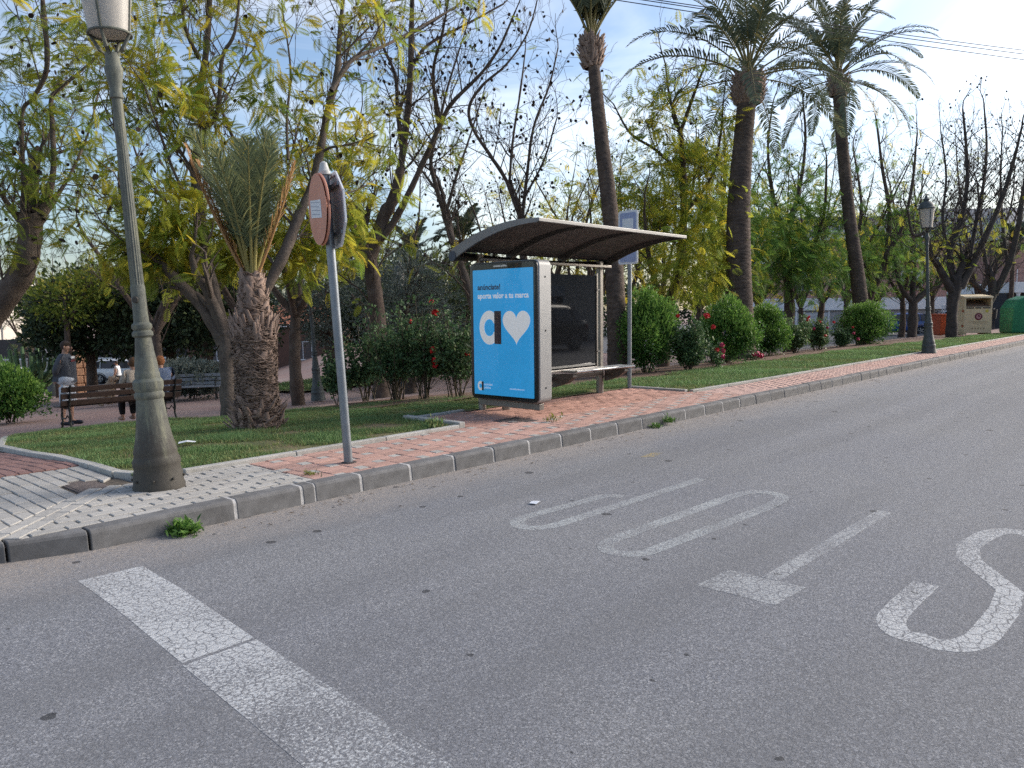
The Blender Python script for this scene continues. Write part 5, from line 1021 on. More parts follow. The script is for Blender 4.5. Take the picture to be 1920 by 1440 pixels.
def car(x, y, rz, paint, label, suv=True, L_=4.4, wd=1.82, z=None, group='parked cars'):
    """local: front at +x"""
    t = thing('parked_car', (x, y, gzf(x, y) - .03 if z is None else z), label, 'car', group, rz); k = L_ / 4.4; hw = wd / 2
    Hr = 1.64 if suv else 1.45; belt = 1.02 if suv else .92; gc = .24 if suv else .19
    if suv: st = [(-2.2, .92, .80), (-2.14, 1.05, .82), (-2.02, 1.18, .80), (-1.72, 1.50, .68), (-1.45, Hr - .03, .64), (-.8, Hr, .64), (-.1, Hr, .64), (.35, Hr - .06, .63), (.95, 1.22, .74), (1.18, 1.06, .80), (1.7, .98, .80), (2.05, .86, .76), (2.18, .70, .70)]
    else: st = [(-2.2, .82, .78), (-2.12, .95, .80), (-1.75, 1.0, .80), (-1.25, 1.30, .66), (-.75, Hr - .03, .62), (-.2, Hr, .62), (.25, Hr - .05, .61), (.95, 1.05, .74), (1.2, .93, .78), (1.75, .84, .78), (2.08, .72, .74), (2.2, .6, .68)]
    V = []; m_ = 9
    for (sx_, zt, wt) in st:
        e = 1 - .10 * max(0, (abs(sx_) - 1.75) / .45); w0 = hw * e; zb = gc + (.06 if abs(sx_) > 1.9 else 0); zl = min(belt, zt - .02); wtt = wt / .9 * hw * e if zt > belt + .03 else w0 * .9
        half = [(w0 * .86, zb), (w0 * .97, zb + .14), (w0, (zb + zl) / 2 + .05), (w0 * .965, zl), (wtt * .93, max(zt - .05, zl + .01)), (wtt * .72, zt), (0, zt + .015)]
        ring = [(sx_ * k, a, c_) for a, c_ in half] + [(sx_ * k, -a, c_) for a, c_ in half[:-1][::-1]]; V += ring
    m_ = 13; Fq = [(i * m_ + j, i * m_ + (j + 1) % m_, (i + 1) * m_ + (j + 1) % m_, (i + 1) * m_ + j) for i in range(len(st) - 1) for j in range(m_)]; Fq += [tuple(range(m_)), tuple((len(st) - 1) * m_ + j for j in range(m_))[::-1]]
    bo = MB().add(V, Fq).build('body', paint, t, smooth=True); sb = bo.modifiers.new('sub', 'SUBSURF'); sb.levels = sb.render_levels = 1
    # side glass follows the slope from belt to roof
    zl, zh = belt + .03, Hr - .10; wl_, wh_ = hw * .972, .64 / .9 * hw * .965
    def wy(zz): return wl_ + (wh_ - wl_) * (zz - zl) / (zh - zl)
    if suv: wins = [[(-1.95, zl + .02), (-1.35, zl), (-1.35, zh), (-1.62, zh - .08)], [(-1.27, zl), (-.30, zl), (-.30, zh), (-1.27, zh)], [(-.22, zl), (.88, zl), (.42, zh - .03), (-.22, zh)]]
    else: wins = [[(-1.42, zl + .02), (-1.0, zl), (-1.0, zh), (-1.08, zh - .03)], [(-.94, zl), (-.18, zl), (-.18, zh), (-.94, zh)], [(-.10, zl), (.86, zl), (.34, zh - .03), (-.10, zh)]]
    for sd in (-1, 1):
        for w_ in wins:
            P = [(a * k, sd * (wy(c_) + .006), c_) for a, c_ in w_]; Q = [(a, sd * (abs(c_) - .03), e) for a, c_, e in P]; MB().hexa(P + Q).build('window', CGL, t)
        MB().box(-.2 * k, .35 * k, sd * hw * 1.0 - .012, sd * hw + .012, belt - .14, belt - .11).build('door_handle', paint, t); MB().box(-1.35 * k, 1.35 * k, sd * hw * .985 - .02, sd * hw * .985 + .02, gc, gc + .11).build('sill', PLAST, t, bev=.01)
        MB().sphere((.78 * k, sd * (hw + .09), belt + .07), (.07, .09, .06), 8, 6).build('wing_mirror', paint, t, smooth=True)
        MB().hexa([(-2.19 * k, sd * hw * .62, .80), (-2.02 * k, sd * hw * .955, .78), (-1.96 * k, sd * hw * .96, .95), (-2.13 * k, sd * hw * .62, .98), (-2.24 * k, sd * hw * .62, .82), (-2.07 * k, sd * hw * .985, .80), (-1.98 * k, sd * hw * .985, .94), (-2.17 * k, sd * hw * .62, .97)]).build('tail_light', TAILR, t)
        MB().hexa([(2.06 * k, sd * hw * .5, .68), (1.86 * k, sd * hw * .93, .70), (1.80 * k, sd * hw * .93, .82), (2.0 * k, sd * hw * .5, .80), (2.20 * k, sd * hw * .5, .67), (1.98 * k, sd * hw * .95, .69), (1.90 * k, sd * hw * .95, .81), (2.12 * k, sd * hw * .5, .80)]).build('headlight', HEADL, t)
        for wx in (-1.33, 1.36):
            rw = .345 if suv else .315; wh = link('wheel', None, None, t, (wx * k, sd * (hw - .11), rw)); wh.rotation_euler = (R(90), 0, 0)
            MB().lathe([(rw * .62, -.105), (rw * .92, -.11), (rw, -.085), (rw, .085), (rw * .92, .11), (rw * .62, .105)], 28).build('tyre', TYRE, wh, smooth=True)
            b_ = MB().lathe([(rw * .60, -.125), (rw * .64, -.12), (rw * .64, .12), (rw * .60, .125)], 24)
            b_.build('rim', PLAST, wh); b_ = MB()
            for q in range(5): a = q * 2 * math.pi / 5; b_.bar((0, 0, -sd * .128), (math.cos(a) * rw * .62, math.sin(a) * rw * .62, -sd * .122), .07, .012, (0, 0, 1))
            b_.disc((0, 0, -sd * .128), (0, 0, 1), .05, .02, 12); b_.tube([(math.cos(i * math.pi / 12) * rw * .62, math.sin(i * math.pi / 12) * rw * .62, -sd * .12) for i in range(25)], .012, 5, False); b_.build('spokes', RIM, wh)
            MB().tube([(math.cos(a) * (rw + .05), math.sin(a) * (rw + .05), sd * -.09) for a in [math.pi * i / 12 for i in range(13)]], .028, 6).build('wheel_arch', PLAST, wh)
    zs = 1.0 if suv else .93
    MB().hexa([(1.05 * k, -.62, zs + .14), (1.05 * k, .62, zs + .14), (.44 * k, .52, Hr - .09), (.44 * k, -.52, Hr - .09), (1.075 * k, -.62, zs + .15), (1.075 * k, .62, zs + .15), (.465 * k, .52, Hr - .065), (.465 * k, -.52, Hr - .065)]).build('windscreen', CGL, t)
    a0, a1 = ((-2.06, 1.16), (-1.70, 1.52)) if suv else ((-1.70, 1.02), (-1.20, 1.33))
    MB().hexa([(a0[0] * k, -.58, a0[1]), (a0[0] * k, .58, a0[1]), (a1[0] * k, .50, a1[1]), (a1[0] * k, -.50, a1[1]), (a0[0] * k - .03, -.58, a0[1] + .02), (a0[0] * k - .03, .58, a0[1] + .02), (a1[0] * k - .03, .50, a1[1] + .025), (a1[0] * k - .03, -.50, a1[1] + .025)]).build('rear_window', CGL, t)
    MB().box(-2.26 * k, -2.1 * k, -hw * .85, hw * .85, gc + .06, gc + .24).build('rear_bumper', PLAST, t, bev=.03); MB().box(2.1 * k, 2.24 * k, -hw * .8, hw * .8, gc + .05, gc + .22).build('front_bumper', PLAST, t, bev=.03); MB().box(-2.245 * k, -2.205 * k, -.26, .26, .62, .73).build('number_plate', NPL, t); MB().box(2.16 * k, 2.2 * k, -.42, .42, .55, .66).build('grille', PLAST, t)
    return t
CW = car_paint('paint_white', (.72, .73, .74)); CB = car_paint('paint_blue', (.012, .085, .36)); CS = car_paint('paint_silver', (.30, .32, .34)); CK = car_paint('paint_dark', (.02, .021, .024))
# --- bins and containers
YEL = M('cream_metal', (.72, .58, .37), .55, .08, 6, (.64, .50, .31), .35, bst=.1, bsc=20); MAROON = M('emblem_maroon', (.16, .025, .045), .5, .1); ORG = M('orange_red_metal', (.42, .085, .035), .6, .15, 7, (.33, .07, .035), .3); GRN = M('green_plastic', (.03, .20, .095), .45, .1, 6, (.025, .15, .07), .3); BIND = M('bin_dark', (.03, .032, .034), .6, .15, 9)
def clothing_bin(x, y, rz):
    t = thing('clothing_bank', (x, y, gzf(x, y)), 'cream metal clothing bank with round maroon emblem between the tree trunks', 'container', None, rz)      # front faces -y local
    b_ = MB(); w, d, h = .58, .5, 1.72
    b_.hexa([(-w, -d, .08), (w, -d, .08), (w, d, .08), (-w, d, .08), (-w, -d, 1.22), (w, -d, 1.22), (w, d, 1.22), (-w, d, 1.22)]); b_.build('body', YEL, t, bev=.012)
    MB().box(-w, -w + .06, -d, d, 1.222, h - .1).build('hood_side', YEL, t); MB().box(w - .06, w, -d, d, 1.222, h - .1).build('hood_side', YEL, t); MB().box(-w + .062, w - .062, d - .1, d, 1.222, h - .1).build('hood_back', YEL, t)
    MB().hexa([(-w - .02, -d - .03, h - .12), (w + .02, -d - .03, h - .12), (w + .02, d, h - .09), (-w - .02, d, h - .09), (-w - .02, -d - .0, h - .04), (w + .02, -d - .0, h - .04), (w + .02, d, h + .06), (-w - .02, d, h + .06)]).build('lid', YEL, t, bev=.01)
    MB().hexa([(-w + .07, -d + .02, 1.225), (w - .07, -d + .02, 1.225), (w - .07, d - .12, 1.5), (-w + .07, d - .12, 1.5), (-w + .07, -d + .02, 1.245), (w - .07, -d + .02, 1.245), (w - .07, d - .12, 1.52), (-w + .07, d - .12, 1.52)]).build('chute', M('chute_brown', (.20, .14, .10), .7, .2), t)
    for (a, c_) in ((-.5, -.18), (-.12, .12), (.18, .5)): MB().box(a, c_, -d - .012, -d - .002, 1.15, 1.20).build('slot', BLK, t)
    MB().disc((.02, -d - .008, .80), (0, 1, 0), .155, .012, 28).build('emblem', MAROON, t); MB().disc((.02, -d - .0155, .80), (0, 1, 0), .10, .002, 24).build('emblem_ring', M('emblem_pale', (.5, .28, .28), .6, .05), t)
    MB().box(-.06, .1, -d - .019, -d - .017, .775, .79).build('emblem_mark', MAROON, t); MB().box(-.02, .06, -d - .019, -d - .017, .80, .86).build('emblem_mark', MAROON, t)
    for (a, c_, zz) in ((-.42, .40, .56), (-.2, .36, .505)): MB().box(a, c_, -d - .004, -d - .0015, zz, zz + .016).build('print_line', M('print_tan', (.25, .18, .10), .7, .1), t)
    for k in range(5): MB().disc((-.22 + k * .12, -d - .004, .28), (0, 1, 0), .028, .004, 10).build('print_symbol', M('print_tan', (.25, .18, .10)), t)
    MB().box(.30, .42, -d - .004, -d - .0015, .98, 1.10).build('sticker', M('sticker_yellow', (.6, .5, .08), .6, .05), t)
    for xx in (-w + .08, w - .08): MB().box(xx - .05, xx + .05, -d + .02, d - .02, 0, .078).build('foot', YEL, t)
    for zz in (.35, 1.0): MB().box(-w - .05, -w - .002, -d + .05, -d + .12, zz, zz + .08).build('hinge', ORG, t)
    return t
def box_bin(x, y, rz, label):
    t = thing('metal_container', (x, y, gzf(x, y)), label, 'container', None, rz); MB().box(-.62, .62, -.45, .45, .04, .95).build('body', ORG, t, bev=.015); MB().box(-.65, .65, -.48, .48, .952, 1.0).build('lid', ORG, t, bev=.01)
    for xx in (-.3, .3): MB().box(xx - .02, xx + .02, -.465, -.452, .06, .93).build('stiffener', ORG, t)
    for xx in (-.5, .5): MB().box(xx - .06, xx + .06, -.4, .4, 0, .038).build('foot', ORG, t)
def igloo(x, y, rz):
    t = thing('glass_bank', (x, y, gzf(x, y)), 'big green glass recycling bank cut by the right edge', 'container', None, rz)
    MB().prism([(-.85, .04), (.85, .04), (.85, 1.15), (.62, 1.52), (.2, 1.68), (-.2, 1.68), (-.62, 1.52), (-.85, 1.15)], -.65, .65, 'y').build('body', GRN, t, bev=.07, seg=3); MB().disc((-.15, -.652, 1.12), (0, 1, 0), .15, .03, 20).build('opening', BLK, t)
    for xx in (.35,): MB().disc((xx, -.653, .62), (0, 1, 0), .2, .01, 24).build('emblem', M('emblem_gold', (.5, .38, .14), .6, .3, 30), t)
    MB().tube([(-.1, 0, 1.66), (-.1, 0, 1.78), (.1, 0, 1.78), (.1, 0, 1.66)], .02, 8).build('lifting_ring', BIND, t); MB().box(-.8, .8, -.6, .6, 0, .038).build('foot', BIND, t)
def litter_bin(x, y, label, h=.85):
    t = thing('litter_bin', (x, y, gzf(x, y)), label, 'litter bin', 'litter bins'); b_ = MB().lathe([(.13, h - .5), (.17, h), (.16, h), (.12, h - .48)], 18); b_.build('bucket', BIND, t, smooth=True)
    for s_ in (-1, 1): MB().tube([(s_ * .2, 0, 0), (s_ * .2, 0, h + .03)], .02, 8).build('post', BIND, t); MB().tube([(s_ * .2, 0, h - .12), (s_ * .155, 0, h - .12)], .012, 6).build('pivot', BIND, t)
    MB().tube([(-.2, 0, h + .03), (.2, 0, h + .03)], .02, 8).build('top_bar', BIND, t); return t
def bollard_lamp(x, y, label, h):
    t = thing('bollard_lamp', (x, y, gzf(x, y)), label, 'lamp', 'low park lamps'); MB().lathe([(.30, 0), (.28, .5), (.14, .8), (.12, 1.0), (.11, h - .35)], 14).build('post', G_IRON2, t, smooth=True); MB().lathe([(.10, h - .35), (.24, h - .30), (.30, h - .12), (.18, h), (.02, h + .03)], 14).build('head', SIGN_W, t, smooth=True)
# --- buildings
BRK = M('pink_brick', (.42, .25, .21), .9, .12, 3, (.38, .23, .19), .4, bst=.3, bsc=20); WHT = M('white_render', (.78, .79, .80), .85, .07, 2); GRYW = M('grey_render', (.34, .34, .345), .9, .12, 2); BEI = M('beige_render', (.50, .46, .41), .9, .1, 1.5); BRN = M('brown_render', (.115, .065, .05), .85, .15, 2); SHUT = M('shutter_white', (.52, .54, .56), .6, .05, 2); FEN = M('fence_grey', (.065, .06, .06), .7, .15, 4); WING = M('window_glass', (.05, .06, .07), .1, .1, 2, spec=.7); ROOFT = M('roof_tile', (.30, .12, .07), .9, .2, 4)
def building(name, x, y, rz, label, z):
    return thing(name, (x, y, z), label, 'building', None, rz)
def win(t, x, z, w, h, shutter=.5, yy=0.0, fr=SHUT):
    """opening with frame, glass, shutter and sill on a wall face at local y=yy (facing -y)"""
    o = link('window', None, None, t); MB().box(x - w / 2, x + w / 2, yy - .012, yy + .0, z, z + h).build('pane', WING, o)
    for (a, c_, d, e) in ((x - w / 2 - .06, x - w / 2, z, z + h), (x + w / 2, x + w / 2 + .06, z, z + h), (x - w / 2 - .06, x + w / 2 + .06, z + h, z + h + .06)): MB().box(a, c_, yy - .05, yy - .0, d, e).build('frame', fr, o)
    MB().box(x - .025, x + .025, yy - .04, yy - .013, z, z + h).build('mullion', fr, o); MB().box(x - w / 2 - .1, x + w / 2 + .1, yy - .12, yy - .0, z - .07, z - .002).build('sill', WHT, o)
    if shutter:
        k = max(2, int(h * shutter / .09)); 
        for i in range(min(k, 12)): MB().box(x - w / 2 + .005, x + w / 2 - .005, yy - .046, yy - .022, z + h - (i + 1) * (h * shutter / min(k, 12)), z + h - i * (h * shutter / min(k, 12)) - .008).build('shutter_slat', SHUT, o)
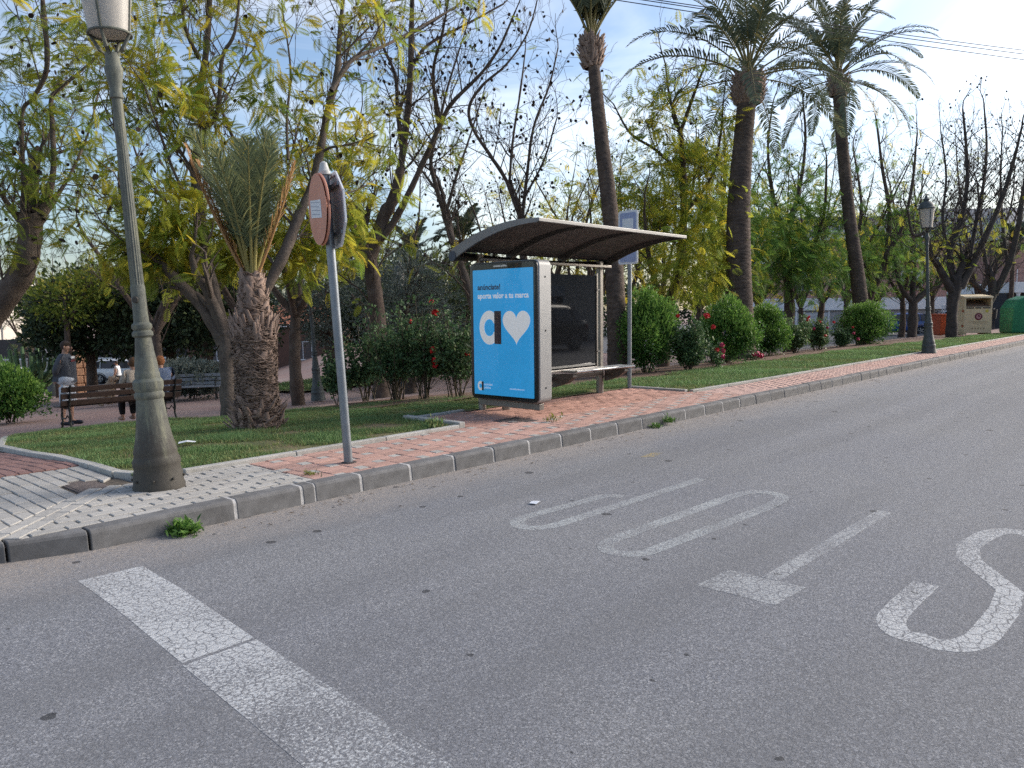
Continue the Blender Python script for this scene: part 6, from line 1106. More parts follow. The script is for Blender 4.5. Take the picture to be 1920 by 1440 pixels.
# ================================================================== LAYOUT (world metres)
LIMBS = {'T0': ([([(3.35, 14.69, -0.61), (3.42, 14.77, 0.54), (3.55, 14.73, 1.27), (3.79, 14.53, 1.72), (4.03, 14.33, 2.18), (4.15, 14.27, 2.72), (4.2, 14.27, 3.09)], [0.233, 0.202, 0.193, 0.188, 0.188, 0.184, 0.188]), ([(4.15, 14.33, 3.11), (4.14, 14.35, 3.58), (4.19, 14.36, 4.67), (4.3, 14.17, 4.91), (4.44, 13.96, 5.26), (4.46, 13.87, 5.65), (4.44, 13.86, 6.37), (4.43, 13.83, 7.08)], [0.099, 0.038, 0.031, 0.029, 0.037, 0.041, 0.035, 0.022]), ([(4.29, 14.18, 3.09), (4.5, 14.13, 3.72), (4.59, 14.27, 4.43), (4.66, 14.44, 5.02), (4.85, 14.44, 5.26), (5.18, 14.33, 5.62), (5.48, 14.26, 6.0), (5.77, 14.25, 6.67)], [0.103, 0.045, 0.039, 0.034, 0.025, 0.021, 0.017, 0.01]), ([(4.11, 14.36, 2.94), (3.8, 14.21, 3.32), (3.45, 13.9, 3.96), (3.19, 13.39, 4.81)], [0.067, 0.035, 0.027, 0.018]), ([(4.31, 14.14, 3.02), (4.8, 14.28, 3.77), (5.29, 14.7, 4.61), (5.74, 15.32, 5.53)], [0.054, 0.023, 0.019, 0.015])], [((4.14, 14.43, 3.71), (0.78, 0.7, 0.52), 30), ((4.94, 14.56, 4.53), (0.63, 0.57, 0.99), 35), ((4.43, 14.42, 5.94), (0.69, 0.62, 0.52), 35), ((5.09, 14.23, 3.36), (0.54, 0.49, 0.63), 25)]), 'T1': ([([(5.76, 11.06, -0.18), (5.78, 11.11, 0.39), (5.81, 11.15, 0.87), (5.8, 11.19, 1.12)], [0.141, 0.121, 0.126, 0.126]), ([(5.78, 11.19, 0.99), (5.59, 11.4, 1.52), (5.27, 11.71, 2.05), (4.96, 12.0, 2.57), (4.81, 12.09, 3.07), (4.76, 12.05, 3.49), (4.77, 11.92, 3.93), (4.72, 11.88, 4.44), (4.62, 11.89, 5.02), (4.55, 11.86, 5.58)], [0.106, 0.083, 0.075, 0.064, 0.059, 0.058, 0.051, 0.036, 0.021, 0.014]), ([(5.83, 11.15, 1.03), (5.77, 11.33, 1.68), (5.73, 11.52, 2.42), (5.73, 11.66, 3.16), (5.75, 11.78, 3.77), (5.89, 11.74, 4.23), (5.9, 11.85, 4.73), (6.06, 11.85, 5.53), (6.18, 11.9, 6.33), (6.28, 11.96, 7.17)], [0.101, 0.073, 0.068, 0.069, 0.069, 0.064, 0.054, 0.046, 0.041, 0.026]), ([(5.81, 11.62, 4.24), (5.94, 11.36, 4.49), (5.98, 11.22, 5.25), (6.05, 10.94, 5.58), (6.07, 10.73, 6.28)], [0.04, 0.033, 0.03, 0.022, 0.014]), ([(5.87, 11.71, 5.33), (5.61, 11.56, 5.66), (5.36, 11.18, 6.13)], [0.033, 0.027, 0.019]), ([(5.88, 11.06, 0.83), (6.27, 10.89, 1.68), (6.65, 10.78, 2.42), (6.94, 10.79, 3.01), (7.25, 10.8, 3.63), (7.56, 10.88, 4.61), (7.86, 10.97, 5.36), (8.08, 11.16, 6.14), (8.38, 11.32, 7.3)], [0.096, 0.081, 0.085, 0.078, 0.069, 0.059, 0.052, 0.039, 0.025]), ([(7.19, 10.19, 4.82), (7.64, 10.26, 5.39), (8.27, 10.35, 5.74), (9.0, 10.45, 6.18), (9.98, 10.39, 6.83)], [0.038, 0.034, 0.027, 0.023, 0.015]), ([(6.66, 10.62, 3.78), (6.78, 10.8, 4.46), (7.0, 10.99, 5.26), (7.13, 11.36, 6.28)], [0.023, 0.02, 0.016, 0.011]), ([(5.69, 11.56, 2.82), (5.36, 11.59, 3.5), (5.06, 11.37, 4.04), (4.74, 11.06, 4.58)], [0.033, 0.022, 0.017, 0.011])], [((5.2, 11.66, 2.95), (0.59, 0.54, 0.63), 200), ((5.32, 12.19, 2.36), (0.79, 0.71, 0.41), 280), ((6.41, 12.07, 2.61), (0.79, 0.71, 0.57), 300), ((6.95, 11.44, 3.42), (0.74, 0.66, 0.78), 200), ((6.65, 11.12, 5.06), (0.66, 0.6, 0.83), 70), ((5.34, 11.43, 4.55), (0.62, 0.56, 0.7), 80), ((7.22, 11.31, 2.48), (0.66, 0.6, 0.57), 200), ((7.85, 10.98, 2.93), (0.54, 0.48, 0.81), 110), ((7.85, 11.2, 4.45), (0.63, 0.56, 0.63), 50)]), 'T2': ([([(10.57, 13.49, -0.45), (10.64, 13.65, 1.28), (10.64, 13.79, 2.21), (10.61, 13.89, 2.7)], [0.211, 0.171, 0.156, 0.167]), ([(10.58, 13.92, 2.66), (10.51, 14.23, 3.28), (10.5, 14.55, 3.89), (10.58, 14.81, 4.63), (10.71, 15.07, 5.51)], [0.116, 0.073, 0.059, 0.041, 0.023]), ([(10.64, 13.85, 2.66), (10.88, 13.67, 3.49), (11.08, 13.49, 4.0), (11.22, 13.39, 4.75), (11.29, 13.33, 5.33), (11.4, 13.28, 6.24), (11.48, 13.28, 7.26), (11.53, 13.27, 8.17), (11.6, 13.26, 9.07)], [0.16, 0.145, 0.13, 0.083, 0.076, 0.068, 0.061, 0.05, 0.032]), ([(11.29, 13.46, 4.95), (11.34, 13.63, 5.84), (11.43, 13.79, 6.69), (11.36, 14.14, 7.44), (11.41, 14.42, 8.44)], [0.047, 0.044, 0.037, 0.03, 0.022]), ([(10.75, 13.76, 2.91), (11.05, 13.38, 3.54), (11.39, 12.94, 4.58), (11.6, 12.58, 5.37), (11.69, 12.28, 5.83), (12.0, 11.72, 6.38), (12.16, 11.31, 6.86), (12.28, 10.95, 7.54)], [0.087, 0.072, 0.061, 0.053, 0.046, 0.035, 0.027, 0.017]), ([(11.89, 12.88, 5.48), (11.58, 12.71, 6.5), (11.34, 12.13, 7.18), (11.01, 11.5, 7.85)], [0.047, 0.035, 0.027, 0.016]), ([(11.56, 13.42, 6.75), (12.02, 13.35, 7.36), (12.95, 12.95, 7.98), (13.81, 12.69, 8.55)], [0.04, 0.033, 0.026, 0.019])], [((10.86, 14.73, 4.3), (0.73, 0.66, 0.97), 88), ((11.25, 14.02, 5.43), (0.72, 0.64, 0.72), 33), ((11.68, 15.05, 3.42), (0.77, 0.69, 0.51), 44)]), 'T3': ([([(13.53, 13.23, -0.41), (13.52, 13.47, 1.23), (13.42, 13.73, 2.27), (13.28, 14.01, 3.19), (13.2, 14.19, 3.82)], [0.116, 0.106, 0.092, 0.085, 0.078]), ([(13.2, 14.19, 3.82), (13.05, 14.35, 4.62), (12.96, 14.37, 5.12), (13.05, 14.18, 5.86), (13.16, 13.97, 6.72), (13.34, 13.68, 7.68)], [0.068, 0.054, 0.047, 0.04, 0.03, 0.02]), ([(13.29, 13.99, 3.11), (13.42, 14.33, 4.01), (13.4, 14.99, 4.8), (13.41, 15.68, 5.49)], [0.055, 0.041, 0.032, 0.022]), ([(13.23, 14.16, 3.84), (13.56, 14.11, 4.77), (13.97, 14.05, 5.73), (14.43, 14.01, 6.84)], [0.048, 0.034, 0.024, 0.017])], []), 'T4': ([([(15.75, 13.78, -0.47), (15.94, 14.07, 3.21), (15.97, 14.14, 3.93)], [0.09, 0.075, 0.068]), ([(15.97, 14.14, 3.9), (15.77, 14.45, 4.93), (15.47, 14.79, 5.65), (15.17, 15.12, 6.35), (15.1, 15.16, 6.91), (15.32, 14.87, 7.45), (15.73, 14.36, 7.98), (16.11, 13.93, 8.79), (16.33, 13.69, 9.87)], [0.064, 0.053, 0.049, 0.045, 0.041, 0.037, 0.03, 0.022, 0.015]), ([(15.98, 14.11, 3.78), (16.25, 14.14, 5.09), (16.59, 14.18, 6.43), (17.11, 14.03, 7.64), (17.5, 14.03, 8.73)], [0.049, 0.042, 0.034, 0.027, 0.019]), ([(15.83, 14.42, 4.8), (16.19, 14.58, 6.14), (16.7, 14.74, 7.55), (17.2, 14.98, 8.8)], [0.038, 0.034, 0.027, 0.02]), ([(16.09, 14.09, 4.5), (16.14, 13.44, 5.41), (15.89, 12.78, 6.36)], [0.034, 0.026, 0.018])], []), 'T6': ([([(19.12, 11.59, -0.27), (19.28, 11.6, 1.12), (19.6, 11.42, 2.33), (19.8, 11.38, 3.53), (19.92, 11.43, 4.89), (19.98, 11.54, 6.1), (19.98, 11.59, 6.48)], [0.202, 0.18, 0.15, 0.123, 0.097, 0.079, 0.07]), ([(19.97, 11.59, 6.4), (20.01, 11.2, 7.37), (19.86, 10.76, 8.11)], [0.057, 0.043, 0.025]), ([(19.98, 11.58, 6.4), (20.07, 12.0, 7.53), (20.39, 12.33, 8.56)], [0.057, 0.04, 0.027]), ([(19.93, 11.47, 5.2), (19.37, 12.0, 5.91), (18.77, 12.47, 6.36), (18.33, 12.74, 7.13)], [0.062, 0.044, 0.035, 0.021]), ([(19.31, 11.59, 1.24), (18.86, 11.74, 2.32), (18.38, 11.63, 3.03), (17.89, 11.44, 3.98)], [0.114, 0.087, 0.064, 0.037]), ([(19.86, 11.39, 4.14), (20.2, 10.78, 5.0), (20.17, 10.45, 6.11), (19.92, 10.24, 7.03)], [0.066, 0.048, 0.034, 0.021]), ([(19.83, 11.38, 3.84), (20.66, 11.54, 4.98), (21.65, 12.01, 6.57)], [0.053, 0.041, 0.028])], [((18.92, 10.7, 2.57), (1.59, 1.43, 1.16), 561), ((19.89, 10.6, 4.07), (1.19, 1.07, 1.33), 340), ((19.03, 12.31, 4.15), (1.37, 1.23, 1.21), 187), ((19.76, 11.72, 5.65), (1.67, 1.5, 1.21), 187), ((19.7, 12.04, 7.47), (1.67, 1.5, 0.91), 85)]), 'T9': ([([(34.82, 7.81, 0.07), (34.9, 7.86, 1.06), (35.04, 7.83, 1.91), (35.15, 7.78, 2.38)], [0.226, 0.202, 0.221, 0.235]), ([(34.96, 7.93, 2.02), (34.48, 8.31, 2.97), (34.02, 8.48, 3.42), (33.59, 8.59, 4.2), (32.87, 8.86, 4.17), (32.39, 8.95, 5.05)], [0.169, 0.131, 0.097, 0.078, 0.059, 0.036]), ([(35.07, 7.85, 2.34), (35.12, 8.1, 3.41), (35.68, 7.88, 4.7), (36.18, 7.8, 6.22), (36.5, 7.95, 7.77), (36.76, 8.2, 9.45)], [0.141, 0.104, 0.095, 0.081, 0.062, 0.034]), ([(35.2, 7.68, 2.12), (35.44, 7.35, 2.96), (35.73, 6.94, 4.21), (35.95, 6.56, 5.44), (36.05, 6.27, 6.65), (36.16, 6.0, 8.25)], [0.165, 0.136, 0.112, 0.093, 0.073, 0.041]), ([(35.47, 7.49, 2.86), (36.06, 7.4, 4.69), (36.75, 7.32, 6.44), (37.34, 7.4, 8.02), (37.83, 7.66, 9.76)], [0.094, 0.076, 0.062, 0.048, 0.029]), ([(35.08, 7.91, 2.87), (35.05, 8.36, 4.69), (35.44, 8.4, 6.64), (35.63, 8.71, 8.5)], [0.075, 0.057, 0.043, 0.024])], [((35.19, 8.51, 3.65), (0.87, 0.78, 0.87), 40)]), 'T10': ([([(41.51, 7.93, 0.07), (41.63, 7.95, 1.22), (41.88, 7.79, 2.01)], [0.229, 0.197, 0.208]), ([(41.75, 7.88, 1.72), (41.61, 8.29, 2.22), (41.44, 8.85, 2.98), (41.62, 9.17, 4.49)], [0.142, 0.121, 0.083, 0.05]), ([(41.92, 7.73, 1.91), (42.26, 7.29, 3.18), (42.35, 7.03, 4.63), (42.3, 6.87, 6.06), (42.29, 6.72, 8.18)], [0.175, 0.147, 0.119, 0.096, 0.058]), ([(41.85, 7.8, 1.91), (42.06, 8.11, 3.21), (42.44, 8.47, 4.99), (42.96, 8.84, 7.32)], [0.109, 0.088, 0.067, 0.039]), ([(42.45, 7.32, 3.19), (42.84, 7.69, 5.2), (43.53, 7.99, 7.53), (44.46, 8.16, 9.94)], [0.087, 0.066, 0.045, 0.028])], [((42.73, 7.87, 4.96), (1.51, 1.36, 1.26), 60)]), 'T11': ([([(47.9, 12.78, -0.38), (48.04, 12.8, 0.86), (48.1, 12.84, 1.65)], [0.3, 0.25, 0.234]), ([(48.1, 12.84, 1.59), (48.88, 12.29, 2.28), (49.69, 11.78, 2.79), (50.6, 11.4, 4.56)], [0.184, 0.167, 0.118, 0.068]), ([(48.1, 12.84, 1.59), (47.56, 13.33, 2.44), (47.22, 13.56, 3.64), (46.86, 13.84, 5.42)], [0.167, 0.125, 0.091, 0.066]), ([(48.11, 12.85, 1.83), (48.52, 12.93, 4.25), (48.83, 13.2, 6.7)], [0.117, 0.084, 0.059])], [((47.31, 13.32, 4.22), (1.8, 1.62, 1.8), 224), ((46.86, 14.62, 4.58), (1.82, 1.64, 1.82), 224), ((48.79, 12.66, 5.75), (1.52, 1.37, 1.21), 84)]), 'T8': ([([(35.7, 11.28, -0.23), (35.89, 11.35, 1.77), (36.32, 11.03, 2.81), (36.54, 10.9, 3.63)], [0.211, 0.183, 0.141, 0.127]), ([(36.54, 10.9, 3.58), (36.91, 10.94, 5.51), (37.04, 11.32, 7.41), (37.25, 11.67, 9.35)], [0.113, 0.092, 0.071, 0.043]), ([(36.51, 10.93, 3.63), (36.92, 10.43, 4.77), (37.14, 10.13, 6.59), (37.21, 10.01, 8.84)], [0.098, 0.077, 0.063, 0.035]), ([(36.09, 11.21, 2.35), (35.99, 11.9, 3.89), (36.61, 12.05, 6.05), (36.99, 12.59, 8.51)], [0.098, 0.078, 0.064, 0.036])], [((35.53, 11.95, 3.18), (1.88, 1.69, 1.64), 442), ((37.12, 11.15, 4.61), (1.67, 1.5, 1.43), 170)]), 'T7': ([([(28.41, 11.82, -0.29), (28.59, 11.9, 1.76), (28.62, 12.07, 3.15), (28.77, 12.08, 4.35)], [0.228, 0.192, 0.156, 0.12]), ([(28.77, 12.08, 4.35), (29.34, 11.9, 5.96), (29.83, 11.93, 7.8), (30.14, 12.2, 9.48)], [0.096, 0.072, 0.049, 0.031]), ([(28.69, 12.11, 3.95), (28.35, 12.49, 5.53), (28.15, 12.65, 7.27), (28.13, 12.51, 8.78)], [0.096, 0.072, 0.047, 0.029]), ([(28.63, 11.98, 2.56), (28.96, 11.29, 3.52), (28.93, 10.82, 4.84), (28.6, 10.65, 6.67)], [0.108, 0.083, 0.058, 0.034])], [((27.48, 11.87, 3.48), (1.74, 1.56, 1.74), 646), ((28.64, 11.15, 3.11), (1.57, 1.41, 1.37), 510), ((28.74, 12.25, 5.34), (2.0, 1.8, 1.4), 255)]), 'T12': ([([(23.85, 12.35, -0.34), (24.04, 12.38, 1.4), (24.03, 12.59, 2.83), (24.19, 12.59, 4.08)], [0.194, 0.161, 0.129, 0.097]), ([(24.19, 12.59, 4.08), (24.69, 12.58, 5.71), (25.07, 12.84, 7.4)], [0.075, 0.054, 0.038]), ([(24.11, 12.6, 3.54), (23.68, 12.92, 4.94), (23.4, 12.88, 6.29)], [0.075, 0.053, 0.037])], [((24.22, 12.51, 3.72), (1.43, 1.29, 1.61), 442), ((25.59, 11.83, 4.29), (1.1, 0.99, 1.46), 272), ((24.49, 12.04, 2.46), (1.26, 1.13, 0.9), 272)])}
PALMS = {'P1': [(13.69, 9.38, -0.04), (13.76, 9.48, 1.22), (13.92, 9.7, 3.04), (14.01, 10.05, 5.12), (14.1, 10.33, 6.81), (14.11, 10.38, 7.16)], 'P2': [(19.25, 9.25, -0.01), (19.34, 9.41, 1.97), (19.58, 9.58, 3.95), (19.92, 9.64, 5.95), (20.09, 9.62, 7.16), (20.13, 9.63, 7.51)], 'P3': [(28.79, 9.2, -0.01), (28.81, 9.53, 2.47), (28.89, 9.92, 4.75), (28.91, 10.21, 7.03), (29.08, 10.46, 9.04), (29.11, 10.5, 9.52)]}
PT = {'benchl': (4.89, 15.38, -0.7), 'benchr': (6.82, 15.35, -0.69), 'man': (5.7, 17.89, -0.91), 'dog': (9.16, 25.36, -1.39), 'walker': (13.37, 35.57, -2.02), 'bush': (5.59, 21.7, -1.17), 'gbench': (11.21, 23.87, -1.3), 'suv': (21.41, 55.53, -3.19), 'sedan': (16.04, 55.76, -3.19), 'silver': (25.58, 51.86, -3.03), 'post': (12.03, 39.4, -2.26), 'bin1': (11.91, 40.12, -2.3), 'blue': (61.33, 17.37, -0.75), 'wcar': (67.08, 15.55, -0.62), 'pillar': (11.97, 35.61, -2.02), 'ybin': (39.36, 8.05, 0.07), 'rbin': (40.84, 9.39, -0.03), 'igloo': (40.87, 6.4, 0.07), 'dbin': (48.72, 8.96, 0.02), 'ev1': (11.13, 32.09, -1.81), 'ev2': (13.23, 29.81, -1.67), 'ev3': (13.69, 27.82, -1.54), 'oliv1': (15.87, 22.5, -1.2), 'oliv2': (13.6, 16.1, -0.78), 'lav': (11.65, 24.87, -1.36), 'cactus': (9.87, 34.95, -1.98), 'yb': (11.6, 37.51, -2.14), 'ev0': (9.5, 29.43, -1.64), 'bgp1': (21.52, 25.26, -1.04), 'bgp2': (23.72, 24.36, -0.92), 'fan': (46.97, 7.9, 0.07), 'fan2': (56.28, 27.38, -0.93), 'a1': (22.22, 17.07, -0.73), 'a2': (25.84, 17.57, -0.76), 'a3': (19.48, 14.14, -0.5), 'a4': (34.3, 15.75, -0.64), 'a5': (38.34, 14.31, -0.51), 'a6': (45.33, 15.57, -0.62), 'a7': (49.65, 13.83, -0.47), 'a8': (53.05, 13.09, -0.41), 'a9': (57.25, 11.48, -0.25), 'a10': (25.28, 21.14, -0.91), 'a11': (23.9, 22.66, -0.92), 'a12': (33.02, 20.1, -0.91), 'a13': (36.07, 19.74, -0.89), 'a14': (45.57, 18.27, -0.8), 'c1': (20.2, 26.68, -1.25), 'c2': (24.76, 26.2, -0.93), 'b1': (16.86, 52.49, -3.07), 'b2': (15.94, 56.46, -3.21), 'b3': (10.28, 24.14, -1.32), 'b4': (10.43, 16.58, -0.82), 'b5': (13.21, 23.91, -1.3), 'b6': (17.76, 20.44, -1.01), 'b7': (18.35, 24.24, -1.22), 'b8': (54.92, 16.96, -0.72), 'h1': (14.03, 8.86, 0.01), 'r1': (14.44, 8.12, 0.06), 'h2': (16.86, 8.45, 0.07), 'h3': (20.59, 9.26, -0.01), 'r2': (21.67, 8.83, 0.03), 'r3': (23.14, 8.71, 0.05), 'h4': (27.75, 8.87, 0.03), 'r4': (26.2, 9.08, 0.01), 'r5': (15.21, 7.88, 0.07), 'r6': (18.01, 8.38, 0.07), 'rl1': (8.19, 10.04, -0.11), 'rl2': (8.32, 9.46, -0.06), 'rl3': (8.54, 8.93, -0.03), 'rl4': (8.04, 10.65, -0.15), 'rl5': (7.62, 10.81, -0.16)}
WIRES = [(26.75, 7.6, 9.8), (26.74, 7.6, 9.7), (26.73, 7.59, 9.54)]
T_ = LIMBS
# --- lawns and beds
lawn('near_lawn', [(2.5, 6.37), (6.02, 6.37), (6.02, 7.30), (6.2, 7.36), (7.12, 7.36), (7.12, 7.29), (10.9, 7.29), (10.9, 8.6), (9.2, 8.9), (8.4, 9.8), (6.9, 10.6), (5.7, 10.9), (5.3, 12.3), (4.75, 14.9), (4.3, 14.9), (3.25, 12.6), (2.63, 10.5), (2.52, 9.0)], 'patchy green lawn with dry spots behind the pavement', 3, 5600, (.02, .055), .006, .52, .012, -.38)
lawn('street_lawn', [(11.0, 6.12), (46, 6.12), (46, 7.0), (33, 7.6), (24, 8.1), (14, 8.0), (11, 8.6)], 'bright green lawn strip of the right-hand pavement', 5, 1700, (.035, .08), .010, .66, .012, -.75)
lawn('far_lawn', [(14, 22), (24, 22), (26, 30), (15, 30)], 'shaded green lawn of the lower park', 8, 120, (.06, .1), .03, .5, .03, -1.5)
BEDP = [(11, 8.4), (14, 7.9), (24, 8.0), (33, 7.6), (40, 8.6), (34, 10.5), (22, 10.8), (11, 10.2)]
X_, Y_ = np.meshgrid(np.arange(6.5, 40, .5), np.arange(7.5, 11, .5)); mk = poly_mask(X_[:-1, :-1] + .25, Y_[:-1, :-1] + .25, BEDP) | poly_mask(X_[:-1, :-1] + .25, Y_[:-1, :-1] + .25, [(6.6, 9.3), (8.4, 8.4), (10.5, 8.6), (10.5, 9.3), (8.6, 10.4), (7, 10.4)])
J_, I_ = np.nonzero(mk); k = J_ * X_.shape[1] + I_; a = X_.shape[1]; tag(link('planting_bed', np_mesh('planting_bed', np.stack([X_, Y_, gz(X_, Y_) + .042 + .015 * vnoise(X_, Y_, 4, 3)], -1).reshape(-1, 3), [np.stack([k, k + 1, k + a + 1, k + a], 1)], smooth=True), BED), 'bare reddish soil bed under the shrubs', kind='structure')
# --- main trees (each limb as in the photograph, twigs grown from it)
def J(k, label, **kw): return jacaranda('jacaranda_tree', T_[k][0], label, low=T_[k][1], **kw)
J('T0', 'thick-trunked jacaranda with forked stems at the left edge', leafy=.28, bare_z=(5.5, 9), pods=1.1, seed=11, tint=(.42, .22), bark=BARKL)
J('T1', 'jacaranda forking low behind the shaggy short palm, yellow-green leaves', leafy=.36, bare_z=(4.6, 8.5), pods=.9, seed=12, tint=(.60, .25), bark=BARKL)
J('T2', 'nearly bare jacaranda with a black scarred trunk behind the rose bushes', leafy=.34, bare_z=(4.0, 6.5), pods=1.6, seed=13, tint=(.55, .25))
J('T3', 'slim leaning bare tree rising left of the shelter roof', leafy=.14, bare_z=(3, 5), pods=1.5, seed=14, near=False, bark=BARKL)
J('T4', 'bare tree full of dark seed pods directly above the shelter', leafy=.05, bare_z=(3, 5), pods=2.4, seed=15, near=False)
J('T6', 'large green jacaranda forking behind the bright shrub and bus stop sign', leafy=.75, bare_z=(6.0, 8.6), pods=.3, seed=16, near=False, tint=(.50, .25))
J('T12', 'green jacaranda crown left of the thick date palm trunk', leafy=.8, bare_z=(5, 8), pods=.3, seed=17, near=False, leaf=LF_JD, tint=(.5, .3))
J('T7', 'dense dark green jacaranda between the two right-hand date palms', leafy=.85, bare_z=(5, 8), pods=.3, seed=18, near=False, leaf=LF_JD, tint=(.4, .25))
J('T8', 'jacaranda with dark drooping foliage just right of the slim palm', leafy=.6, bare_z=(4, 7), pods=.6, seed=19, near=False, leaf=LF_JD, tint=(.42, .25))
J('T9', 'bare dark tree with thick trunk in front of the cream clothing bank', leafy=.03, dens=1.9, maxlen=3.4, bare_z=(3, 6), pods=.9, seed=20, near=False, thin=.8, bark=BARKD)
J('T10', 'bare dark tree with wide fork behind the cream clothing bank', leafy=.04, dens=1.9, maxlen=3.4, bare_z=(3, 6), pods=.8, seed=21, near=False, thin=.8, bark=BARKD)
J('T11', 'small dark forked tree behind the right-hand street lamp', leafy=.6, bare_z=(4, 7), pods=.3, seed=22, near=False, bark=BARKD, leaf=LF_JD, tint=(.42, .25))
def A(k, h, r0, label, seed, **kw):
    x, y, z = PT[k]; fork = kw.pop('fork', 2.2); n_ = kw.pop('n_', 4); sp_ = kw.pop('spread', .33); jacaranda('park_tree', auto_limbs(x, y, h, r0, seed, fork, n_, sp_), label, seed=seed, near=False, group='background trees', **kw)
A('a1', 7.2, .13, 'brown thin-leaved tree left of the first tall palm', 31, leafy=.35, bare_z=(4, 8), pods=1.0, tint=(.8, .2))
A('a2', 8.4, .15, 'half-bare tree just right of the first tall palm', 32, leafy=.45, bare_z=(4, 8), pods=.5, tint=(.6, .25))
A('a3', 6.0, .12, 'low twiggy tree behind the shelter roof and first palm', 33, leafy=.35, bare_z=(4, 7), pods=.8, tint=(.75, .2))
A('a4', 9.6, .16, 'tall tree behind the thick date palm', 34, leafy=.55, bare_z=(5, 9), pods=.3, tint=(.6, .25))
A('a5', 10.0, .16, 'tall thin tree left of the slim leaning palm', 35, leafy=.35, bare_z=(5, 9), pods=.5, tint=(.6, .25))
A('a6', 10.6, .16, 'bare-topped tree behind the slim leaning palm', 36, leafy=.35, bare_z=(4, 8), pods=.5, leaf=LF_JD)
A('a7', 11.5, .17, 'bare-topped tree above the right-hand street lamp', 37, leafy=.3, dens=1.8, maxlen=3.0, bare_z=(4, 8), pods=.6, leaf=LF_JD)
A('a8', 12.0, .17, 'twiggy tree behind the right-hand street lamp lantern', 38, leafy=.2, dens=1.8, maxlen=3.0, bare_z=(4, 8), pods=.7)
A('a9', 12.0, .18, 'twiggy leafless tree over the far brick building', 39, leafy=.15, dens=1.8, maxlen=3.0, bare_z=(4, 8), pods=.6)
A('a10', 8.4, .14, 'bare pod-hung tree behind the left end of the shelter roof', 40, leafy=.10, bare_z=(3, 6), pods=2.0)
A('a11', 7.6, .14, 'bare tree behind the shelter advertising panel', 41, leafy=.2, bare_z=(3, 6), pods=1.5)
A('a12', 10.2, .16, 'half-green tree rising behind the bus stop sign', 42, leafy=.5, bare_z=(5, 9), pods=.3, tint=(.6, .25))
A('a13', 11.5, .16, 'tall half-bare tree left of the thick date palm', 43, leafy=.45, bare_z=(5, 9), pods=.3, tint=(.55, .25))
A('a14', 12.0, .16, 'tall thin tree between the two right-hand palms', 44, leafy=.35, bare_z=(5, 9), pods=.3, leaf=LF_JD)
A('b8', 12.5, .17, 'far bare-topped tree right of the slim palm', 45, leafy=.3, dens=1.6, maxlen=3.0, bare_z=(4, 8), pods=.4, leaf=LF_JD)
A('b1', 9.5, .12, 'small twiggy far tree right of the forked left trunk', 51, leafy=.4, bare_z=(4, 11), pods=.6, leaf=LF_DARK)
A('b2', 9.5, .12, 'small twiggy far tree left of the forked left trunk', 52, leafy=.4, bare_z=(4, 11), pods=.6, leaf=LF_DARK)
A('b3', 8.6, .15, 'leafy yellow-green tree behind the tall near lamp', 53, leafy=.22, bare_z=(5, 8.5), pods=.5, tint=(.55, .25))
A('b4', 8.2, .14, 'yellow-green tree behind the short palm fronds', 54, leafy=.22, bare_z=(5, 8), pods=.6, tint=(.6, .25))
A('b5', 9.4, .15, 'half-bare tree behind the fronds of the short palm', 55, leafy=.22, bare_z=(4.5, 8), pods=.8, tint=(.55, .25))
A('b7', 9.0, .14, 'thin tree between the round sign and the scarred trunk', 57, leafy=.22, bare_z=(4, 7.5), pods=1.0, tint=(.55, .25))
# --- palms
palm('date_palm', PALMS['P1'], [.24, .20, .18, .15, .12, .115], 'tall slender date palm behind the bus shelter, its crown cut by the top edge', 61, 3.0, 24, .24, .62, .2, upright=[(R(86), .5), (R(82), .6), (R(78), .7), (R(74), .8), (R(70), .9), (R(66), 1.0)])
palm('date_palm', PALMS['P2'], [.37, .32, .30, .25, .235, .235], 'thick date palm with broad crown above the round shrubs', 62, 4.0, 30, .46, .80, .5)
palm('date_palm', PALMS['P3'], [.30, .24, .205, .20, .20, .20], 'slim leaning date palm farthest to the right', 63, 3.5, 34, .38, .72, .5, low=R(-14))
def small_palm(k, h, fl, label, seed, nf=22, tr=1.0):
    x, y, z = PT[k]; palm('young_palm', [(x, y, z), (x, y, z + h * .5), (x, y, z + h * .9), (x, y, z + h)], [.28 * tr, .24 * tr, .22 * tr, .2 * tr], label, seed, fl, nf, .3, .5, .5, 'background palms', .035, 30)
small_palm('bgp1', 4.4, 2.2, 'far palm showing between the scarred trunk and the shelter', 64); small_palm('bgp2', 5.2, 1.9, 'blue-grey far palm over the left end of the shelter roof', 65)
small_palm('fan', 4.3, 1.4, 'small palm beside the green recycling bank', 66, 18, .45)
# short shaggy palm with its leaves tied up
x, y = 4.78, 8.5; z = gzf(x, y) - .04; sp_ = thing('short_palm', (x, y, z), 'short shaggy palm with leaves tied upright, in the near lawn', 'palm tree'); r_ = np.random.default_rng(70)
rad = lambda t: float(np.interp(t, [0, .06, .16, .3, .5, .66, .72, .85, 1], [.305, .29, .245, .235, .24, .245, .195, .16, .11])); TH = 1.9
b_ = MB().lathe([(rad(t) * .95, t * TH) for t in np.linspace(0, 1, 30)], 22); link('trunk', np_mesh('trunk', b_.v, [np.array(b_.f[:-2])], None, True), M('palm_core', (.085, .055, .042), .95, .35, 9, bst=.8, bsc=30), sp_)
bs = Soup(); boots(bs, r_, 300, 0, TH * .98, lambda t: rad(t) * .95, lambda t: np.zeros(3), (.05, .12), .11, .4); boots(bs, r_, 60, TH * .58, TH * .70, lambda t: .25, lambda t: np.zeros(3), (.10, .19), .06, .45); boots(bs, r_, 46, .0, .35, lambda t: .28, lambda t: np.zeros(3), (.1, .22), .07, 1.1)
o = link('leaf_bases', bs.mesh('leaf_bases'), P_BARKL, sp_); o['kind'] = 'stuff'
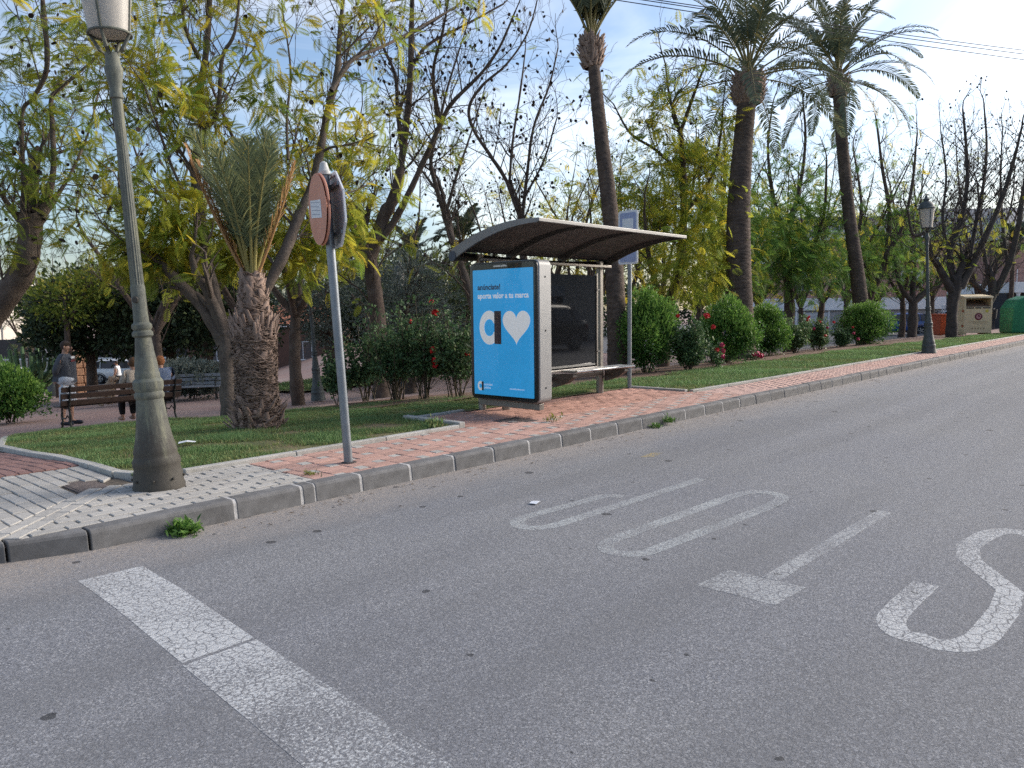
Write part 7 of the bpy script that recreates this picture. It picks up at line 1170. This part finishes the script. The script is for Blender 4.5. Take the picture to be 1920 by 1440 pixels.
fb = Soup(); nfb = 2200; zz = r_.uniform(.02, 1, nfb); aa = r_.uniform(0, 6.28, nfb); rr = np.array([rad(q) for q in zz]) * r_.uniform(.98, 1.07, nfb); S0 = np.stack([np.cos(aa) * rr, np.sin(aa) * rr, zz * TH], 1); D0 = np.stack([-np.sin(aa), np.cos(aa), r_.normal(0, .35, nfb)], 1) * np.sign(r_.normal(0, 1, nfb))[:, None]
sg = np.sign(r_.normal(0, 1, nfb)); Lf = r_.uniform(.06, .24, nfb); k5 = np.linspace(0, 1, 6)[None]; an = aa[:, None] + (sg * Lf / rr)[:, None] * k5; rw = rr[:, None] * (1 + r_.normal(0, .012, (nfb, 6)) + (r_.uniform(0, .10, nfb)[:, None] * k5 ** 3)); zf_ = (zz * TH)[:, None] + (r_.normal(0, .30, nfb) * Lf)[:, None] * k5 + r_.normal(0, .006, (nfb, 6))
P_ = np.stack([np.cos(an) * rw, np.sin(an) * rw, zf_], -1); Q_ = r_.uniform(.004, .011, nfb)[:, None] * (1 - .6 * k5); fb.add(*tubes_np(P_, Q_, 3)); o = link('fibres', fb.mesh('fibres'), M('palm_fibre', (.30, .215, .165), .95, .3, 15, (.14, .10, .08), .5), sp_); o['kind'] = 'stuff'
P_LEAFS = LEAF('short_palm_leaflet', [(.10, .13, .075), (.15, .185, .10), (.22, .25, .12), (.42, .36, .13)], .4, .5)
up_m = [frond_mesh(1.75, R(84), .30, 700 + i, 60, .46, 0, .0085, .3, .45) for i in range(4)] + [frond_mesh(1.7, R(74), .35, 710 + i, 56, .44, 0, .0085, .3, .4) for i in range(4)]; dry_m = [frond_mesh(1.7, R(64), -.15, 720 + i, 40, .30, 1, .008, .2, .7) for i in range(2)]
for i in range(17):
    o = link('frond', up_m[i % 8], P_LEAFS, sp_, (0.03 * math.cos(i * 2.4), .03 * math.sin(i * 2.4), TH - .06)); o.rotation_euler = (0, 0, i * 2.39996); s_ = r_.uniform(.8, 1.05); o.scale = (s_, s_, s_)
for i, a in enumerate((R(132), R(142), R(120), R(-60), R(160))):
    o = link('dry_frond', dry_m[i % 2], P_DRY, sp_, (.05 * math.cos(a), .05 * math.sin(a), TH - .08)); o.rotation_euler = (0, 0, a); s_ = (1.0, .85, .9, .85, .7)[i]; o.scale = (s_, s_, s_)
# --- shrubs and roses
GS = 'clipped shrubs along the street lawn'
shrub('round_shrub', PT['h1'][0], PT['h1'][1], 1.72, 1.15, 'tall bright green shrub right beside the bus stop pole', 81, group=GS, cone=.22)
shrub('round_shrub', PT['h2'][0], PT['h2'][1], 1.55, 1.20, 'cone-shaped green shrub at the foot of the thick palm', 82, group=GS, cone=.35)
shrub('round_shrub', PT['h3'][0], PT['h3'][1], 1.45, 1.20, 'rounded green shrub just right of the thick palm', 83, group=GS, cone=.2)
shrub('round_shrub', PT['h4'][0], PT['h4'][1], 1.40, 1.65, 'widest rounded shrub, farthest right, below the slim palm', 84, group=GS, cone=.12, cnt=5600)
def fl(n_, w, h0, h1, r, mats, seed):
    q = np.random.default_rng(seed); return [(q.uniform(-w, w), q.uniform(-w, .1) - .1, q.uniform(h0, h1), r * q.uniform(.8, 1.2), mats[i % len(mats)]) for i in range(n_)]
rose_bush(*PT['r1'][:2], 1.15, 1.2, 'dark rose bush between the two tallest clipped shrubs, one red rose', 91, [(.35, -.2, 1.18, .07, PET_R), (.45, -.3, .95, .05, PET_R), (-.3, .1, 1.2, .045, PET_R)], 2300, .062, 16)
rose_bush(*PT['r5'][:2], .62, .45, 'low rose with pink blooms in front of the cone-shaped shrub', 92, [(.0, -.1, .55, .06, PET_P), (.02, -.12, .42, .06, PET_P), (-.08, -.15, .30, .065, PET_P), (-.2, -.1, .45, .05, PET_R)], 260, .055, 6)
rose_bush(*PT['r6'][:2], .35, .4, 'small pink rose lying low beside the bed edge', 93, [(-.05, -.15, .2, .07, PET_P), (.08, -.18, .16, .06, PET_P), (-.15, -.1, .2, .05, PET_P)], 120, .05, 5)
rose_bush(*PT['r2'][:2], 1.15, 1.1, 'loose rose bush just right of the third clipped shrub', 94, fl(3, .4, .6, 1.1, .045, (PET_R,), 4), 1300, .07, 13, pale=.25)
rose_bush(*PT['r3'][:2], 1.2, 1.2, 'rose bush with pink and red blooms before the white garage door', 95, fl(7, .45, .2, 1.0, .05, (PET_P, PET_R), 5), 1400, .07, 13, pale=.2)
rose_bush(*PT['r4'][:2], .85, .9, 'low rose bush against the widest rounded shrub', 96, fl(3, .4, .3, .9, .045, (PET_P, PET_R), 6), 900, .07, 10)
rose_bush(*PT['rl1'][:2], 1.75, 1.25, 'tall leggy rose bush nearest the scarred trunk', 97, [(.1, -.25, 1.35, .04, PET_R)], 1500, .060, 20, leafz=.26)
rose_bush(*PT['rl2'][:2], 1.72, 1.15, 'tall rose bush with bright red blooms, middle of the near group', 98, [(.05, -.2, 1.45, .06, PET_R), (-.1, -.3, .86, .055, PET_R), (-.08, -.32, .70, .055, PET_R), (-.06, -.3, .62, .05, PET_R), (.35, -.1, .74, .05, PET_R), (.25, .1, 1.62, .045, PET_R)], 1500, .060, 18, leafz=.26)
rose_bush(*PT['rl3'][:2], 1.55, 1.05, 'tall rose bush touching the advertising panel', 99, [(.0, -.2, .75, .045, PET_R)], 1300, .060, 14, leafz=.26)
rose_bush(*PT['rl4'][:2], 1.45, .95, 'leafy rose bush just right of the road sign post', 100, [], 950, .060, 11, leafz=.28)
rose_bush(*PT['rl5'][:2], .95, .6, 'small thin rose bush behind the road sign post', 101, [], 700, .066, 8, leafz=.3)
shrub('leafy_bush', PT['bush'][0], PT['bush'][1], 1.35, 1.45, 'loose dark green bush at the left edge beside the path', 102, LF_PRIV, .085, 3600, .25, None, 'bush')
shrub('lavender_bush', PT['lav'][0], PT['lav'][1], 1.25, 2.3, 'silvery grey bush behind the empty slatted bench', 103, LF_OLIV, .10, 3000, .1, None, 'bush')
# evergreen trees of the lower park
EG = 'dense evergreen trees of the lower park'
def EV(k, label, seed, blobs, th, tr, leaf=LF_DARK, size=.20, tm=.35, shell=.30, lean=(0, 0), tmpl=LQ, name='evergreen_tree', ts=.25):
    round_tree(name, PT[k][0], PT[k][1], label, seed, blobs, [([(0, 0, -.1), (lean[0] * .5, lean[1] * .5, th * .5), (lean[0], lean[1], th)], [tr * 1.2, tr, tr * .9])], leaf, size, EG, None, shell, tm, ts, tmpl)
EV('ev1', 'dark evergreen tree with black trunk beside the standing man', 111, [(0, 0, 3.0, 2.1, 2.0, 1.5, 4600), (-1.0, -.5, 3.5, 1.4, 1.4, 1.1, 2000), (1.3, -.6, 2.7, 1.4, 1.3, 1.2, 2200), (.2, 0, 4.2, 1.5, 1.4, 1.0, 2000), (-1.3, 0, 2.5, 1.0, 1.0, .8, 1000)], 1.9, .19)
EV('ev2', 'dark evergreen tree behind the near lamp column', 112, [(0, 0, 3.1, 2.1, 2.0, 1.7, 4800), (1.3, -.3, 3.4, 1.5, 1.5, 1.3, 2400), (-.8, -.5, 4.3, 1.5, 1.5, 1.0, 2000), (-1.5, -.3, 2.6, 1.2, 1.2, 1.0, 1500)], 1.9, .20)
EV('ev3', 'dark evergreen tree left of the short palm', 113, [(0, 0, 3.0, 2.0, 1.9, 1.6, 4200), (.9, -.4, 3.9, 1.5, 1.5, 1.1, 2200), (1.6, 0, 2.7, 1.4, 1.3, 1.2, 1800)], 1.9, .22)
EV('ev0', 'yellowish evergreen bush tree above the standing man', 114, [(0, 0, 3.6, 1.3, 1.3, .9, 1500), (.9, 0, 4.0, 1.0, 1.0, .8, 900)], 2.6, .10, LF_YEL, .15, .25)
EV('yb', 'yellow-green leafy tree behind the forked left trunk', 115, [(0, 0, 3.3, 1.2, 1.2, .9, 1100), (.5, 0, 4.3, 1.6, 1.3, .8, 1300), (-1.4, 0, 4.2, 1.2, 1.2, .7, 900)], 2.6, .10, LF_YEL, .16, .2)
EV('oliv1', 'grey-green olive tree with dark leaning trunk behind the road sign post', 116, [(-.5, 0, 3.2, 1.4, 1.4, 1.2, 2600), (.3, .2, 4.0, 1.4, 1.4, 1.1, 2400), (-1.4, .2, 2.8, 1.0, 1.0, .9, 1400), (-.7, -.2, 1.9, .9, .9, .5, 900)], 1.7, .26, LF_OLIV, .13, .28, .3, (-.4, 0), LQN)
EV('oliv2', 'grey feathery tree behind the rose bushes', 117, [(0, 0, 2.2, 1.3, 1.3, 1.2, 3400), (.2, .1, 3.0, 1.0, 1.0, .9, 2200), (.9, 0, 1.6, .9, .9, 1.0, 1800)], 1.2, .15, LF_OLIV, .12, .35, .3, (0, 0), LQN)
EV('b6', 'dark green tree behind the grey feathery tree', 118, [(0, 0, 2.8, 2.4, 2.0, 1.8, 2600), (2.2, 0, 2.2, 1.8, 1.8, 1.6, 2000)], 1.4, .2, LF_DARK, .18, .5)
EV('c1', 'dark evergreen tree between the sign post and the scarred trunk', 141, [(0, 0, 3.0, 2.2, 2.0, 1.8, 3400), (1.5, 0, 3.6, 1.6, 1.6, 1.3, 2000), (-1.4, .2, 2.4, 1.4, 1.3, 1.2, 1500)], 1.5, .2)
EV('c2', 'dark evergreen tree left of the advertising panel', 142, [(0, 0, 2.8, 2.1, 2.0, 1.7, 3000), (1.4, 0, 3.4, 1.5, 1.5, 1.2, 1700)], 1.4, .2, LF_DARK, .2, .45)
# far wood closing the view under the crowns
r_ = np.random.default_rng(120); fw_ = Soup()
for i in range(40):
    px_ = 14 + i * 2.5; dy = 44 + 8 * math.sin(i * 1.7); cx, cy = (26 + i * 1.9, 54 - i * .75) ; zc = gzf(cx, cy)
    blob_leaves(fw_, r_, (cx + r_.normal(0, 1), cy + r_.normal(0, 1.5), zc + 2.4), (2.2, 2.2, 2.6 + r_.uniform(-.4, .8)), 520, .42, .3, .4, .25, .2, .25)
fo = link('far_wood', fw_.mesh('far_wood'), LF_DARK); tag(fo, 'dark mass of far greenery closing the park', kind='stuff')
# candelabra cactus
cx, cy, cz = PT['cactus']; ct = thing('candelabra_cactus', (cx, cy, cz), 'green candelabra cactus against the beige wall at the left', 'cactus'); r_ = np.random.default_rng(121); CACT = M('cactus_green', (.085, .145, .065), .7, .2, 9)
MB().tube([(0, 0, 0), (0, 0, 1.1)], [.16, .15], 8).build('stem', CACT, ct, smooth=True)
for i in range(26):
    a = i * 2.4; h0 = .5 + .6 * (i / 26); rr = .35 + .75 * r_.uniform(.3, 1); top = h0 + .6 + r_.uniform(.2, 1.1); d = (math.cos(a), math.sin(a)); MB().tube([(0, 0, h0), (d[0] * rr * .6, d[1] * rr * .6, h0 + .15), (d[0] * rr, d[1] * rr, h0 + .5), (d[0] * rr * 1.1, d[1] * rr * 1.1, top)], [.08, .085, .085, .06], 6).build('arm', CACT, ct, smooth=True)
# weeds along the kerb
weed(2.24, 5.0, .0, .125, 420, 'bright green weed tuft at the kerb foot in front of the big lamp', 131); weed(8.1, 5.0, .0, .09, 130, 'small weed at the kerb foot below the shelter seat', 132); weed(8.42, 5.02, .02, .11, 120, 'taller weed climbing the kerb joint right of the shelter', 133, upr=1.3); weed(5.75, 6.42, .15, .16, 90, 'grass tuft against the raised edging left of the shelter', 134, LF_GRS, 2.2); weed(7.05, 5.75, .13, .12, 30, 'thin dry sprig growing in the orange bricks before the shelter', 135, LF_YEL, 2.2); weed(3.5, 5.45, .13, .06, 60, 'flat yellowish weed in the red bricks by the sign post', 136, LF_YEL, .2)
# fallen leaves and debris
r_ = np.random.default_rng(140); dS = Soup(); n_ = 420; X = r_.uniform(2.5, 16, n_); Y = np.where(r_.uniform(0, 1, n_) < .6, 5.0 - np.abs(r_.normal(0, .18, n_)), r_.uniform(5.2, 7.2, n_)); Zb = np.where(Y < 5.05, .006, .138)
scatter(dS, LQN, np.stack([X, Y, Zb], 1), np.concatenate([r_.normal(0, 1, (n_, 2)), np.full((n_, 1), .05)], 1), r_.uniform(-.3, .3, n_), r_.uniform(.015, .05, n_), r_.uniform(0, 1, n_)); tag(link('fallen_leaves', dS.mesh('fallen_leaves'), LEAF('litter_leaf', [(.03, .02, .013), (.09, .055, .03), (.2, .14, .06)], .1)), 'small dry leaves and twigs scattered along the kerb', kind='stuff')
# --- benches and people
bl, br_ = np.array(PT['benchl']), np.array(PT['benchr']); mid = (bl + br_) / 2; rz = math.atan2(br_[1] - bl[1], br_[0] - bl[0])
bench(mid[0], mid[1], rz, float(np.linalg.norm((br_ - bl)[:2])) + .25, 'dark brown wooden bench seen from behind with two people sitting', WOODD)
bench(PT['gbench'][0], PT['gbench'][1], rz + R(150), 1.7, 'empty grey slatted bench by the silvery bush', SLATG)
GREYS = M('sweat_grey', (.075, .082, .098), .9, .12, 30, bst=.3, bsc=60); LBLUE = M('shorts_pale', (.50, .54, .60), .85, .08, 20); BLKC = M('black_cloth', (.012, .012, .014), .85, .2, 20); BEIC = M('beige_cloth', (.42, .36, .30), .9, .12, 14, (.30, .26, .23), .3); BLUC = M('blue_check', (.10, .14, .24), .9, .3, 60, (.35, .38, .42), .4, sc2=40); WHTC = M('white_cloth', (.62, .63, .64), .85, .06, 20); SHOE = M('shoe_dark', (.02, .024, .035), .6, .2, 20); TANC = M('tan_shoe', (.30, .19, .14), .7, .1, 9)
vr = math.atan2(RV[1], RV[0])
def print_chest(t, d, k):
    c_ = d['chest'][0]; 
    for (dz, h, mt) in ((.06, .05, WHTC), (-.01, .05, M('print_maroon', (.15, .03, .035), .8, .1)), (-.09, .06, WHTC)): MB().box(c_.x + .142 * k, c_.x + .150 * k, -.10, .10, c_.z + dz, c_.z + dz + h).build('chest_print', mt, t, bev=.004)
person(PT['man'][0], PT['man'][1], vr + R(10), 'standing man in grey sweatshirt and pale shorts, hands clasped behind his back', 1.80, GREYS, LBLUE, SHOE, HAIRD, 'behind', shorts=True, belly=1.22, extra=print_chest)
def on_bench(u, f=.20): return mid[0] + math.cos(rz) * u - math.sin(rz) * f, mid[1] + math.sin(rz) * u + math.cos(rz) * f
bx, by = on_bench(.30); person(bx, by, rz + R(90), 'person in beige jacket with brown hair sitting on the dark bench', 1.62, BEIC, BLKC, TANC, HAIRB, 'sit', .02, z=gzf(mid[0], mid[1]))
bx, by = on_bench(.82); person(bx, by, rz + R(80), 'person in blue checked shirt sitting at the right end of the dark bench', 1.64, BLUC, BLKC, SHOE, HAIRR, 'sit', .03, z=gzf(mid[0], mid[1]))
person(PT['walker'][0], PT['walker'][1], vr + R(185), 'distant person in white shirt and black trousers before the white car', 1.45, WHTC, BLKC, SHOE, HAIRD, 'walk', sleeve=False)
# dog sitting beyond the bench
dx_, dy_, dz_ = PT['dog']; dg = thing('dog', (dx_, dy_, dz_ + .06), 'fluffy tan dog sitting beyond the dark bench', 'dog', None, vr); dg.scale = (1.2, 1.2, 1.2); FUR = M('dog_fur', (.36, .27, .19), .95, .2, 25, (.25, .18, .12), .4, bst=.8, bsc=60)
dd = {'rump': ((-.22, 0, .20), .15, None), 'belly': ((-.06, 0, .32), .145, 'rump'), 'chest': ((.10, 0, .46), .15, 'belly'), 'neck': ((.17, 0, .60), .10, 'chest'), 'head': ((.21, 0, .71), .095, 'neck'), 'muz': ((.31, 0, .69), .05, 'head'), 'nose': ((.37, 0, .685), .035, 'muz'), 'tail': ((-.38, 0, .14), .05, 'rump'), 'tail2': ((-.5, .03, .2), .035, 'tail')}
for sd, n_ in ((1, 'l'), (-1, 'r')):
    dd[n_ + 'sh'] = ((.14, .09 * sd, .38), .07, 'chest'); dd[n_ + 'wr'] = ((.15, .09 * sd, .18), .042, n_ + 'sh'); dd[n_ + 'pw'] = ((.19, .09 * sd, .03), .04, n_ + 'wr'); dd[n_ + 'kn'] = ((.0, .15 * sd, .24), .075, 'rump'); dd[n_ + 'hk'] = ((-.14, .16 * sd, .06), .045, n_ + 'kn'); dd[n_ + 'hp'] = ((.02, .16 * sd, .03), .04, n_ + 'hk')
v, e, q = chain({k: (Vector(a), r_, p) for k, (a, r_, p) in dd.items()}); skin('body', v, e, q, FUR, dg, 2)
for sd in (-1, 1): MB().sphere((.18, .10 * sd, .69), (.045, .03, .085), 8, 6).build('ear', FUR, dg, smooth=True); MB().sphere((.29, .04 * sd, .73), .012, 6, 5).build('eye', BLKC, dg)
MB().sphere((.40, 0, .69), .018, 7, 5).build('nose', BLKC, dg)
# --- vehicles
car(PT['suv'][0], PT['suv'][1], vr + R(4), CW, 'white sport utility car parked beyond the seated people', True, 4.4); car(PT['sedan'][0] - 1, PT['sedan'][1], vr + R(4), CW, 'low white saloon car parked behind the leafy bush at the left', False, 4.5); car(PT['silver'][0], PT['silver'][1], vr + R(4), CS, 'grey car parked behind the silvery bush', False, 4.5)
car(PT['blue'][0], PT['blue'][1], vr + R(175), CB, 'blue car parked in front of the brick building', True, 4.3); car(PT['wcar'][0], PT['wcar'][1], vr + R(175), CW, 'white car half hidden behind the orange container', True, 4.2)
# across the street: what the shelter glass reflects
car(20.5, -3.4, R(180), CK, 'dark car parked across the street, seen only reflected in the shelter glass', True, 4.4, z=.0)
hx = building('opposite_house', 24, -8.5, R(180), 'pale house across the street, seen only reflected in the shelter glass', 0.0); MB().box(-22, 22, 0, 8, .0, 6.4).build('wall', BEI, hx); MB().box(-22.3, 22.3, -.4, 8.3, 6.4, 6.7).build('eaves', WHT, hx, bev=.03)
for xx in (-16, -10, -4, 2, 8, 14): win(hx, xx, 1.1, 1.3, 1.4, .3); win(hx, xx, 4.0, 1.3, 1.4, .5)
# --- containers and small furniture
clothing_bin(PT['ybin'][0], PT['ybin'][1], vr - R(6)); box_bin(PT['rbin'][0], PT['rbin'][1], vr + R(4), 'orange-red metal container behind the bare dark trunk'); igloo(PT['igloo'][0] + .3, PT['igloo'][1] - .1, vr - R(10)); litter_bin(PT['dbin'][0], PT['dbin'][1], 'dark litter bin right of the cream clothing bank', 1.1); litter_bin(PT['bin1'][0], PT['bin1'][1], 'dark litter bin left of the standing man')
bollard_lamp(PT['post'][0], PT['post'][1], 'low dark lamp with white head left of the standing man', 2.3)
px_, py_, pz_ = PT['pillar']; pi_ = thing('stone_pillar', (px_, py_, pz_), 'orange stone pillar right behind the standing man', 'pillar'); STN = M('orange_stone', (.34, .19, .12), .9, .3, 6, (.42, .30, .22), .4, bst=.6, bsc=12)
for k in range(6):
    for j in range(2): MB().box(-.32 + .33 * j + (.0 if k % 2 else -.05) * (1 if j else 0), (-.01 if k % 2 else -.06) + .33 * j if j == 0 else .32, -.3, .3, k * .32, k * .32 + .30).build('stone', STN, pi_, bev=.03)
MB().box(-.36, .36, -.34, .34, 1.93, 2.02).build('cap', STN, pi_, bev=.02)
# --- buildings: right
BX = np.array([70.0, 23.0]); zb = -1.0
bd = building('brick_building', 78, 19.6, vr, 'pink brick building with white bands behind the parked blue car', zb)
MB().box(-18, 16, .0, 8, 0, 2.1).build('ground_floor', GRYW, bd); MB().box(-18, 16, -.25, 7.9, 2.1, 3.2).build('white_band', WHT, bd, bev=.02); MB().box(-18, 16, .05, 8, 3.2, 8.4).build('wall', BRK, bd); MB().box(-18.2, 16.2, -.5, 8.2, 6.35, 6.75).build('cornice', WHT, bd, bev=.03); MB().box(-18.2, 16.2, -.4, 8.2, 8.4, 8.7).build('cornice', WHT, bd, bev=.03); MB().box(-16, -2, .6, 8, 8.7, 10.3).build('attic_wall', M('attic_render', (.48, .46, .45), .9, .12, 2), bd); MB().box(-16.3, -1.7, .3, 8.2, 10.3, 10.55).build('attic_coping', GRYW, bd, bev=.03); MB().box(-2, 16, 1.0, 8, 8.7, 11.2).build('attic_wall', M('attic_render', (.30, .30, .31)), bd)
for xx in (-16, -11.5, -6.5, -1.5, 4, 9): win(bd, xx, 3.95, 1.9, 1.6, .55, .05); win(bd, xx, 6.9, 1.8, 1.2, .7, .05); 
for xx in (-14, -8, 2): win(bd, xx, 9.3, 1.4, 1.2, .5, .6 if xx < -2 else 1.0)
for xx in (-15.0, -10.5): 
    g = link('garage_door', None, None, bd); [MB().box(xx - 1.4, xx + 1.4, -.06, -.004, i * .38, i * .38 + .365).build('panel', SHUT, g) for i in range(5)]
    MB().box(xx - 1.55, xx - 1.42, -.1, -.002, 0, 2.05).build('frame', WHT, g); MB().box(xx + 1.42, xx + 1.55, -.1, -.002, 0, 2.05).build('frame', WHT, g)
for k in range(3): MB().box(-4.5 + k * 2, -3.9 + k * 2, -.05, -.004, .7, 1.6).build('vent_window', WING, bd)
b2 = building('corner_building', 59.7, 12.05, vr - R(3), 'nearer pink brick building with white balcony at the right edge', -.4)
MB().box(2.0, 16, 0, 8, 0, 2.6).build('ground_floor', M('dark_ground_floor', (.05, .05, .055), .8, .2, 3), b2); MB().box(2.0, 16, -.9, 8, 2.6, 3.3).build('balcony', WHT, b2, bev=.03); MB().box(2.0, 16, .0, 8, 3.3, 6.2).build('wall', BRK, b2); MB().box(1.8, 16.2, -.4, 8.2, 6.2, 6.6).build('eaves', WHT, b2, bev=.03); MB().hexa([(1.6, -.6, 6.6), (16.4, -.6, 6.6), (16.4, 8.4, 6.6), (1.6, 8.4, 6.6), (3.5, 3.6, 8.6), (16.4, 3.6, 8.6), (16.4, 4.4, 8.6), (3.5, 4.4, 8.6)]).build('roof', GRYW, b2); win(b2, 4.6, 3.9, 1.3, 1.7, .5); win(b2, 8.6, 3.9, 1.3, 1.7, .5)
for k in range(26): MB().box(2.1 + k * .5, 2.14 + k * .5, -.86, -.82, 3.3, 4.15).build('baluster', WHT, b2)
MB().lathe([(.16, 0), (.16, .3), (.11, .35), (.11, 2.5), (.16, 2.6)], 12, (2.3, -.75, 0)).build('column', WHT, b2, smooth=True)
gt = thing('white_gate', (64.5, 14.3, gzf(64.5, 14.3) + .1), 'white barred gate beside the clothing bank', 'gate', None, vr)
for i in range(12): MB().box(-1 + i * .18, -.96 + i * .18, -.02, .02, .05, 1.75).build('bar', WHT, gt)
for zz in (.05, .9, 1.7): MB().box(-1.02, 1.02, -.03, .03, zz, zz + .06).build('rail', WHT, gt)
# left background
wl_ = thing('garden_wall', (17, 62, gzf(17, 62)), 'low beige wall with grey fence panels beyond the parked white cars', 'wall', None, vr); MB().box(-14, 16, 0, .3, 0, 1.65).build('wall', BEI, wl_); MB().box(-14.1, 16.1, -.05, .35, 1.65, 1.75).build('coping', WHT, wl_)
for k in range(15): MB().box(-14 + 2 * k, -12.04 + 2 * k, .1, .16, 1.755, 3.1).build('fence_panel', FEN, wl_); MB().box(-14.04 + 2 * k, -13.98 + 2 * k, .07, .2, 1.752, 3.2).build('fence_post', FEN, wl_)
hb = building('beige_house', 13, 70, vr, 'plain beige house behind the candelabra cactus at the left', gzf(13, 70)); MB().box(-14, 2.5, 0, 9, 0, 7.0).build('wall', BEI, hb); MB().box(-14.3, 2.8, -.3, 9.3, 7.0, 7.3).build('eaves', WHT, hb, bev=.03); win(hb, -3, 3.6, 1.4, 1.3, .4); win(hb, -9, 3.6, 1.4, 1.3, .4)
pg = thing('roof_pergola', (17.5, 68, gzf(17.5, 68)), 'flat pergola roof above the far greenery at the left', 'pergola', None, vr)
for xx in (-2.2, 0, 2.2): MB().box(xx - .08, xx + .08, -.08, .08, 0, 7.1).build('post', BEI, pg)
for k in range(10): MB().box(-2.6 + k * .55, -2.5 + k * .55, -1, 1, 7.1, 7.25).build('beam', BEI, pg)
MB().box(-2.7, 2.7, -.1, .1, 6.9, 7.099).build('lintel', BEI, pg)
hb2 = building('brown_house', 26, 46, vr, 'low brown house with white-framed windows between the short palm and the sign post', gzf(26, 46)); MB().box(-4.5, 5, 0, 6, 0, 3.0).build('wall', BRN, hb2); MB().box(-4.7, 5.2, -.3, 6.3, 3.0, 3.12).build('eaves', WHT, hb2)
for k in range(24): MB().hexa([(-4.7 + k * .41, -.35, 3.13), (-4.32 + k * .41, -.35, 3.13), (-4.32 + k * .41, 3, 4.4), (-4.7 + k * .41, 3, 4.4), (-4.66 + k * .41, -.35, 3.22), (-4.36 + k * .41, -.35, 3.22), (-4.36 + k * .41, 3, 4.5), (-4.66 + k * .41, 3, 4.5)]).build('roof_tile_row', ROOFT, hb2)
win(hb2, -2.6, .9, 1.1, 1.1, 0); win(hb2, .3, .9, 1.1, 1.1, 0); win(hb2, 3.0, .9, 1.1, 1.1, 0)
hb3 = building('terracotta_house', 44, 40, vr, 'terracotta-walled house glimpsed left of the advertising panel', gzf(44, 40)); MB().box(-7, 3, 0, 6, 0, 3.4).build('wall', M('terracotta', (.42, .16, .09), .9, .12, 2), hb3); MB().box(-7.3, 3.3, -.4, 6.4, 3.4, 3.6).build('eaves', ROOFT, hb3); win(hb3, -4, 1.2, 1.1, 1.2, .3); win(hb3, 0, 1.2, 1.1, 1.2, .3)
# --- overhead cables crossing the street
for i, p in enumerate(WIRES):
    d = Vector((math.cos(R(-28)), math.sin(R(-28)), 0)); c_ = Vector(p); pts = [c_ + d * s_ + Vector((0, 0, .0006 * s_ * s_ - .012 * s_ * (i - 1) * .4)) for s_ in np.linspace(-24, 22, 24)]
    o = MB().tube(pts, .013, 5).build('overhead_cable', M('cable_black', (.02, .02, .022), .6, .1), None); tag(o, ('uppermost', 'middle', 'lowest')[i] + ' of the three thin cables crossing the sky at the right', 'cable', 'overhead cables')
